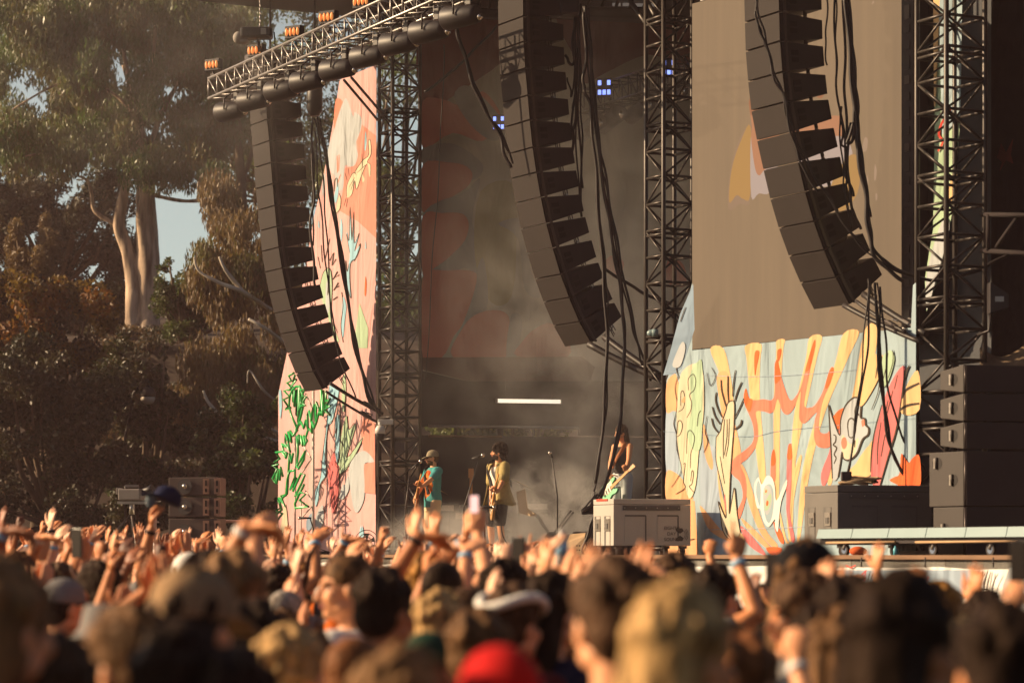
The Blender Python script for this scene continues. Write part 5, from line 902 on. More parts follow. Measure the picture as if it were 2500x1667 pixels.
t.add(vs, fs, mat('tan_tarp', (.16, .11, .07, 1), .8, var=.3, wrinkle=.6), True); o = tag(t.build('tarp'), 'tan tarp draped above the speaker stack', 'tarp'); so_ = o.modifiers.new('thick', 'SOLIDIFY'); so_.thickness = .02
c = U(1591, 813, 37.1); root = empty('warning_lamp', c); tag(root, 'small pale domed lamp on the tower beside the screen', 'lamp'); t = Local(c); t.tube([c + V((.09, 0, 0)), c + V((.0, 0, 0))], .055, 12, m_strip); t.build('housing', m_strip, root); t = Local(c); t.ell(c - V((.0, 0, 0)), (.07, .05, .05), None, 12, m_strip); t.build('dome', m_strip, root)
# dome security camera
c = U(928, 1050, 44.55); root = empty('dome_camera', c); tag(root, 'white dome security camera on the far tower', 'security camera'); m_wp = mat('white_plastic', (.65, .62, .58, 1), .4, var=.05)
t = Local(c); t.tube([c + UZ * .08, c + UZ * .02, c - UZ * .06], [.05, .085, .09], 16, m_wp); t.build('housing', m_wp, root); t = Local(c); t.ell(c - UZ * .07, (.085, .085, .11), None, 14, m_can); t.build('dome', m_can, root); t = Local(c); t.box(c + V((.09, .05, .14)), V((.13, 0, 0)), V((0, .05, 0)), UZ * .045, m_wp); t.tube([c + UZ * .08, c + UZ * .14], .03, 8, m_wp); t.build('arm', m_wp, root, bevel=.01)
# ---- green line sculpture and its poles
m_green = mat('glossy_green_tube', (.012, .36, .075, 1), .35, var=.1, spec=.6); m_pole = mat('white_pole_paint', (.62, .58, .53, 1), .5, var=.15)
GP = Plane(T1 + NN * .6, NN); G5 = lambda p, o=0: GP.off(o).px(620 + p[0] / 2.614, 800 + p[1] / 2.614)
root = empty('cactus_sculpture', G5((280, 900))); tag(root, 'bright green scribbled cactus sculpture of bent tube before the pink banner', 'sculpture')
GL = [[(255, 288), (222, 308), (240, 338), (212, 352), (240, 380), (232, 396), (192, 402), (228, 440), (188, 458), (218, 500), (202, 520), (235, 510)], [(262, 300), (250, 345), (270, 330), (240, 372), (262, 385)], [(300, 400), (325, 385), (310, 430), (335, 440), (305, 480), (330, 495), (300, 500)],
 [(275, 640), (240, 560), (224, 500), (228, 440), (245, 400), (268, 375), (292, 372), (312, 430), (318, 480), (300, 560), (278, 640)], [(245, 400), (250, 470), (262, 400), (258, 500), (274, 395), (270, 560), (286, 380), (282, 600), (300, 400), (292, 540), (308, 440)],
 [(270, 650), (300, 600), (318, 640), (330, 592), (345, 650), (342, 560), (352, 530), (366, 600), (372, 540), (385, 490), (395, 600), (398, 470), (415, 520), (425, 560), (430, 400), (440, 560), (444, 400), (450, 540), (462, 400), (460, 470), (485, 455), (460, 500), (490, 495), (455, 520), (485, 555), (445, 520), (435, 545), (415, 540), (400, 600), (385, 640), (370, 600), (370, 670), (350, 640), (330, 700), (340, 720), (325, 750), (318, 690), (310, 750), (300, 690), (292, 745), (285, 680)],
 [(278, 650), (250, 690), (232, 655), (240, 730), (218, 665), (222, 735), (202, 680), (200, 740), (232, 790), (220, 740), (205, 760), (180, 740), (190, 790), (212, 800), (205, 830), (180, 790), (140, 795), (165, 835), (130, 860), (160, 870), (118, 880), (150, 900), (120, 960), (138, 990), (150, 900), (146, 990), (160, 905), (165, 970), (172, 890), (185, 950)],
 [(275, 690), (282, 790), (272, 890), (300, 840), (326, 790), (318, 840), (285, 900), (272, 880)], [(250, 800), (240, 860), (228, 800), (212, 1060), (172, 1070), (198, 1140), (160, 1085), (158, 1100), (170, 1150), (142, 1165), (182, 1185), (150, 1225), (142, 1190), (178, 1160), (165, 1110), (190, 1075), (205, 1068), (215, 960), (228, 915)],
 [(228, 915), (262, 908), (262, 950), (232, 1030), (270, 960), (250, 1040), (300, 930), (326, 935), (300, 1000), (262, 1075), (300, 1050), (330, 1060), (290, 1100), (348, 1140), (265, 1150), (262, 1120), (290, 1060), (320, 1000)], [(130, 1258), (145, 1240)]]
for k, sp in enumerate(GL):
    t = Local(root.location); t.tube([G5(p, .015 * math.sin(i + k)) for i, p in enumerate(sp)], .024, 6, m_green); t.build('bent_tube', m_green, root)
for k, (pp, r, lab) in enumerate([([(380, 400), (378, 1460)], .024, 'thick white pole behind the green cactus sculpture'), ([(265, 640), (262, 1460)], .016, 'thin pole under the middle of the green cactus sculpture'), ([(300, 1080), (300, 1460)], .014, 'short thin pole under the lower loop of the green sculpture'), ([(150, 1220), (150, 1460)], .018, 'red banded white pole at the pink banner edge')]):
    t = MB(); t.tube([G5(p, -.12) for p in pp], r, 8, m_pole)
    if k == 3: t.tube([G5((150, 1340), -.12), G5((150, 1368), -.12)], .022, 8, m_red)
    if k == 0:
        for a, b in (((378, 820), (310, 920)), ((378, 1130), (305, 1210)), ((330, 420), (378, 520)), ((320, 760), (378, 850)), ((330, 1040), (378, 1110))): t.tube([G5(a, -.12), G5(b, -.13)], .014, 6, m_pole)
    tag(t.build('support_pole'), lab, 'pole', 'poles of the green sculpture')
# ---- mic stands, keyboard, fan at the far corner of the stage
def mic_stand(foot, pts, Y, label, mic=None, r=.012):
    p = U(foot[0], foot[1], Y); p.z = DECK; root = empty('microphone_stand', p); tag(root, label, 'microphone stand', 'microphone stands on stage')
    P = [p] + [U(a[0], a[1], Y + (a[2] if len(a) > 2 else 0)) for a in pts]; t = Local(p); t.tube(P, r, 6, m_blk); t.build('pole', m_blk, root)
    t = Local(p)
    for a in (0, 2.1, 4.2): t.tube([p + UZ * .12, p + V((.3 * math.cos(a), .3 * math.sin(a), .01))], .009, 5, m_blk)
    t.build('tripod', m_blk, root)
    if mic:
        a = U(mic[0][0], mic[0][1], Y); b = U(mic[1][0], mic[1][1], Y); d = (b - a).normalized(); t = Local(p); t.tube([a, b], [.014, .022], 8, m_can); mk = t.build('microphone', m_can, root); t = Local(p); t.ell(b + d * .02, (.032, .032, .032), None, 10, m_chrome); t.build('mesh_head', m_chrome, mk)
    return root
mic_stand((1135, 1330), [(1132, 1240), (1168, 1128)], 43.3, 'boom microphone stand in front of the singer', ((1152, 1120), (1176, 1112)))
mic_stand((992, 1330), [(990, 1240), (1000, 1160)], 44.0, 'microphone stand in front of the capped guitarist', ((1003, 1146), (1024, 1128)))
mic_stand((1361, 1335), [(1361, 1210), (1346, 1108)], 43.0, 'lone microphone stand amid the smoke', ((1349, 1118), (1344, 1108)))
mic_stand((1185, 1340), [(1183, 1290), (1178, 1240), (1205, 1238)], 42.0, 'low black microphone stand with level boom at the stage front', ((1170, 1238), (1203, 1238)))
mic_stand((775, 1352), [(768, 1300), (757, 1264), (735, 1264)], 45.6, 'black boom stand before the pink banner', ((760, 1264), (734, 1264)))
cables('black microphone lead hanging in a loop at the stage front', [[(1203, 1238), (1216, 1248), (1222, 1280), (1234, 1320), (1248, 1342)]], 42.0, .01, name='microphone_lead')
t = MB(); c = U(870, 1338, 45.2); c.z = DECK + .12; t.box(c, V((.32, -.08, 0)), V((.04, .14, 0)), UZ * .05, m_can); t.box(c + UZ * .052, V((.30, -.075, 0)), V((.02, .07, 0)), UZ * .004, m_wp); tag(t.build('keyboard', bevel=.01), 'dark keyboard lying at the far corner of the stage', 'keyboard')
c = U(895, 1322, 45.3); root = empty('floor_fan', c); tag(root, 'round wire floor fan before the pink banner', 'fan')
for r in (.2, .14, .08): t = Local(c); t.tube([c + V((.20 * r / .2 * math.cos(a), 0, r * math.sin(a))) for a in [i * math.pi / 10 for i in range(21)]], .007, 5, m_blk); t.build('guard_ring', m_blk, root)
t = Local(c)
for k in range(5): a = k * 1.2566; t.add([c + V((0, .02, 0)), c + V((.15 * math.cos(a), .02, .15 * math.sin(a))), c + V((.15 * math.cos(a + .6), .05, .15 * math.sin(a + .6)))], [(0, 1, 2)], m_can)
t.ell(c + V((0, .03, 0)), (.04, .05, .04), None, 10, m_can); t.build('rotor', m_can, root); t = Local(c); t.tube([c + V((-.2, 0, 0)), c + V((-.2, 0, -.2)), c + V((.2, 0, -.2)), c + V((.2, 0, 0))], .01, 5, m_blk); t.build('foot', m_blk, root)
# bent tan card, X stand, wedge monitor, amps
c = U(1285, 1235, 43.2); t = MB(); m_card = mat('tan_card', (.55, .40, .25, 1), .8, var=.08); pl = Plane(c, V((-.6, -.8, 0)))
PT = [(1261, 1201), (1282, 1193), (1288, 1240), (1268, 1252)]; P2 = [(1268, 1252), (1288, 1240), (1308, 1255), (1296, 1260)]
for Q in (PT, P2): vs = [pl.px(*q) for q in Q]; t.hexa([v - pl.n * .006 for v in vs] + [v + pl.n * .006 for v in vs], m_card)
for q in ((1292, 1251, 1304, 1260), (1298, 1250, 1309, 1258)): t.tube([pl.px(q[0], q[1]), pl.px(q[2], q[3])], .008, 5, m_card)
tag(t.build('card_sheet'), 'bent tan card sheet standing beside the singer', 'card')
c = U(1347, 1306, 43.4); root = empty('keyboard_stand', c); tag(root, 'dark X shaped stand folded in the smoke beside the mic stand', 'stand')
for a, b in (((1312, 1256), (1348, 1312)), ((1394, 1246), (1344, 1312)), ((1400, 1250), (1350, 1312)), ((1304, 1250), (1344, 1308))): t = Local(c); t.tube([U(a[0], a[1], 43.5), U(b[0], b[1], 43.4)], .018, 6, m_can); t.build('leg', m_can, root)
t = Local(c); t.ell(U(1347, 1315, 43.3), (.12, .1, .12), None, 12, m_can); t.build('joint', m_can, root)
c = U(1405, 1330, 42.4); c.z = DECK; root = empty('wedge_monitor', c); tag(root, 'tan wedge floor monitor beside the grey flight case', 'monitor speaker'); t = Local(c)
t.hexa([c + V((-.17, -.12, 0)), c + V((.17, -.2, 0)), c + V((.2, .2, 0)), c + V((-.14, .26, 0)), c + V((-.15, -.02, .2)), c + V((.15, -.12, .30)), c + V((.17, .12, .36)), c + V((-.08, .2, .34))], mat('tan_plywood', (.46, .31, .18, 1), .7, var=.2)); t.build('cabinet', m_wood, root, bevel=.01)
t = Local(c)
for k in range(4): t.ell(c + V((.02 + .04 * (k % 2), -.17, .08 + .07 * (k // 2))), (.012, .006, .012), None, 6, m_pock)
t.build('screw_hole', m_pock, root)
for k, (x, y, w_, h_, lab) in enumerate([(1140, 1325, .34, .5, 'black amplifier standing behind the two singers'), (1300, 1330, .3, .62, 'taller black amplifier hidden in the smoke'), (1082, 1330, .22, .6, 'dark keyboard rack behind the capped guitarist')]):
    c = U(x, 1350, 46.2); c.z = DECK; root = empty('amplifier', c); tag(root, lab, 'amplifier'); t = Local(c); t.box(c + UZ * h_ * .75, V((w_, .1, 0)), V((-.05, .2, 0)), UZ * h_ * .75, m_cab); t.build('cabinet', m_cab, root, bevel=.015); t = Local(c); t.box(c + UZ * h_ * .65 + V((-.0, -.22, 0)), V((w_ * .9, .05, 0)), V((0, .01, 0)), UZ * h_ * .55, m_grille); t.build('grille', m_grille, root); t = Local(c); t.box(c + UZ * h_ * 1.35 + V((0, -.23, 0)), V((w_ * .85, .05, 0)), V((0, .008, 0)), UZ * .05, m_latch); t.build('control_panel', m_latch, root)
c = U(1520, 1350, 43.1); t = MB(); t.box(V((c.x, c.y, DECK + .19)), V((.7, .1, 0)), V((-.1, .6, 0)), UZ * .19, m_blk); tag(t.build('drum_riser', bevel=.01), 'low black riser under the bass player, behind the grey case', 'riser')
c = U(1150, 1350, 45.6); root = empty('guitar_stand', V((c.x, c.y, DECK))); tag(root, 'orange spare guitar upright on a stand behind the singer', 'guitar'); b0 = root.location.copy()
t = Local(b0); t.ell(b0 + UZ * .45, (.15, .05, .2), None, 14, m_plank); t.ell(b0 + UZ * .68, (.11, .045, .14), None, 14, m_plank); t.build('body', m_plank, root); t = Local(b0); t.box(b0 + UZ * 1.02, V((.025, 0, 0)), V((0, .015, 0)), UZ * .32, mat('orange_neck', (.5, .2, .05, 1), .4)); t.box(b0 + UZ * 1.4, V((.045, 0, 0)), V((0, .012, 0)), UZ * .08, mat('orange_neck', (.5, .2, .05, 1), .4)); t.build('neck', None, root); t = Local(b0)
for a in (0, 2.1, 4.2): t.tube([b0 + UZ * .5, b0 + V((.25 * math.cos(a), .25 * math.sin(a), .01))], .01, 5, m_blk)
t.build('tripod', m_blk, root)
c = U(1172, 1350, 46.8); root = empty('drum_kit', V((c.x, c.y, DECK))); tag(root, 'dim drum kit with cymbals in the dark behind the musicians', 'drums'); b0 = root.location.copy(); m_drum = mat('drum_shell_grey', (.12, .10, .10, 1), .35, var=.15); m_brass = mat('cymbal_brass', (.45, .30, .12, 1), .3, .9)
t = Local(b0); t.tube([b0 + V((0, -.2, .3)), b0 + V((0, .2, .3))], .29, 20, m_drum); t.build('bass_drum', m_drum, root)
for dx, z, r in ((-.22, .78, .15), (.2, .78, .16), (-.62, .5, .19), (.62, .55, .2)): t = Local(b0); t.tube([b0 + V((dx, 0, z - .1)), b0 + V((dx, 0, z + .1))], r, 16, m_drum); t.tube([b0 + V((dx, 0, 0)), b0 + V((dx, 0, z - .1))], .012, 5, m_rig); t.build('tom_drum', m_drum, root)
for dx, z in ((-.75, 1.15), (.72, 1.25), (.35, 1.4)): t = Local(b0); t.tube([b0 + V((dx, .1, z)), b0 + V((dx + .01, .1, z + .02))], [.22, .03], 20, m_brass); t.build('cymbal', m_brass, root); t = Local(b0); t.tube([b0 + V((dx, .1, 0)), b0 + V((dx, .1, z))], .011, 5, m_rig); t.build('cymbal_stand', m_rig, root)
# ---- field gear on the far side: film camera, speaker stack, lamp post, rail
c = U(322, 1207, 40); root = empty('film_camera', c); tag(root, 'broadcast camera on a tripod behind the raised hands', 'camera'); m_cg = mat('camera_grey', (.24, .21, .19, 1), .45, var=.2)
t = Local(c); t.box(c, V((.17, -.03, 0)), V((.03, .12, 0)), UZ * .085, m_cg); t.build('body', m_cg, root, bevel=.015); t = Local(c); t.box(c + V((.0, -.02, .13)), V((.1, 0, 0)), V((0, .03, 0)), UZ * .018, m_cg); t.tube([c + V((-.1, 0, .08)), c + V((-.1, 0, .13))], .012, 6, m_cg); t.tube([c + V((.1, 0, .08)), c + V((.1, 0, .13))], .012, 6, m_cg); t.build('top_handle', m_cg, root)
t = Local(c); t.tube([c + V((.15, -.03, .03)), c + V((.26, -.05, .06)), c + V((.33, -.07, .09))], [.055, .06, .075], 12, m_can); t.build('lens', m_can, root); t = Local(c); t.box(c + V((-.19, .02, .05)), V((.045, 0, 0)), V((0, .06, 0)), UZ * .05, m_cg); t.build('viewfinder', m_cg, root, bevel=.01); t = Local(c); t.box(c - UZ * .12, V((.22, -.03, 0)), V((0, .05, 0)), UZ * .02, m_latch); t.tube([c - UZ * .12, c - UZ * .3], .04, 8, m_latch); t.build('head', m_latch, root)
for a in ((-.42, 0), (.10, -.25), (-.02, .35)): t = Local(c); t.tube([c - UZ * .28, c + V((a[0], a[1], -.75)), V((c.x + a[0] * 2.2, c.y + a[1] * 2.2, .02))], .018, 6, m_rig); t.build('leg', m_rig, root)
t = Local(c); t.tube([c + V((-.1, 0, -.12)), c + V((.45, -.1, -.1))], .01, 5, m_latch); t.build('pan_bar', m_latch, root)
m_field = mat('field_speaker_brown', (.085, .058, .05, 1), .6, var=.2)
for k, (y0, y1, lab) in enumerate([(1166, 1210, 'topmost of the stacked field speakers by the bushes'), (1214, 1262, 'second of the stacked field speakers by the bushes'), (1266, 1330, 'lower field speaker of the stack, over the raised hands')]):
    z1 = HC + (1350 - y0) / F * 48; z0 = HC + (1350 - y1) / F * 48; c = U(482, 1350, 48); c.z = z0; root = empty('field_speaker', c); tag(root, lab, 'speaker', 'field speakers stacked by the bushes'); h = (z1 - z0) / 2
    t = Local(c); t.box(c + UZ * h, V((.44, -.07, 0)), V((.05, .3, 0)), UZ * h, m_field); t.build('cabinet', m_field, root, bevel=.012)
    t = Local(c); t.tube([c + UZ * h + V((-.18, -.28, .0)), c + UZ * h + V((-.19, -.315, .0))], [.13, .14], 16, m_can); t.ell(c + UZ * h + V((-.19, -.315, 0)), (.05, .03, .05), None, 10, m_chrome); t.build('woofer', m_can, root)
    for q in (.20, .40):
        t = Local(c); t.box(c + UZ * h + V((q, -.365 - q * .1 + .0, 0)), V((.055, -.008, 0)), V((0, .02, 0)), UZ * h * .85, mat('copper_panel', (.30, .16, .11, 1), .5, var=.2)); t.box(c + UZ * h * 1.35 + V((q, -.39 - q * .1, 0)), V((.015, 0, 0)), V((0, .004, 0)), UZ * h * .3, m_pock); t.box(c + UZ * h * .55 + V((q, -.39 - q * .1, 0)), V((.015, 0, 0)), V((0, .004, 0)), UZ * h * .2, m_pock); t.build('end_panel', m_field, root)
t = MB(); t.tube([U(520, 1273, 48.5), U(683, 1271, 50)], .03, 8, mat('pinkish_rail', (.33, .22, .19, 1), .5)); t.tube([U(538, 1273, 48.5), V((U(538, 1273, 48.5).x, 48.5, 0))], .03, 6, m_barkd); t.tube([U(670, 1271, 49.9), V((U(670, 1271, 49.9).x, 49.9, 0))], .03, 6, m_barkd); tag(t.build('guard_rail'), 'thin level rail between the field speakers and the pink banner', 'rail')
t = MB(); c = U(378, 1350, 46); t.tube([V((c.x, c.y, 0)), U(378, 1258, 46)], .03, 8, m_latch); t.tube([U(370, 1274, 46), U(388, 1274, 46)], .015, 6, m_latch); tag(t.build('fence_post'), 'grey metal post with cross bolt beside the film camera', 'post')
c = U(361, 965, 59.2); root = empty('street_lamp', V((c.x - .5, c.y, max(0, hill_z(c.x, 59.2))))); tag(root, 'curved street lamp with a globe head among the bushes', 'street lamp')
b0 = root.location.copy(); t = Local(b0); t.tube([b0, V((b0.x, b0.y, c.z - .9)), U(318, 1010, 59.2), U(326, 960, 59.2), U(343, 935, 59.2), U(361, 926, 59.2), U(361, 945, 59.2)], .03, 8, m_can); t.build('post', m_can, root)
t = Local(b0); t.ell(c + UZ * .03, (.18, .18, .17), None, 16, m_can); t.tube([c + UZ * .3, c + UZ * .15], [.02, .07], 10, m_can); t.build('hood', m_can, root); t = Local(b0); t.ell(c - UZ * .07, (.165, .165, .14), None, 16, mat('frosted_globe', (.62, .54, .46, 1), .25, var=.05)); t.build('globe', m_wp, root)
# ------------------------------------------------------------------ people
def skinm(n, r, g, b):
    m = mat('skin_' + n, rgb(r, g, b), .5, var=.2, scale=7, spec=.35)
    b_ = m.node_tree.nodes['Principled BSDF']; b_.inputs['Subsurface Weight'].default_value = .12; b_.inputs['Subsurface Radius'].default_value = (.012, .005, .003); return m
SK = {'fair': skinm('fair', 226, 160, 116), 'tan': skinm('tan', 208, 138, 90), 'olive': skinm('olive', 188, 120, 76), 'brown': skinm('brown', 138, 82, 52), 'pale': skinm('pale', 236, 184, 150), 'deep': skinm('deep', 92, 54, 36)}
HR = {'black': (.011, .007, .006), 'dark brown': (.045, .023, .013), 'brown': (.085, .042, .018), 'sandy': (.17, .09, .04), 'blond': (.36, .22, .09), 'auburn': (.14, .05, .018), 'golden': (.24, .11, .025), 'grey': (.22, .2, .18)}
HM = {k: mat('hair_' + k.replace(' ', '_'), v + (1,), .6, var=.35, scale=14, bump=.35, bscale=60, spec=.12 if k == 'black' else .28) for k, v in HR.items()}
CL = {'black': (20, 16, 18), 'white': (225, 220, 212), 'grey': (120, 116, 114), 'navy': (26, 30, 60), 'blue': (40, 80, 160), 'red': (185, 24, 22), 'orange': (190, 92, 30), 'dark green': (30, 58, 44), 'maroon': (74, 20, 26), 'tan': (150, 120, 88), 'pale blue': (150, 175, 195), 'brown': (84, 54, 36), 'yellow': (205, 160, 60), 'pink': (205, 120, 120), 'teal': (60, 140, 140)}
def strands(m):
    t = m.node_tree; b = t.nodes['Principled BSDF']; n = [q for q in t.nodes if q.type == 'TEX_NOISE'][0]; tc = next(q for q in t.nodes if q.type == 'TEX_COORD'); mp = t.nodes.new('ShaderNodeMapping'); mp.inputs['Scale'].default_value = (1, 1, .16)
    t.links.new(tc.outputs['Object'], mp.inputs[0]); t.links.new(mp.outputs[0], n.inputs['Vector']); n.inputs['Scale'].default_value = 42; n.inputs['Detail'].default_value = 6; n.inputs['Distortion'].default_value = .6
    cr = t.nodes.new('ShaderNodeValToRGB'); cr.color_ramp.elements[0].position = .38; cr.color_ramp.elements[1].position = .64; t.links.new(n.outputs[0], cr.inputs[0]); mx = next(q for q in t.nodes if q.type == 'MIX'); t.links.new(cr.outputs[0], mx.inputs[0])
    c0, c1 = mx.inputs[6].default_value[:3], mx.inputs[7].default_value[:3]; mx.inputs[6].default_value = tuple(c * .55 for c in c0) + (1,); mx.inputs[7].default_value = tuple(min(1, c * 1.35) for c in c1) + (1,)
    b.inputs['Sheen Weight'].default_value = .05; b.inputs['Sheen Roughness'].default_value = .45; b.inputs['Sheen Tint'].default_value = (1, .55, .25, 1)  # orange sheen tint puts a sunlit rim glow into the hair
for _m in HM.values(): strands(_m)
for _m in HM.values(): _m.node_tree.nodes['Principled BSDF'].inputs['Specular Tint'].default_value = (1, .55, .28, 1)  # warm specular tint paints golden light into the hair highlights
CM = {k: mat('cloth_' + k.replace(' ', '_'), rgb(*v), .85, var=.14, scale=6, bump=.4, bscale=14, spec=.15) for k, v in CL.items()}
m_eye = mat('dark_eye', (.012, .008, .007, 1), .25, var=0); m_lip = mat('lip', rgb(172, 92, 78), .5, var=.05); m_jean = mat('dark_jeans', (.03, .035, .055, 1), .85, var=.2)
m_band = mat('wristband_pale_blue', rgb(140, 185, 215), .6, var=.05); m_bandw = mat('wristband_white', rgb(225, 222, 218), .6, var=.05)
def evalmesh(mb, voxel, it=2, dec=None, disp=0.0):
    me = mb.mesh('body'); o = bpy.data.objects.new('tmp', me); COL.objects.link(o)
    r = o.modifiers.new('r', 'REMESH'); r.mode = 'VOXEL'; r.voxel_size = voxel; r.use_smooth_shade = True
    if it: s = o.modifiers.new('s', 'SMOOTH'); s.iterations = it; s.factor = .5
    if dec: d = o.modifiers.new('d', 'DECIMATE'); d.ratio = dec
    out = bpy.data.meshes.new_from_object(o.evaluated_get(bpy.context.evaluated_depsgraph_get())); bpy.data.objects.remove(o); bpy.data.meshes.remove(me)
    out.polygons.foreach_set('use_smooth', [True] * len(out.polygons)); out.materials.clear(); return out
def limb(mb, pts, rad, n=10):
    mb.tube(pts, rad, n)
    for p, r in zip(pts, rad): mb.ell(p, (r * .995,) * 3, None, n)
def loft(mb, rings, n=18, M=None):
    vs = []; fs = []
    for (x, y, z, rx, ry) in rings:
        for k in range(n):
            a = 2 * math.pi * k / n; p = V((x + rx * math.cos(a), y + ry * math.sin(a), z)); vs.append(M @ p if M else p)
    for i in range(len(rings) - 1):
        for k in range(n): k2 = (k + 1) % n; fs.append((i * n + k, i * n + k2, (i + 1) * n + k2, (i + 1) * n + k))
    fs += [tuple(range(n))[::-1], tuple((len(rings) - 1) * n + k for k in range(n))]; mb.add(vs, fs, None, True)
FP = {'open': ([(8, 10)] * 4, .15), 'spread': ([(0, 4)] * 4, .30), 'relax': ([(18, 30), (24, 34), (28, 38), (32, 40)], .10), 'fist': ([(80, 95)] * 4, .0), 'flat': ([(6, 8)] * 4, .03), 'grip': ([(45, 60)] * 4, .05), 'cup': ([(30, 40)] * 4, .12),
      'point': ([(4, 6), (80, 95), (80, 95), (80, 95)], .0), 'horns': ([(4, 6), (80, 95), (80, 95), (2, 6)], .12), 'peace': ([(4, 6), (4, 6), (80, 95), (80, 95)], .2)}
def rot(v, ax, deg): return Matrix.Rotation(R(deg), 3, ax) @ v
def hand(mb, W, d, pn, side, kind, s=1.0):
    d = d.normalized(); pn = (pn - d * pn.dot(d)).normalized(); t = d.cross(pn) * side
    M = Matrix((t, pn, d)).transposed(); curls, spr = FP[kind]
    mb.ell(W + d * .052 * s, (.041 * s, .017 * s, .056 * s), M, 12); mb.ell(W + d * .075 * s, (.042 * s, .014 * s, .028 * s), M, 12); mb.ell(W + d * .038 * s + t * .02 * s + pn * .008 * s, (.02 * s, .016 * s, .034 * s), M, 10)
    ax = d.cross(pn).normalized(); tip = W
    for i in range(4):
        off = (.031, .0105, -.0105, -.031)[i] * s; L = (.072, .081, .075, .058)[i] * s; c1, c2 = curls[i]
        b = W + d * (.096 - .006 * abs(i - 1.2)) * s + t * off; dd = (d + t * (off / .031 / s * spr)).normalized(); P = [b - d * .02 * s, b]; cu = c1; q = b
        for f, c in ((.45, c1), (.32, c2), (.23, c2 * .7)):
            dirv = rot(dd, ax, 0) * math.cos(R(cu)) + pn * math.sin(R(cu)); q = q + dirv * L * f; P.append(q); cu += c2 if f > .3 else 0
        limb(mb, P, [.0105 * s, .0102 * s, .0098 * s, .009 * s, .0075 * s], 8)
        if (q - W).length > (tip - W).length: tip = q
    b = W + d * .03 * s + t * .028 * s
    if kind in ('fist', 'point', 'horns', 'peace'): P = [b, b + (d * .7 + t * .5 + pn * .5) * .035 * s, b + (d * .9 + pn * .9) * .045 * s - t * .008 * s, b + (d * .95 + pn * .75) * .05 * s - t * .034 * s]
    elif kind in ('grip', 'cup'): P = [b, b + (d * .6 + t * .6 + pn * .4) * .036 * s, b + (d * 1.1 + t * .6 + pn * .9) * .05 * s, b + (d * 1.4 + t * .4 + pn * 1.2) * .058 * s]
    else: P = [b, b + (d * .6 + t * .8) * .036 * s, b + (d * 1.2 + t * 1.1 + pn * .1) * .05 * s, b + (d * 1.75 + t * 1.25 + pn * .15) * .052 * s]
    limb(mb, P, [.014 * s, .0125 * s, .011 * s, .009 * s], 8)
    return tip
def ik(S, T, l1, l2, pole):
    v = T - S; d = min(v.length, (l1 + l2) * .998); u = v.normalized(); T = S + u * d
    a = (l1 * l1 - l2 * l2 + d * d) / (2 * d); h = math.sqrt(max(1e-6, l1 * l1 - a * a)); p = (pole - u * pole.dot(u)).normalized(); return S + u * a + p * h, T
class Pose: pass
TORSO = [(0, 0, .84, .155, .11), (0, 0, .95, .165, .115), (0, 0, 1.08, .142, .098), (0, .005, 1.22, .16, .108), (0, .005, 1.33, .172, .108), (0, -.005, 1.41, .15, .085), (0, -.01, 1.455, .085, .066), (0, -.01, 1.48, .06, .055)]
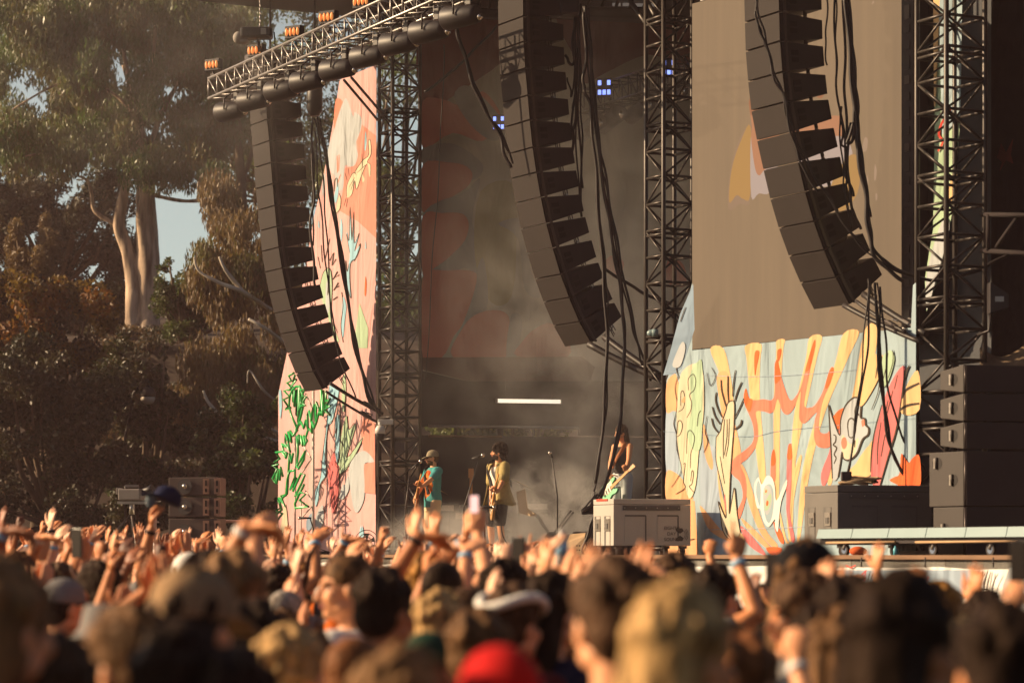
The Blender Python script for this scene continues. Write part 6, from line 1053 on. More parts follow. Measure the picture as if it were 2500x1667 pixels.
def make_pose(arms, yaw=0, pitch=0, beard=False, legs=None, sleeve=.55, voxel=.0068, build=1.0, dec=.6):
    """arms: {'R'|'L': (wrist target, finger direction, palm direction, hand kind, elbow pole)}; faces +Y"""
    P = Pose(); b = MB(); sh = MB()
    loft(b, [(x, y, z, rx * build, ry * build) for x, y, z, rx, ry in TORSO]); loft(sh, [(x, y, z, rx * build + .021, ry * build + .021) for x, y, z, rx, ry in [(0, 0, .80, .16, .115)] + TORSO[:-1]] + [(0, -.01, 1.478, .075, .07)])
    P.tips = {}; P.wr = {}; P.el = {}
    for key, sd in (('R', 1), ('L', -1)):
        tgt, fd, pn, kind, pole = arms[key]; tgt = V(tgt); up = max(0, min(1, (tgt.z - 1.3) / .6))
        S_ = V((sd * (.185 - .02 * up) * build, -.005, 1.405 + .05 * up)); E, W = ik(S_, tgt, .295, .262, V(pole))
        limb(b, [V((sd * .10, -.005, 1.41)), S_, S_.lerp(E, .35), S_.lerp(E, .75), E, E.lerp(W, .3), E.lerp(W, .75), W], [.06, .06, .05, .044, .04, .041, .031, .0265], 12)
        tip = hand(b, W + (W - E).normalized() * .008, V(fd), V(pn), sd, kind); P.tips[key] = tip; P.wr[key] = (W, (W - E).normalized()); P.el[key] = E
        q = [V((sd * .11, -.005, 1.41)), S_, S_.lerp(E, sleeve * .5), S_.lerp(E, sleeve)]; limb(sh, q, [.075, .08, .072, .070], 12)
    if legs:
        for sd in (1, -1):
            K, A_ = V(legs[sd][0]), V(legs[sd][1]); limb(b, [V((sd * .085, 0, .90)), V((sd * .09, 0, .82)).lerp(K, .4), K, K.lerp(A_, .35), K.lerp(A_, .8), A_], [.10, .082, .057, .057, .04, .037], 12); b.ell(A_ + V((0, .06, -.045)), (.042, .125, .04), None, 12)
    Hr = Matrix.Rotation(R(yaw), 3, 'Z') @ Matrix.Rotation(R(pitch), 3, 'X'); nb = V((0, -.01, 1.47)); HO = nb + Hr @ V((0, .02, .16)); P.H = Matrix.Translation(HO) @ Hr.to_4x4(); P.top = HO.z + .118
    limb(b, [V((0, -.012, 1.42)), nb, HO + Hr @ V((0, -.02, -.06))], [.062, .056, .053], 12)
    h = lambda c, r: b.ell(HO + Hr @ V(c), r, Hr, 16)
    h((0, -.012, .025), (.075, .096, .094)); h((0, .028, -.035), (.057, .066, .082)); h((0, .07, -.088), (.024, .022, .021)); h((0, .08, .031), (.05, .014, .011)); h((0, .091, -.056), (.024, .011, .011)); h((-.034, .062, -.022), (.026, .026, .028)); h((.034, .062, -.022), (.026, .026, .028))
    for sd in (1, -1): h((sd * .076, -.004, -.008), (.011, .021, .032)); h((sd * .05, .01, -.062), (.018, .045, .028))
    limb(b, [HO + Hr @ V((0, .088, .02)), HO + Hr @ V((0, .106, -.012)), HO + Hr @ V((0, .112, -.026))], [.009, .012, .015], 8); h((.013, .096, -.03), (.01, .01, .009)); h((-.013, .096, -.03), (.01, .01, .009))
    P.body = evalmesh(b, voxel, 2, dec); P.shirt = evalmesh(sh, .013, 3); P.HO = HO; P.Hr = Hr
    me = P.body
    for m in (SK['fair'], m_eye, m_lip, HM['brown']): me.materials.append(m)
    n = len(me.polygons); c = np.empty(n * 3); me.polygons.foreach_get('center', c); c = (c.reshape(-1, 3) - np.array(HO)) @ np.array(Hr)
    idx = np.zeros(n, np.int32); ax_ = np.abs(c[:, 0])
    inh = (np.linalg.norm(c, axis=1) < .16) & (c[:, 1] > .0)
    idx[inh & (c[:, 1] > .068) & (((ax_ - .031) / .0135) ** 2 + ((c[:, 2] - .009) / .008) ** 2 < 1)] = 1
    idx[inh & (c[:, 1] > .085) & (ax_ < .024) & (np.abs(c[:, 2] + .057) < .0085)] = 2
    idx[inh & (c[:, 1] > .068) & (ax_ > .011) & (ax_ < .05) & (np.abs(c[:, 2] - .03 + (ax_ - .03) * .1) < .006)] = 3
    if beard: idx[inh & (idx != 2) & (c[:, 2] < -.038 - .25 * (.06 - c[:, 1]).clip(0) + .35 * (.05 - ax_).clip(-1, 0)) & (c[:, 2] > -.125) & ~((ax_ < .02) & (c[:, 2] > -.046))] = 3
    me.polygons.foreach_set('material_index', idx); me.update(); return P
def hair_mesh(kind, seed=0):
    b = MB(); rd = random.Random(seed + len(kind)); h = lambda c, r: b.ell(V(c), r, None, 16)
    vox = .008
    if kind in ('short', 'long', 'curly', 'bun', 'bob', 'mop', 'crop'):
        k = .004 if kind == 'crop' else .012
        h((0, -.022, .042), (.078 + k, .098 + k, .09 + k)); h((0, -.05, -.005), (.07 + k, .062 + k, .075 + k))
        if kind != 'crop':
            for q in range(90):
                a = rd.uniform(0, 6.28); e = rd.uniform(.1, 1.5); p = V((.085 * math.cos(a) * math.cos(e), -.025 + .105 * math.sin(a) * math.cos(e), .035 + .1 * math.sin(e)))
                if p.y > .05 and p.z < .06: continue
                r = rd.uniform(.009, .019); p = p * rd.uniform(.97, 1.06); b.ell(p, (r, r * 1.2, r * 1.7), None, 8)
    if kind in ('long',):
        loft(b, [(0, -.05, .02, .088, .065), (0, -.06, -.08, .092, .058), (0, -.07, -.18, .095, .05), (0, -.075, -.28, .085, .042), (0, -.075, -.36, .05, .028)], 16)
        for q in range(26):
            a = rd.uniform(-2.9, -.25); x = .09 * math.cos(a); y = -.06 + .06 * math.sin(a); limb(b, [V((x * .8, y, .03)), V((x, y - .01, -.1)), V((x * 1.02, y - .015, -.22)), V((x * .9 + rd.uniform(-.01, .01), y - .01, rd.uniform(-.38, -.28)))], [.016, .015, .012, .007], 6)
    if kind == 'bob': loft(b, [(0, -.035, .03, .09, .085), (0, -.04, -.06, .093, .08), (0, -.045, -.13, .08, .065)], 16)
    if kind == 'bun': h((0, -.11, .085), (.045, .045, .042))
    if kind in ('curly', 'mop'):
        for q in range(110):
            a = rd.uniform(0, 6.28); e = rd.uniform(-.5, 1.5); p = V((.092 * math.cos(a) * math.cos(e), -.03 + .112 * math.sin(a) * math.cos(e), .045 + .105 * math.sin(e)))
            if p.y > .02 and p.z < .055: continue
            r = rd.uniform(.014, .024); b.ell(p, (r, r, r), None, 8)
        if kind == 'mop':
            for q in range(30): x = rd.uniform(-.07, .07); b.ell(V((x, .065 + rd.uniform(-.01, .02), .06 + rd.uniform(-.015, .04))), (.016, .016, .02), None, 8)
            for q in range(40): b.ell(V((rd.uniform(-.075, .075), rd.uniform(-.13, -.05), rd.uniform(-.12, .02))), (.022, .02, .026), None, 8)
    return evalmesh(b, vox, 1)
def cap_mesh(back=False):
    b = MB(); loft(b, [(0, -.014, .025, .090, .108), (0, -.014, .06, .090, .107), (0, -.014, .10, .078, .094), (0, -.014, .13, .05, .06), (0, -.014, .142, .012, .014)], 20)
    s = -1 if back else 1
    for k in range(5):
        w = .07 - .004 * k; b.box(V((0, s * (.075 + .022 * k), .034 - .004 * k - .001 * k * k)), V((w, 0, 0)), V((0, .016, -.003 * s)), UZ * .004)
    return evalmesh(b, .006, 2)
def bucket_mesh():
    b = MB(); loft(b, [(0, -.014, .015, .125, .14), (0, -.014, .02, .125, .14), (0, -.014, .055, .092, .11), (0, -.014, .13, .078, .094), (0, -.014, .137, .06, .07)], 20); return evalmesh(b, .007, 2)
def beanie_mesh():
    b = MB(); b.ell(V((0, -.02, .05)), (.09, .108, .095), None, 18); loft(b, [(0, -.018, .015, .093, .11), (0, -.018, .05, .094, .111)], 20); return evalmesh(b, .008, 2)
def headband_mesh():
    b = MB(); b.tube([V((.091 * math.cos(a), -.018 + .109 * math.sin(a), .075 + .02 * math.cos(a * 2))) for a in [i * math.pi / 12 for i in range(25)]], .016, 8); return b.mesh('headband')
def shades_mesh():
    b = MB(); b.ell(V((.032, .092, .008)), (.026, .008, .02), None, 12, m_eye); b.ell(V((-.032, .092, .008)), (.026, .008, .02), None, 12, m_eye); b.tube([V((-.075, .02, .012)), V((-.058, .085, .012)), V((0, .1, .014)), V((.058, .085, .012)), V((.075, .02, .012))], .004, 6, m_eye); return b.mesh('sunglasses')
def trouser_mesh():
    b = MB(); loft(b, [(0, 0, .72, .16, .12), (0, 0, .86, .17, .125), (0, 0, .97, .17, .122)], 16)
    for s in (1, -1): limb(b, [V((s * .085, 0, .88)), V((s * .095, .01, .5)), V((s * .1, -.01, .08))], [.10, .075, .058], 10); b.ell(V((s * .1, .05, .045)), (.05, .14, .045), None, 10)
    return evalmesh(b, .018, 2)
HAIR = {k: hair_mesh(k) for k in ('short', 'crop', 'long', 'curly', 'bun', 'bob', 'mop')}
HATS = {'cap': cap_mesh(), 'bucket hat': bucket_mesh(), 'beanie': beanie_mesh(), 'headband': headband_mesh()}
TROU = trouser_mesh(); SHADES = shades_mesh()
_b = MB(); _b.tube([(0, 0, -.011), (0, 0, .011)], .0335, 14, cap=True); BAND = _b.mesh('wristband')
def child(name, me, parent, m, M=None):
    o = bpy.data.objects.new(name, me); COL.objects.link(o); o.parent = parent
    if M is not None: o.matrix_local = M
    if m is not None:
        if not me.materials: me.materials.append(m)
        o.material_slots[0].link = 'OBJECT'; o.material_slots[0].material = m
    return o
def person(P, loc, rz, s, skin='fair', hair='short', hcol='brown', shirt='black', hat=None, hatcol='black', band=None, shades=False, trousers=True, label='', group='crowd before the stage', shirt_on=True):
    o = bpy.data.objects.new('person', P.body); COL.objects.link(o); o.location = loc; o.rotation_euler = (0, 0, rz); o.scale = (s, s, s)
    for i, m in ((0, SK[skin]), (3, HM[hcol])): o.material_slots[i].link = 'OBJECT'; o.material_slots[i].material = m
    tag(o, label, 'person', group)
    if hair: child('hair', HAIR[hair], o, HM[hcol], P.H)
    if hat: child(hat.replace(' ', '_'), HATS[hat], o, CM[hatcol], P.H @ Matrix.Scale(1.0 if hair in (None, 'crop') else 1.14, 4))
    if shades: child('sunglasses', SHADES, o, None, P.H)
    if shirt_on: child('shirt', P.shirt, o, CM[shirt])
    if trousers: child('trousers', TROU, o, m_jean)
    for k, m in (band or {}).items():
        W, d = P.wr[k]; child('wristband', BAND, o, m_bandw if m == 'white' else m_band if m == 'blue' else m_eye, Matrix.Translation(W - d * .022) @ d.to_track_quat('Z', 'Y').to_matrix().to_4x4())
    return o
# ---- crowd poses: both arms; hanging arm = D
DR = ((.24, .03, .86), (0, .1, -1), (-1, 0, 0), 'relax', (.2, -1, 0)); DL = ((-.24, .03, .86), (0, .1, -1), (1, 0, 0), 'relax', (-.2, -1, 0))
BR_ = ((.14, .26, 1.18), (-.3, .9, .3), (-1, 0, 0), 'relax', (.6, -.3, -1)); BL_ = ((-.14, .26, 1.18), (.3, .9, .3), (1, 0, 0), 'relax', (-.6, -.3, -1))
def R_(t, fd=(0, .1, 1), pn=(0, 1, 0), k='open', pole=(1, .2, -.3)): return (t, fd, pn, k, pole)
def L_(t, fd=(0, .1, 1), pn=(0, 1, 0), k='open', pole=(-1, .2, -.3)): return (t, fd, pn, k, pole)
POSE = {}
def defpose(name, phrase, main, yaw=0, pitch=-4, **arms):
    POSE[name] = make_pose({'R': arms.get('R', DR), 'L': arms.get('L', DL)}, yaw, pitch); POSE[name].phrase = phrase; POSE[name].main = main
defpose('calm', 'arms down', None)
defpose('turned', 'head turned aside, arms down', None, yaw=38, L=BL_)
defpose('high_open', 'one open hand raised high', 'R', R=R_((.20, .08, 1.96), k='open'))
defpose('high_relax', 'one loose hand raised high', 'L', L=L_((-.22, .10, 1.93), (.1, .45, .9), (0, .8, -.5), 'relax'))
defpose('high_spread', 'one hand raised with fingers spread', 'R', R=R_((.24, .10, 1.92), (.05, 0, 1), k='spread'))
defpose('both_high', 'both open hands raised high', 'R', R=R_((.24, .10, 1.93), (.1, .05, 1)), L=L_((-.27, .12, 1.88), (-.1, .2, 1), k='relax'))
defpose('both_wide', 'both arms raised wide', 'L', R=R_((.46, .08, 1.80), (.4, .1, 1), k='spread'), L=L_((-.44, .08, 1.83), (-.35, .1, 1), k='open'))
defpose('clap', 'hands clapping overhead', 'R', R=R_((.055, .22, 1.84), (-.05, .25, 1), (-1, 0, .1), 'flat', (1, 0, -.2)), L=L_((-.055, .22, 1.84), (.05, .3, 1), (1, 0, .1), 'flat', (-1, 0, -.2)))
defpose('bent_fist', 'fist raised', 'R', R=R_((.27, .16, 1.80), (0, .05, 1), (-.4, .9, 0), 'fist'))
defpose('high_fist', 'fist punched up high', 'L', L=L_((-.20, .12, 1.95), (0, .1, 1), (.3, .9, 0), 'fist'))
defpose('point', 'finger pointing upwards', 'R', R=R_((.24, .18, 1.84), (0, .2, 1), (-.7, .6, 0), 'point'))
defpose('horns', 'rock horns hand sign raised', 'R', R=R_((.22, .16, 1.86), (.1, .1, 1), (0, -1, .1), 'horns'))
defpose('peace', 'two finger sign raised', 'L', L=L_((-.24, .14, 1.88), (0, .1, 1), (0, 1, 0), 'peace'))
defpose('wave_flat', 'flat hand waved forward', 'R', R=R_((.22, .28, 1.84), (-.3, .9, .42), (0, -.3, -1), 'flat'))
defpose('bent_open', 'hand held up beside the head', 'L', L=L_((-.30, .20, 1.66), (-.1, .1, 1), (0, 1, 0), 'open'))
defpose('bent_droop', 'raised arm with drooping hand', 'L', L=L_((-.22, .20, 1.86), (.5, .7, -.25), (.1, -.3, -1), 'relax'))
defpose('phone', 'both hands lifting a phone', 'R', R=R_((.05, .26, 1.86), (-.1, .1, 1), (-.8, .6, 0), 'cup', (1, 0, -.3)), L=L_((-.05, .26, 1.84), (.1, .1, 1), (.8, .6, 0), 'cup', (-1, 0, -.3)))
defpose('phone_one', 'one hand lifting a phone', 'R', R=R_((.16, .30, 1.78), (-.1, .15, 1), (-.5, .8, 0), 'cup'))
defpose('hold_up', 'arm raised gripping something', 'L', L=L_((-.18, .10, 1.97), (0, 0, 1), (.6, .8, 0), 'grip'))
defpose('pinch', 'arm thrust up and fist aimed sideways', 'R', R=R_((.22, .14, 1.86), (.75, .35, .45), (0, .2, -1), 'fist'))
defpose('both_bent', 'both hands raised to head height', 'L', R=R_((.26, .22, 1.68), (0, .2, 1), (-.4, .8, 0), 'relax'), L=L_((-.28, .22, 1.72), (0, .2, 1), (.4, .8, 0), 'open'))
FACE = R(-50)      # the crowd looks along the stage's depth
COLS = [(60, 'under the dark conifer'), (150, 'below the autumn hedge'), (235, 'short of the film camera'), (310, 'below the film camera'), (385, 'below the grey fence post'), (460, 'below the field speakers'), (560, 'below the guard rail'), (640, 'beside the green sculpture'), (720, 'under the white pole'), (790, 'below the pink banner'), (860, 'below the keyboard'),
        (930, 'below the far tower'), (1000, 'below the capped guitarist'), (1075, 'between guitarist and singer'), (1150, 'below the singer'), (1230, 'below the tan card'), (1310, 'below the lone microphone'), (1385, 'below the wedge monitor'), (1450, 'below the cable knot'), (1530, 'below the grey case'), (1620, 'below the case lettering'), (1700, 'below the pole cables'),
        (1780, 'below the yellow hand'), (1870, 'below the painted ghost'), (1960, 'below the dark case'), (2050, 'below the riser end'), (2140, 'below the riser'), (2230, 'below the caster'), (2320, 'below the speaker stack'), (2420, 'below the wing drape'), (9999, 'at the scrim edge')]
USED = set(); TAKEN = []
def where(x, Y):
    c = next(t for q, t in COLS if x < q); return ('close' if Y < 10 else 'near rows' if Y < 15 else 'middle rows' if Y < 22 else 'far rows') + ', ' + c
rc = random.Random(99)
def auto(P, loc, rz, s, hand_px=None, shirt=None, hcol=None, **kw):
    hx = to_px(V(loc) + V((0, 0, 1.6 * s)))[0] if hand_px is None else hand_px
    for t in range(200):
        hc = hcol or rc.choices(['black', 'dark brown', 'brown', 'sandy', 'blond', 'auburn', 'golden', 'grey'], [8, 10, 8, 1, 1, 2, 2, .6])[0]; sc_ = shirt or rc.choice(list(CL))
        b = {}
        if P.main and rc.random() < .5: b = {P.main: rc.choice(['blue', 'blue', 'white', 'black'])}
        hat = kw.get('hat') or (rc.choice(['cap', 'cap', 'bucket hat', 'beanie', 'headband']) if rc.random() < .13 else None); hcl = kw.get('hatcol') or rc.choice(['black', 'white', 'tan', 'navy', 'dark green', 'grey'])
        lab = f"{hc} hair{', ' + hcl + ' ' + hat if hat else ''}, {P.phrase}{', ' + list(b.values())[0] + ' wristband' if b and not hat else ''}, {where(hx, loc[1])}"
        if lab not in USED and len(lab.replace(',', '').split()) <= 16: break
    USED.add(lab); hs = kw.get('hair') or rc.choice(['short', 'short', 'crop', 'long', 'curly', 'bob', 'bun'])
    if hat in ('cap', 'bucket hat', 'beanie') and hs in ('curly', 'short', 'bun'): hs = 'crop'
    return person(P, loc, rz, s, kw.get('skin') or rc.choice(['fair', 'fair', 'tan', 'tan', 'olive', 'olive', 'brown', 'pale', 'pale', 'deep']), hs, hc, sc_, hat, hcl, b, label=lab)
def place(P, s, rz, anchor, target):
    """foot point so that a local anchor lands above the target's x, y"""
    a = Matrix.Rotation(rz, 3, 'Z') @ (V(anchor) * s); return V((target.x - a.x, target.y - a.y, 0))
def by_hand(x, y, Y, pose, dr=0, s=None, **kw):
    P = POSE[pose]; t = P.tips[P.main]; z = U(x, y, Y).z; s0 = z / t.z; s = min(1.10, max(.86, s0)); rz = FACE + R(dr)
    loc = place(P, s, rz, t, U(x, y, Y)); TAKEN.append((loc.x, loc.y))
    lab = kw.pop('label', None)
    o = person(P, loc, rz, s, label=lab, **kw) if lab else auto(P, loc, rz, s, x, **kw)
    return o, P, s, loc, rz
def by_head(x, ytop, Y, pose, dr=0, label=None, hatz=0.0, **kw):
    P = POSE[pose]; z = U(x, ytop, Y).z; s = min(1.12, max(.80, z / (P.top + .018 + hatz))); rz = FACE + R(dr); loc = place(P, s, rz, P.HO, U(x, ytop, Y)); TAKEN.append((loc.x, loc.y))
    return person(P, loc, rz, s, label=label, **kw) if label else auto(P, loc, rz, s, None, **kw)
# ------------------------------------------------------------------ musicians
m_tealtee = mat('teal_tee', rgb(70, 150, 150), .85, var=.12, scale=8, bump=.4, bscale=14, spec=.15)
def tee_print(m):       # orange printed front on the teal shirt, in the shirt's own space
    t = m.node_tree; b = t.nodes['Principled BSDF']; tc = t.nodes.new('ShaderNodeTexCoord'); mp = t.nodes.new('ShaderNodeMapping'); mp.inputs['Location'].default_value = (0, -.13, -1.2); mp.vector_type = 'POINT'
    t.links.new(tc.outputs['Object'], mp.inputs[0]); n = t.nodes.new('ShaderNodeTexNoise'); n.inputs['Scale'].default_value = 14; n.inputs['Detail'].default_value = 4; t.links.new(tc.outputs['Object'], n.inputs[0])
    g = t.nodes.new('ShaderNodeVectorMath'); g.operation = 'MULTIPLY'; g.inputs[1].default_value = (6.2, 6.5, 4.2); t.links.new(mp.outputs[0], g.inputs[0]); l = t.nodes.new('ShaderNodeVectorMath'); l.operation = 'LENGTH'; t.links.new(g.outputs[0], l.inputs[0])
    a = t.nodes.new('ShaderNodeMath'); a.operation = 'ADD'; t.links.new(l.outputs['Value'], a.inputs[0]); ml = t.nodes.new('ShaderNodeMath'); ml.operation = 'MULTIPLY'; ml.inputs[1].default_value = .5; t.links.new(n.outputs[0], ml.inputs[0]); t.links.new(ml.outputs[0], a.inputs[1])
    c = t.nodes.new('ShaderNodeMath'); c.operation = 'LESS_THAN'; c.inputs[1].default_value = 1.25; t.links.new(a.outputs[0], c.inputs[0])
    cr = t.nodes.new('ShaderNodeValToRGB'); cr.color_ramp.elements[0].color = rgb(150, 52, 22); cr.color_ramp.elements[0].position = .35; cr.color_ramp.elements[1].color = rgb(225, 130, 50); cr.color_ramp.elements[1].position = .65; t.links.new(n.outputs[0], cr.inputs[0])
    src = b.inputs['Base Color'].links[0].from_socket; mx = t.nodes.new('ShaderNodeMix'); mx.data_type = 'RGBA'; t.links.new(c.outputs[0], mx.inputs[0]); t.links.new(src, mx.inputs[6]); t.links.new(cr.outputs[0], mx.inputs[7]); t.links.new(mx.outputs[2], b.inputs['Base Color'])
tee_print(m_tealtee)
m_capk = mat('khaki_cap', rgb(140, 128, 104), .85, var=.15, bump=.3, bscale=30); m_gold = mat('gold_shirt', rgb(168, 148, 92), .7, var=.4, scale=26, bump=.5, bscale=30, spec=.3); m_tank = mat('white_vest', rgb(235, 228, 218), .8, var=.04, spec=.15)
m_blkcl = mat('black_cloth', (.02, .016, .018, 1), .9, var=.2); m_wht_j = mat('pale_jeans', rgb(196, 204, 206), .85, var=.1); m_khaki = mat('cream_trousers', rgb(214, 186, 150), .85, var=.1)
m_gwood = mat('guitar_sunburst', rgb(150, 84, 34), .3, var=.35, scale=8, spec=.6); m_gneck = mat('maple_neck', rgb(196, 140, 78), .4, var=.15); m_gmint = mat('mint_guitar', rgb(120, 200, 150), .3, var=.08, spec=.6); m_gpick = mat('pickguard_cream', rgb(228, 220, 200), .4, var=.03); m_gpale = mat('tan_guitar', rgb(176, 132, 80), .35, var=.2, spec=.6)
def to_world(loc, rz, s): return Matrix.Translation(loc) @ Matrix.Rotation(rz, 4, 'Z') @ Matrix.Scale(s, 4)
def musician(loc, rz, s, hands, yaw, pitch, legs, beard=False, build=1.0, sleeve=.55):
    M = to_world(loc, rz, s); I = M.inverted(); I3 = I.to_3x3(); arms = {}
    for k, (p, fd, pn, kind, pole) in hands.items(): arms[k] = (I @ p, (I3 @ V(fd)).normalized(), (I3 @ V(pn)).normalized(), kind, (I3 @ V(pole)).normalized())
    return make_pose(arms, yaw, pitch, beard, legs, sleeve, .0065, build, None)
def finish(P, loc, rz, s, skin, hcol, label):
    o = bpy.data.objects.new('person', P.body); COL.objects.link(o); o.location = loc; o.rotation_euler = (0, 0, rz); o.scale = (s,) * 3
    for i, m in ((0, SK[skin]), (3, HM[hcol])): o.material_slots[i].link = 'OBJECT'; o.material_slots[i].material = m
    tag(o, label, 'person', 'musicians on stage'); return o
def trousers(o, legs, m, name='trousers', knee=False, grow=.018):
    b = MB(); loft(b, [(0, 0, .74, .15 + grow, .112 + grow), (0, 0, .86, .16 + grow, .116 + grow), (0, 0, .96, .162 + grow, .113 + grow)], 16)
    for sd in (1, -1):
        K, A_ = V(legs[sd][0]), V(legs[sd][1]); h = V((sd * .085, 0, .90)); m_ = V((sd * .09, 0, .82)).lerp(K, .4)
        pts = [h, m_, K.lerp(m_, .25), K] if knee else [h, m_, K, K.lerp(A_, .5), A_ + V((0, 0, .02))]; rd = [.115, .105, .095, .09] if knee else [.112, .098, .078, .07, .066]
        limb(b, pts[:3] if knee else pts, rd[:3] if knee else rd, 12)
        if not knee: b.ell(A_ + V((0, .06, -.045)), (.05, .135, .042), None, 12)
    return child(name, evalmesh(b, .014, 2), o, m)
def strap_mesh(o, pts, m=m_blkcl, w=.03):
    b = MB(); P = smooth_pts(pts, False, 5); vs = []; fs = []
    for i, p in enumerate(P):
        d = (P[min(i + 1, len(P) - 1)] - P[max(i - 1, 0)]).normalized(); out = V((p.x, p.y, 0)).normalized(); q = d.cross(out).normalized() * w; vs += [p + q, p - q]
        if i: fs.append((2 * i - 2, 2 * i - 1, 2 * i + 1, 2 * i))
    b.add(vs, fs, m, True); c = b.build('guitar_strap', m, o); sm_ = c.modifiers.new('t', 'SOLIDIFY'); sm_.thickness = .006; return c
def guitar(c, ax, face, mbody, label, style='s', pick=m_gpick, neckm=m_gneck):
    """c: body centre, ax: towards the headstock, face: outward"""
    ax = ax.normalized(); face = (face - ax * face.dot(ax)).normalized(); sx = ax.cross(face); M = Matrix((sx, ax, face)).transposed().to_4x4(); M.translation = c; root = empty('electric_guitar', c); tag(root, label, 'guitar'); root.matrix_world = M
    out = [(-.05, -.20), (.05, -.205), (.125, -.17), (.155, -.09), (.13, -.02), (.115, .03), (.135, .10), (.12, .165), (.085, .17), (.06, .12), (.03, .10), (-.03, .10), (-.06, .12), (-.085, .185), (-.125, .19), (-.14, .12), (-.12, .03), (-.135, -.03), (-.16, -.10), (-.13, -.17)]
    pl = smooth_pts(out, True, 3); b = MB(); n = len(pl); vs = [V((p.x, p.y, z)) for z in (-.022, .022) for p in pl]; b.add(vs, [tuple(range(n))[::-1], tuple(n + i for i in range(n))] + [(i, (i + 1) % n, n + (i + 1) % n, n + i) for i in range(n)], mbody); b.build('guitar_body', mbody, root, bevel=.008)
    b = MB(); pg = smooth_pts([(-.02, .09), (-.11, .10), (-.105, .0), (-.12, -.08), (-.05, -.12), (.04, -.09), (.05, .0), (.03, .09)], True, 3); n = len(pg); b.add([V((p.x, p.y, .0255)) for p in pg], [tuple(range(n))], pick); b.build('pickguard', pick, root)
    for y in (.05, -.01, -.07): b = MB(); b.box((0, y, .029), (.036, 0, 0), (0, .009, 0), (0, 0, .004), m_can); b.build('pickup', m_can, root)
    b = MB(); b.hexa([V(p) for p in ((-.028, .06, .02), (.028, .06, .02), (.021, .53, .02), (-.021, .53, .02), (-.028, .06, .036), (.028, .06, .036), (.021, .53, .036), (-.021, .53, .036))], neckm); b.build('neck', neckm, root)
    b = MB(); b.hexa([V(p) for p in ((-.021, .53, .012), (.021, .53, .012), (.03, .70, .005), (-.045, .67, .005), (-.021, .53, .026), (.021, .53, .026), (.03, .70, .018), (-.045, .67, .018))], neckm); hs = b.build('headstock', neckm, root)
    for k in range(6): b = MB(); b.ell((-.045 + .001 * k, .56 + .02 * k, .012), (.012, .006, .006), None, 6, m_chrome); b.build('tuning_peg', m_chrome, hs)
    b = MB(); b.box((0, -.13, .03), (.04, 0, 0), (0, .015, 0), (0, 0, .008), m_chrome); b.build('bridge', m_chrome, root); return root
legs0 = {1: ((.11, .03, .48), (.14, -.02, .085)), -1: ((-.11, .03, .48), (-.14, -.02, .085))}
# guitarist in cap
YG = 44.2; loc = U(1057, 1350, YG); loc.z = DECK; rz = R(118); s = .985
gc, gax = U(1018, 1222, YG - .25), V((.10, -.55, .42)); gface = V((-.93, -.28, .18))
hd = {'L': (gc + gax.normalized() * .42 + V((.03, 0, -.03)), (-.5, .1, .75), (-.6, -.3, .4), 'grip', (.3, -.5, -.8)), 'R': (gc + V((-.05, .16, .02)), (-.2, -.8, -.5), (.9, .1, .1), 'grip', (.5, .8, -.1))}
P = musician(loc, rz, s, hd, -16, -2, legs0, True, 1.05, .72); o = finish(P, loc, rz, s, 'fair', 'brown', 'guitarist in khaki cap and sunglasses, teal shirt with orange print')
child('hair', HAIR['crop'], o, HM['brown'], P.H); child('cap', HATS['cap'], o, m_capk, P.H); child('sunglasses', SHADES, o, None, P.H); child('shirt', P.shirt, o, m_tealtee); trousers(o, legs0, m_khaki)
strap_mesh(o, [V((-.12, .14, 1.02)), V((-.06, .155, 1.18)), V((.03, .15, 1.33)), V((.10, .07, 1.47)), V((.12, -.06, 1.45)), V((.05, -.14, 1.3)), V((-.1, -.14, 1.1))])
guitar(gc, gax, gface, m_gwood, 'brown electric guitar with upright maple neck played by the capped guitarist')
# singer
YS = 43.4; loc = U(1216, 1350, YS); loc.z = DECK; rz = R(128); s = 1.02
legs1 = {1: ((.14, .04, .48), (.20, -.04, .085)), -1: ((-.12, .05, .48), (-.13, .0, .085))}
gc, gax = U(1204, 1238, YS - .28), V((.12, -.50, .62)); gface = V((-.95, -.22, .12))
hd = {'L': (gc + gax.normalized() * .36 + V((.02, 0, -.03)), (-.5, .1, .75), (-.6, -.3, .4), 'grip', (.6, -.6, -.5)), 'R': (gc + V((-.04, .10, -.10)), (-.2, -.4, -.85), (.9, .1, .1), 'grip', (.6, .9, -.2))}
P = musician(loc, rz, s, hd, -30, 4, legs1, True, .95, .6); o = finish(P, loc, rz, s, 'fair', 'black', 'singer with curly black hair, open gold shirt, white vest and black shorts')
child('hair', HAIR['mop'], o, HM['black'], P.H @ Matrix.Scale(1.1, 4)); b = MB(); loft(b, [(x, y, z, rx * .95 + .012, ry * .95 + .012) for x, y, z, rx, ry in TORSO[:-2]], 18); child('vest', evalmesh(b, .012, 2), o, m_tank); trousers(o, legs1, m_blkcl, 'shorts', True, .03)
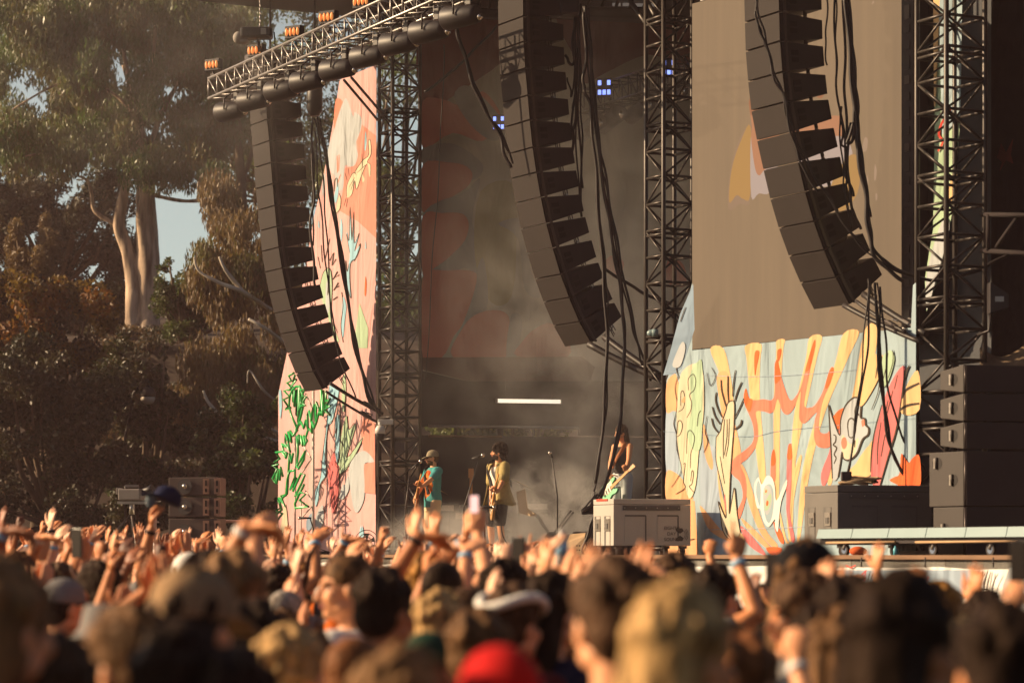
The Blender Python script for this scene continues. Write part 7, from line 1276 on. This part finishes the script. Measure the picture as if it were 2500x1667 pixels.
# open shirt: sleeves and two hanging fronts, left open at the chest
b = MB(); n = 30; ring = [(.80, .30, .24, -.03), (.90, .265, .205, -.02), (1.05, .22, .165, -.005), (1.2, .205, .15, 0), (1.34, .205, .142, 0), (1.42, .18, .115, -.005), (1.475, .085, .085, -.015)]; vs = []; fs = []
for j, (z, rx, ry, cy) in enumerate(ring):
    for k in range(n + 1):
        a = math.pi / 2 + R(34 - 5 * j * .3) + (2 * math.pi - 2 * R(34 - 5 * j * .3)) * k / n; w_ = 1 + (.05 * math.sin(k * 1.3) + .03 * math.sin(k * 2.7)) * (1 - j / 6.5); vs.append(V((rx * w_ * math.cos(a), cy + ry * w_ * math.sin(a), z + .015 * math.sin(k * .8) * (j == 0))))
        if j and k: i = j * (n + 1) + k; fs.append((i - n - 2, i - n - 1, i, i - 1))
b.add(vs, fs, m_gold, True); c = b.build('overshirt', m_gold, o); sm_ = c.modifiers.new('t', 'SOLIDIFY'); sm_.thickness = .008
b = MB(); I = to_world(loc, rz, s).inverted()
for k, sd in (('R', 1), ('L', -1)):
    S_ = V((sd * .17, -.005, 1.41)); E = P.el[k]; limb(b, [V((sd * .12, -.005, 1.41)), S_, S_.lerp(E, .45), S_.lerp(E, .85)], [.075, .088, .09, .098], 12)
child('sleeve', evalmesh(b, .013, 2), o, m_gold)
strap_mesh(o, [V((-.10, .18, 1.0)), V((-.04, .19, 1.2)), V((.05, .18, 1.36)), V((.10, .08, 1.49)), V((.12, -.08, 1.46)), V((.05, -.18, 1.3)), V((-.1, -.2, 1.1))])
b = MB(); b.tube([V((.07, .05, 1.46)), V((.03, .125, 1.38)), V((0, .135, 1.35)), V((-.03, .125, 1.38)), V((-.07, .05, 1.46))], .003, 5, m_gneck); b.build('necklace', m_gneck, o)
guitar(gc, gax, gface, m_gpale, 'tan electric guitar held upright by the singer')
# bass player in the haze
YB = 43.0; loc = U(1519, 1350, YB); loc.z = DECK + .38; rz = R(140); s = .97
gc, gax = U(1490, 1196, YB - .28), V((.46, -.52, .46)); gface = V((-.62, -.72, .25))
hd = {'L': (gc + gax.normalized() * .40 + V((0, 0, -.03)), (-.2, .0, .9), (-.3, .6, .5), 'grip', (.8, -.3, -.6)), 'R': (gc + V((-.06, -.03, .04)), (.5, -.1, -.6), (.2, .9, .2), 'relax', (-.9, .4, -.1))}
P = musician(loc, rz, s, hd, -18, -6, legs0, False, .86, .1); o = finish(P, loc, rz, s, 'fair', 'dark brown', 'long haired musician in black vest and pale jeans holding mint guitar')
child('hair', HAIR['long'], o, HM['dark brown'], P.H); b = MB(); loft(b, [(x, y, z, rx * .86 + .014, ry * .86 + .014) for x, y, z, rx, ry in TORSO[:-2]], 18); child('vest', evalmesh(b, .012, 2), o, m_blkcl); trousers(o, legs0, m_wht_j)
strap_mesh(o, [V((.10, .12, 1.05)), V((.02, .13, 1.2)), V((-.07, .12, 1.33)), V((-.11, .05, 1.45)), V((-.1, -.08, 1.42)), V((0, -.13, 1.25))], mat('orange_strap', rgb(150, 90, 50), .8))
guitar(gc, gax, gface, m_gmint, 'mint green electric guitar with pale pickguard in the haze')
# ------------------------------------------------------------------ the crowd: people one can tell apart first
H = by_head
H(20, 1385, 5.9, 'calm', 0, 'big blurred person with sandy brown hair at the frame edge, close', hair='bob', hcol='sandy', shirt='maroon', skin='fair')
H(478, 1380, 7.0, 'calm', 20, 'person in a beige cap over long black hair, close and blurred', hair='long', hcol='black', shirt='black', hat='cap', hatcol='tan', hatz=.025)
H(300, 1496, 6.4, 'turned', 75, 'short brown haired person showing a sunlit cheek, close and blurred', hair='short', hcol='brown', shirt='maroon', skin='fair')
H(262, 1462, 9.2, 'turned', 10, 'person in a grey bucket hat behind the sunlit cheek', hair='crop', hcol='black', shirt='grey', hat='bucket hat', hatcol='grey', hatz=.02)
H(632, 1478, 8.6, 'calm', 0, 'black haired person in navy below the pointing fist, close', hair='short', hcol='black', shirt='navy')
H(590, 1600, 6.0, 'calm', 10, 'person in a pale blue grey top at the frame bottom, close', hair='short', hcol='black', shirt='pale blue')
H(842, 1352, 11.2, 'turned', 118, 'tall fair faced man looking back over the crowd, short brown hair', hair='crop', hcol='brown', shirt='white', skin='fair')
H(945, 1398, 9.4, 'calm', 5, 'person with dark undercut hair in an orange top', hair='short', hcol='black', shirt='orange', skin='olive')
H(880, 1552, 7.6, 'calm', 0, 'auburn haired person in a white shirt below the undercut hair', hair='crop', hcol='auburn', shirt='white')
H(1052, 1528, 8.6, 'calm', 15, 'person in a dark green cap, close and blurred', hair='crop', hcol='dark brown', shirt='black', hat='cap', hatcol='dark green', hatz=.025)
H(1088, 1452, 10.2, 'calm', -10, 'blond haired person leaning before the green cap', hair='bob', hcol='blond', shirt='brown')
H(1215, 1560, 5.7, 'turned', 30, 'person in a red headscarf with sunlit cheek at the frame bottom', hair=None, hcol='brown', shirt='red', hat='beanie', hatcol='red', skin='fair', hatz=.02)
H(1492, 1376, 6.3, 'turned', 35, 'big brown haired man in sunglasses filling the view, close and blurred', hair='short', hcol='dark brown', shirt='black', skin='fair', shades=True)
H(1676, 1446, 5.3, 'calm', 0, 'person with long blond hair seen from behind, close and blurred', hair='long', hcol='blond', shirt='brown', skin='fair')
H(1972, 1305, 10.0, 'calm', 10, 'woman in a black baseball cap with long brown hair', hair='long', hcol='brown', shirt='black', hat='cap', hatcol='black', hatz=.03)
H(1958, 1408, 9.2, 'turned', 100, 'man in profile with brown hair under the black cap woman', hair='short', hcol='dark brown', shirt='grey', skin='tan')
H(2215, 1418, 5.2, 'calm', 0, 'huge dark haired person in black blocking the view, close', hair='long', hcol='black', shirt='black', skin='olive')
H(2440, 1490, 5.5, 'turned', 20, 'dark haired person with sunlit tan shoulder at the corner', hair='short', hcol='black', shirt='tan', skin='tan')
H(2210, 1455, 8.6, 'bent_open', -20, 'person in black beside the huge dark haired one', hair='short', hcol='black', shirt='black', skin='olive')
H(2490, 1462, 11.5, 'turned', 60, 'fair person in a white headband at the frame edge', hair='short', hcol='sandy', shirt='white', hat='headband', hatcol='white')
H(1355, 1408, 9.8, 'calm', 0, 'black haired person before the spread pale hand', hair='long', hcol='black', shirt='navy')
H(1243, 1378, 12.5, 'calm', 0, 'round black haired head below the dark phone', hair='curly', hcol='black', shirt='white')
H(1258, 1438, 9.6, 'calm', 5, 'person with a white headband over dark hair', hair='short', hcol='dark brown', shirt='maroon', hat='headband', hatcol='white')
H(1066, 1378, 15.5, 'calm', 0, 'person with curly golden hair in the middle of the crowd', hair='curly', hcol='golden', shirt='black')
H(1655, 1362, 13.5, 'calm', 0, 'person with curly dark hair before the blue banner foot', hair='curly', hcol='dark brown', shirt='brown')
H(1755, 1386, 12.5, 'calm', 0, 'dark haired person in a white shirt below the small fist', hair='short', hcol='black', shirt='white')
H(2300, 1432, 12.0, 'calm', 0, 'person with golden brown curls beneath the white scrim', hair='curly', hcol='golden', shirt='brown')
H(2415, 1452, 10.5, 'calm', 0, 'person with short black hair beneath the scrim doodles', hair='short', hcol='black', shirt='black')
H(232, 1378, 13.5, 'turned', 70, 'short dark haired man facing across the crowd below the hedge', hair='short', hcol='black', shirt='black', skin='tan')
H(472, 1338, 15.0, 'calm', 0, 'person in a white cap below the field speakers', hair='crop', hcol='brown', shirt='black', hat='cap', hatcol='white', hatz=.025)
H(160, 1400, 12.5, 'calm', 0, 'dark haired person with grey cap below the hedge', hair='crop', hcol='black', shirt='black', hat='cap', hatcol='grey', hatz=.025)
H(1180, 1500, 8.3, 'calm', 0, 'brown haired person at the frame bottom before the red headscarf', hair='short', hcol='brown', shirt='brown')
H(1000, 1600, 5.6, 'calm', 0, 'person with sandy bob at the bottom edge, very blurred', hair='bob', hcol='sandy', shirt='black')
H(720, 1545, 8.0, 'calm', 0, 'person with curly blond hair and tan top, blurred', hair='curly', hcol='blond', shirt='tan')
H(150, 1570, 6.0, 'calm', 0, 'dark brown haired person in maroon at the bottom corner', hair='long', hcol='dark brown', shirt='maroon')
H(455, 1545, 6.0, 'calm', 0, 'black haired person under the beige cap, bottom edge', hair='long', hcol='black', shirt='maroon')
H(1830, 1560, 7.4, 'calm', 0, 'auburn haired person beside the long blond hair', hair='short', hcol='auburn', shirt='black')
H(1600, 1420, 10.5, 'calm', 0, 'brown haired person behind the sunglasses man', hair='short', hcol='brown', shirt='black')
H(2050, 1500, 8.0, 'calm', 30, 'brown haired person in profile between the cap woman and the black shape', hair='long', hcol='brown', shirt='tan')
# people known by their raised hands
B = by_hand
m_phone = mat('phone_black', (.012, .010, .012, 1), .25, var=0); m_pscr = mat('phone_screen_lit', (1.0, .62, .55, 1), .3, var=0, emit=.7)
def phone(c, label, up=UZ, fwd=V((.6, .75, 0)), lit=False, s=1.0):
    root = empty('phone', c); tag(root, label, 'phone', 'phones held up in the crowd'); fwd = fwd.normalized(); sd = fwd.cross(up).normalized()
    t = Local(c); t.box(c, sd * .037 * s, fwd * .005, up * .075 * s, m_phone); t.build('body', m_phone, root, bevel=.004)
    t = Local(c); t.box(c - fwd * .0065, sd * .033 * s, fwd * .001, up * .069 * s, m_pscr if lit else m_eye); t.build('display', m_phone, root)
B(1022, 1236, 14.0, 'high_open', -10, skin='fair', hcol='black', shirt='black', hair='short', band={'R': 'blue'}, label='long bare arm raised before the capped guitarist, pale blue wristband')
B(1064, 1246, 16.5, 'high_open', 10, skin='tan', hcol='brown', shirt='white', band={'R': 'blue'}, label='tanned hand with blue wristband raised beside the longest bare arm')
o, P, s, loc, rz = B(1160, 1244, 13.6, 'phone', 0, skin='fair', hcol='golden', shirt='tan', hair='short', band={'L': 'blue'}, label='two fair arms lifting a pink lit phone below the singer')
phone(U(1158, 1230, 13.4), 'phone with pinkish lit display held up before the singer', lit=True, fwd=V((.1, 1, .1)), s=.62)
B(1181, 1316, 12.5, 'wave_flat', 0, skin='fair', hcol='black', shirt='grey', band={'R': 'blue'}, label='fair forearm with blue wristband rising beside the phone arms')
B(1296, 1303, 15.5, 'horns', 10, skin='fair', hcol='dark brown', shirt='navy', label='fair hand making rock horns before the smoke')
B(1330, 1308, 12.0, 'high_spread', 0, skin='fair', hcol='black', shirt='black', label='blurred pale spread hand before the X stand')
B(1445, 1322, 10.5, 'high_spread', 15, skin='fair', hcol='black', shirt='navy', label='large pink spread hand before the grey case')
B(1404, 1334, 11.5, 'both_bent', 0, skin='fair', hcol='brown', shirt='brown', label='pair of pale hands below the cable knot')
B(1566, 1320, 9.2, 'peace', 0, skin='tan', hcol='dark brown', shirt='black', label='very blurred two fingers before the grey case')
B(1725, 1329, 18.0, 'bent_fist', 0, skin='tan', hcol='black', shirt='white', label='small clenched fist before the blue banner')
B(1790, 1271, 11.8, 'point', 10, skin='tan', hcol='brown', shirt='grey', band={'R': 'blue'}, label='arm with blue wristband pointing up before the yellow painted hand')
B(2147, 1320, 13.8, 'high_open', 0, skin='tan', hcol='brown', shirt='black', label='tanned open hand raised before the riser casters')
B(2381, 1371, 12.2, 'high_spread', 0, skin='tan', hcol='auburn', shirt='red', band={'R': 'blue'}, label='spread hand with pale blue wristband before the white scrim')
B(2026, 1362, 9.2, 'bent_open', 0, skin='fair', hcol='black', shirt='grey', label='fair hand held up beside the black cap')
B(2055, 1380, 14.0, 'both_wide', 0, skin='tan', hcol='dark brown', shirt='maroon', label='slim hands raised wide under the riser')
B(2218, 1404, 8.6, 'bent_fist', 0, skin='tan', hcol='black', shirt='black', label='blurred fist above the huge dark shape')
B(1925, 1556, 7.8, 'bent_fist', 0, skin='fair', hcol='brown', shirt='blue', band={'R': 'white'}, label='fair fist with pale bracelet beside bright blue cloth')
B(668, 1262, 10.6, 'pinch', -25, skin='fair', hcol='black', shirt='black', band={'R': 'blue'}, label='large fist with pale wristband aimed at the green sculpture')
B(694, 1343, 9.6, 'bent_droop', 0, skin='tan', hcol='sandy', shirt='tan', band={'L': 'white'}, label='bare bent arm with drooping hand below the pink banner')
o, P, s, loc, rz = B(394, 1246, 16.5, 'hold_up', 0, skin='tan', hcol='black', shirt='grey', band={'L': 'black'}, label='arm raised high holding up a dark blue cap')
c = U(390, 1222, 16.5); root = empty('held_cap', c); tag(root, 'dark blue cap with pale brim held up on a raised arm', 'cap')
child('crown', HATS['cap'], root, CM['navy'], Matrix.Translation((0.02, 0, -.02)) @ Matrix.Rotation(R(115), 4, 'Z') @ Matrix.Rotation(R(25), 4, 'X') @ Matrix.Scale(.86, 4))
t = MB(); t.ell((-.05, -.045, 0), (.034, .02, .05), None, 12, mat('cap_front_grey', rgb(88, 100, 108), .85)); t.build('front_panel', None, root)
B(2480, 1420, 11.0, 'phone_one', 0, skin='fair', hcol='brown', shirt='white', label='person filming with a dark phone at the frame edge')
phone(U(2487, 1368, 10.6), 'dark phone held up at the frame edge before the wing drape', s=1.1)
B(1275, 1400, 15.0, 'phone_one', 0, skin='tan', hcol='black', shirt='maroon', label='hand holding a dark phone upright before the tan card')
phone(U(1266, 1350, 14.8), 'dark phone held upright before the tan card', s=1.2)
B(1892, 1420, 12.5, 'phone_one', 0, skin='tan', hcol='dark brown', shirt='black', label='hand lifting a dark phone beside the black cap')
phone(U(1888, 1392, 12.3), 'dark phone beside the black cap woman', s=1.1)
B(190, 1352, 17.3, 'phone_one', 0, skin='tan', hcol='black', shirt='navy', label='hand lifting a dark phone below the autumn hedge')
phone(U(188, 1325, 17), 'dark phone lifted over the crowd below the hedge', s=1.25)
B(1372, 1345, 13.5, 'phone_one', 0, skin='fair', hcol='black', shirt='dark green', label='hand gripping a water bottle below the wedge monitor')
c = U(1371, 1340, 13.3); root = empty('water_bottle', c); tag(root, 'clear water bottle with blue label held over the crowd', 'bottle'); t = Local(c); t.tube([c - UZ * .08, c + UZ * .05, c + UZ * .075, c + UZ * .085], [.03, .03, .014, .013], 12, m_wp); t.build('bottle_body', m_wp, root); t = Local(c); t.tube([c - UZ * .03, c + UZ * .03], .031, 12, m_band); t.build('paper_label', m_band, root); t = Local(c); t.tube([c + UZ * .085, c + UZ * .1], .014, 10, m_bandw); t.build('screw_cap', m_bandw, root)
for (x, y, Y, p) in [(14, 1234, 21, 'high_open'), (52, 1244, 23, 'high_fist'), (131, 1238, 23, 'high_open'), (92, 1268, 26, 'wave_flat'), (110, 1272, 26, 'high_fist'), (150, 1268, 25, 'high_relax'), (205, 1272, 29, 'wave_flat'), (235, 1270, 25, 'clap'), (258, 1286, 23, 'high_relax'), (286, 1292, 19, 'high_open'), (312, 1281, 27, 'high_open'),
  (340, 1274, 27, 'high_spread'), (357, 1278, 29, 'clap'), (388, 1290, 27, 'high_open'), (58, 1342, 15.5, 'both_bent'), (92, 1332, 19, 'wave_flat'), (150, 1302, 15.5, 'bent_droop'), (176, 1286, 18, 'high_relax'), (206, 1308, 19, 'clap'), (272, 1322, 21, 'clap'), (300, 1297, 25, 'both_high'), (332, 1317, 17, 'high_relax'), (120, 1312, 19, 'high_relax'), (30, 1300, 19, 'both_wide'),
  (446, 1294, 27, 'high_relax'), (464, 1286, 27, 'peace'), (533, 1286, 25, 'high_spread'), (541, 1315, 23, 'bent_fist'), (573, 1325, 25, 'horns'), (608, 1296, 27, 'both_high'), (666, 1306, 19, 'high_spread'), (704, 1281, 25, 'high_open'), (740, 1290, 23, 'high_open'), (756, 1306, 19, 'high_open'), (776, 1287, 21, 'high_open'), (792, 1277, 17, 'wave_flat'), (500, 1305, 25, 'wave_flat'), (625, 1320, 22, 'wave_flat'), (420, 1320, 19, 'clap'),
  (838, 1281, 17.5, 'point'), (806, 1290, 19, 'high_relax'), (941, 1299, 17, 'high_fist'), (967, 1314, 21, 'high_relax'), (994, 1304, 23, 'high_open'), (1078, 1308, 15, 'both_bent'), (1121, 1308, 19, 'high_relax'), (1216, 1319, 23, 'high_open'), (1227, 1341, 15, 'bent_fist'), (1304, 1337, 14, 'high_open'), (1486, 1336, 13.5, 'point'), (1590, 1322, 10.5, 'high_open'), (905, 1316, 24, 'both_high'), (870, 1322, 22, 'clap'), (1042, 1322, 21, 'clap'), (1150, 1330, 22, 'both_high'),
  (1355, 1336, 19, 'high_relax'), (1530, 1352, 17, 'high_open'), (1640, 1372, 16, 'bent_open'), (1100, 1345, 18, 'high_spread'), (985, 1345, 15, 'both_high'), (770, 1330, 15, 'both_bent'), (720, 1335, 17, 'high_fist'), (590, 1345, 15, 'clap'), (540, 1345, 18, 'bent_open'), (350, 1340, 15.5, 'high_relax'), (240, 1335, 16, 'bent_fist'), (900, 1350, 17, 'bent_droop'), (1850, 1395, 15, 'bent_open'), (2100, 1400, 15, 'wave_flat'), (1720, 1400, 14.5, 'both_bent'),
  (20, 1280, 26, 'both_high'), (75, 1275, 28, 'clap'), (165, 1290, 28, 'high_open'), (190, 1300, 24, 'high_spread'), (220, 1290, 27, 'high_relax'), (270, 1283, 28, 'both_high'), (325, 1298, 24, 'bent_droop'), (370, 1300, 22, 'high_open'), (410, 1300, 28, 'clap'), (480, 1312, 28, 'high_open'), (515, 1300, 28, 'high_relax'), (560, 1306, 28, 'wave_flat'), (590, 1310, 26, 'high_open'), (645, 1300, 28, 'high_relax'), (690, 1310, 22, 'both_high'), (728, 1302, 27, 'high_spread'), (765, 1310, 26, 'clap'), (815, 1308, 26, 'high_open'), (855, 1306, 27, 'high_relax'), (1015, 1318, 26, 'wave_flat'), (1095, 1318, 26, 'high_open'), (1200, 1330, 26, 'high_relax'), (1260, 1325, 26, 'both_high')]:
    B(x, y, Y, p, rc.uniform(-20, 20))
for k in range(64):
    Y = rc.uniform(10.5, 20); x = rc.uniform(-10, 1640); y = 1350 + rc.uniform(-62, 60) + (20 - Y) * 3
    q = U(x, 1350, Y)
    if any((q.x - a) ** 2 + (q.y - b) ** 2 < .3 ** 2 for a, b in TAKEN): continue
    if 800 < x < 880 and y < 1370 or 975 < x < 1220 and y < 1340 or 1430 < x < 1640 and y < 1345: continue
    B(x, y, Y, rc.choice(['high_open', 'high_relax', 'both_high', 'clap', 'bent_fist', 'high_fist', 'point', 'peace', 'wave_flat', 'bent_open', 'bent_droop', 'phone_one', 'both_bent', 'high_spread', 'hold_up']), rc.uniform(-30, 30))
for k in range(46):
    Y = rc.uniform(10.5, 17); x = rc.uniform(560, 1640); y = rc.uniform(1325, 1425); q = U(x, 1350, Y)
    if any((q.x - a) ** 2 + (q.y - b) ** 2 < .26 ** 2 for a, b in TAKEN): continue
    if 790 < x < 890 or 975 < x < 1220 and y < 1350 or 1430 < x < 1640 and y < 1350: continue
    B(x, y, Y, rc.choice(['high_open', 'high_relax', 'high_spread', 'both_high', 'high_fist', 'peace', 'bent_open', 'bent_droop', 'both_wide', 'hold_up']), rc.uniform(-30, 30))
# the rest: heads and shoulders filling the rows
Y = 9.4; n = 0
while Y < 33:
    x = -40 + rc.uniform(0, 60)
    step = .50 / Y * F * (1.0 if Y < 14 else 1.35)
    while x < 2560:
        p = U(x, 1350, Y); ok = all((p.x - a) ** 2 + (p.y - b) ** 2 > .40 ** 2 for a, b in TAKEN); d = (V((p.x, p.y, 0)) - T1).dot(NN)
        if ok and d > 4.0 and not (Y < 9 and rc.random() < .25) and not (Y > 14.5 and x > 1600) and not (Y > 22 and x > 1500):
            top = rc.uniform(1.62, 1.76) if Y < 14 else rc.uniform(1.66, 1.82)
            if x > 1600: top = min(top, HC - rc.uniform(85, 130) / F * Y)
            P = POSE[rc.choice(['calm', 'calm', 'turned', 'bent_open'])] if Y < 16 or x > 1600 else POSE[rc.choice(['calm', 'calm', 'clap', 'high_relax', 'bent_open', 'both_bent', 'bent_fist', 'wave_flat'])]
            s = top / (P.top + .02); auto(P, V((p.x, p.y, 0)), FACE + R(rc.uniform(-25, 25)), s); TAKEN.append((p.x, p.y)); n += 1
        x += step * rc.uniform(.85, 1.25)
    Y += .62 if Y < 14 else 1.15 if Y < 20 else 2.2
print('fillers', n, 'people', len([o for o in bpy.data.objects if o.name.startswith('person')]))
# ------------------------------------------------------------------ smoke on the stage, haze in the air
def volume_mat(name, col, dens, aniso=0.0):
    m = bpy.data.materials.new(name); m.use_nodes = True; t = m.node_tree; t.nodes.remove(t.nodes['Principled BSDF']); v = t.nodes.new('ShaderNodeVolumePrincipled')
    v.inputs['Color'].default_value = col; v.inputs['Density'].default_value = dens; v.inputs['Anisotropy'].default_value = aniso; t.links.new(v.outputs[0], t.nodes['Material Output'].inputs['Volume']); return m, v
HAZE_D = 0.0006
mh, vh = volume_mat('hazy_air', (.95, .66, .66, 1), HAZE_D, .25)
b = MB(); b.abox((-75, -6, -1.0), (75, 152, 34), mh); tag(b.build('haze', mh), kind='stuff')
ms_, vs_ = volume_mat('stage_smoke_and_flare', (.97, .94, .90, 1), 1.0, 0)
t = ms_.node_tree; tc = t.nodes.new('ShaderNodeTexCoord'); n = t.nodes.new('ShaderNodeTexNoise'); n.inputs['Scale'].default_value = 1.5; n.inputs['Detail'].default_value = 5; n.inputs['Roughness'].default_value = .62; n.inputs['Distortion'].default_value = .4
t.links.new(tc.outputs['Object'], n.inputs[0]); cr = t.nodes.new('ShaderNodeMapRange'); cr.inputs[1].default_value = .40; cr.inputs[2].default_value = .62; t.links.new(n.outputs[0], cr.inputs[0])
def blob(cx, cy, cz, rx, ry, rz_, amp):
    a = t.nodes.new('ShaderNodeVectorMath'); a.operation = 'SUBTRACT'; a.inputs[1].default_value = (cx, cy, cz); t.links.new(tc.outputs['Object'], a.inputs[0]); s_ = t.nodes.new('ShaderNodeVectorMath'); s_.operation = 'DIVIDE'; s_.inputs[1].default_value = (rx, ry, rz_); t.links.new(a.outputs[0], s_.inputs[0])
    l = t.nodes.new('ShaderNodeVectorMath'); l.operation = 'LENGTH'; t.links.new(s_.outputs[0], l.inputs[0]); m = t.nodes.new('ShaderNodeMapRange'); m.inputs[1].default_value = 1; m.inputs[2].default_value = 0.1; m.inputs[3].default_value = 0; m.inputs[4].default_value = amp; m.interpolation_type = 'SMOOTHSTEP'; t.links.new(l.outputs['Value'], m.inputs[0]); return m.outputs[0]
def addn(a, b_): q = t.nodes.new('ShaderNodeMath'); q.operation = 'ADD'; t.links.new(a, q.inputs[0]); t.links.new(b_, q.inputs[1]); return q.outputs[0]
c0 = U(1380, 1200, 45.2)      # smoke box centre
pt = lambda x, y, Y: U(x, y, Y) - c0
blobs = [blob(*pt(1335, 1240, 43.6), 1.15, .7, .95, 7.0), blob(*pt(1425, 1270, 44.0), .9, .8, .8, 5), blob(*pt(1210, 1325, 43.9), 2.2, 1.1, .75, 2.6), blob(*pt(1080, 1320, 44.4), 1.4, .9, .8, 1.8), blob(*pt(1480, 1150, 45.2), 1.7, 1.2, 1.9, .2), blob(*pt(1480, 900, 45.4), 2.2, 2.0, 3.2, .26)]
blobs += [blob(*pt(1470, 430, 43.4), 3.4, 3.6, 6.5, .11), blob(*pt(1300, 820, 43.0), 3.6, 3.0, 4.0, .06), blob(*pt(760, 120, 43.5), 3.6, 3.0, 4.0, .03), blob(*pt(330, 130, 43.5), 5.0, 3.5, 4.6, .022)]  # last two: thin haze added in place of sun flare over truss and trees
tot = blobs[0]
for q in blobs[1:]: tot = addn(tot, q)
ml = t.nodes.new('ShaderNodeMath'); ml.operation = 'MULTIPLY'; t.links.new(tot, ml.inputs[0]); t.links.new(cr.outputs[0], ml.inputs[1]); t.links.new(ml.outputs[0], vs_.inputs['Density'])
b = MB(); b.abox((-11.5, -7, -1.15), (6.2, 3.2, 10.4), ms_); o = b.build('smoke', ms_); o.location = c0; tag(o, 'pale stage smoke, with thin haze added for flare over the trees', kind='stuff')
for m in (mh, ms_):
    m.cycles.homogeneous_volume = (m is mh) if hasattr(m, 'cycles') and hasattr(m.cycles, 'homogeneous_volume') else False
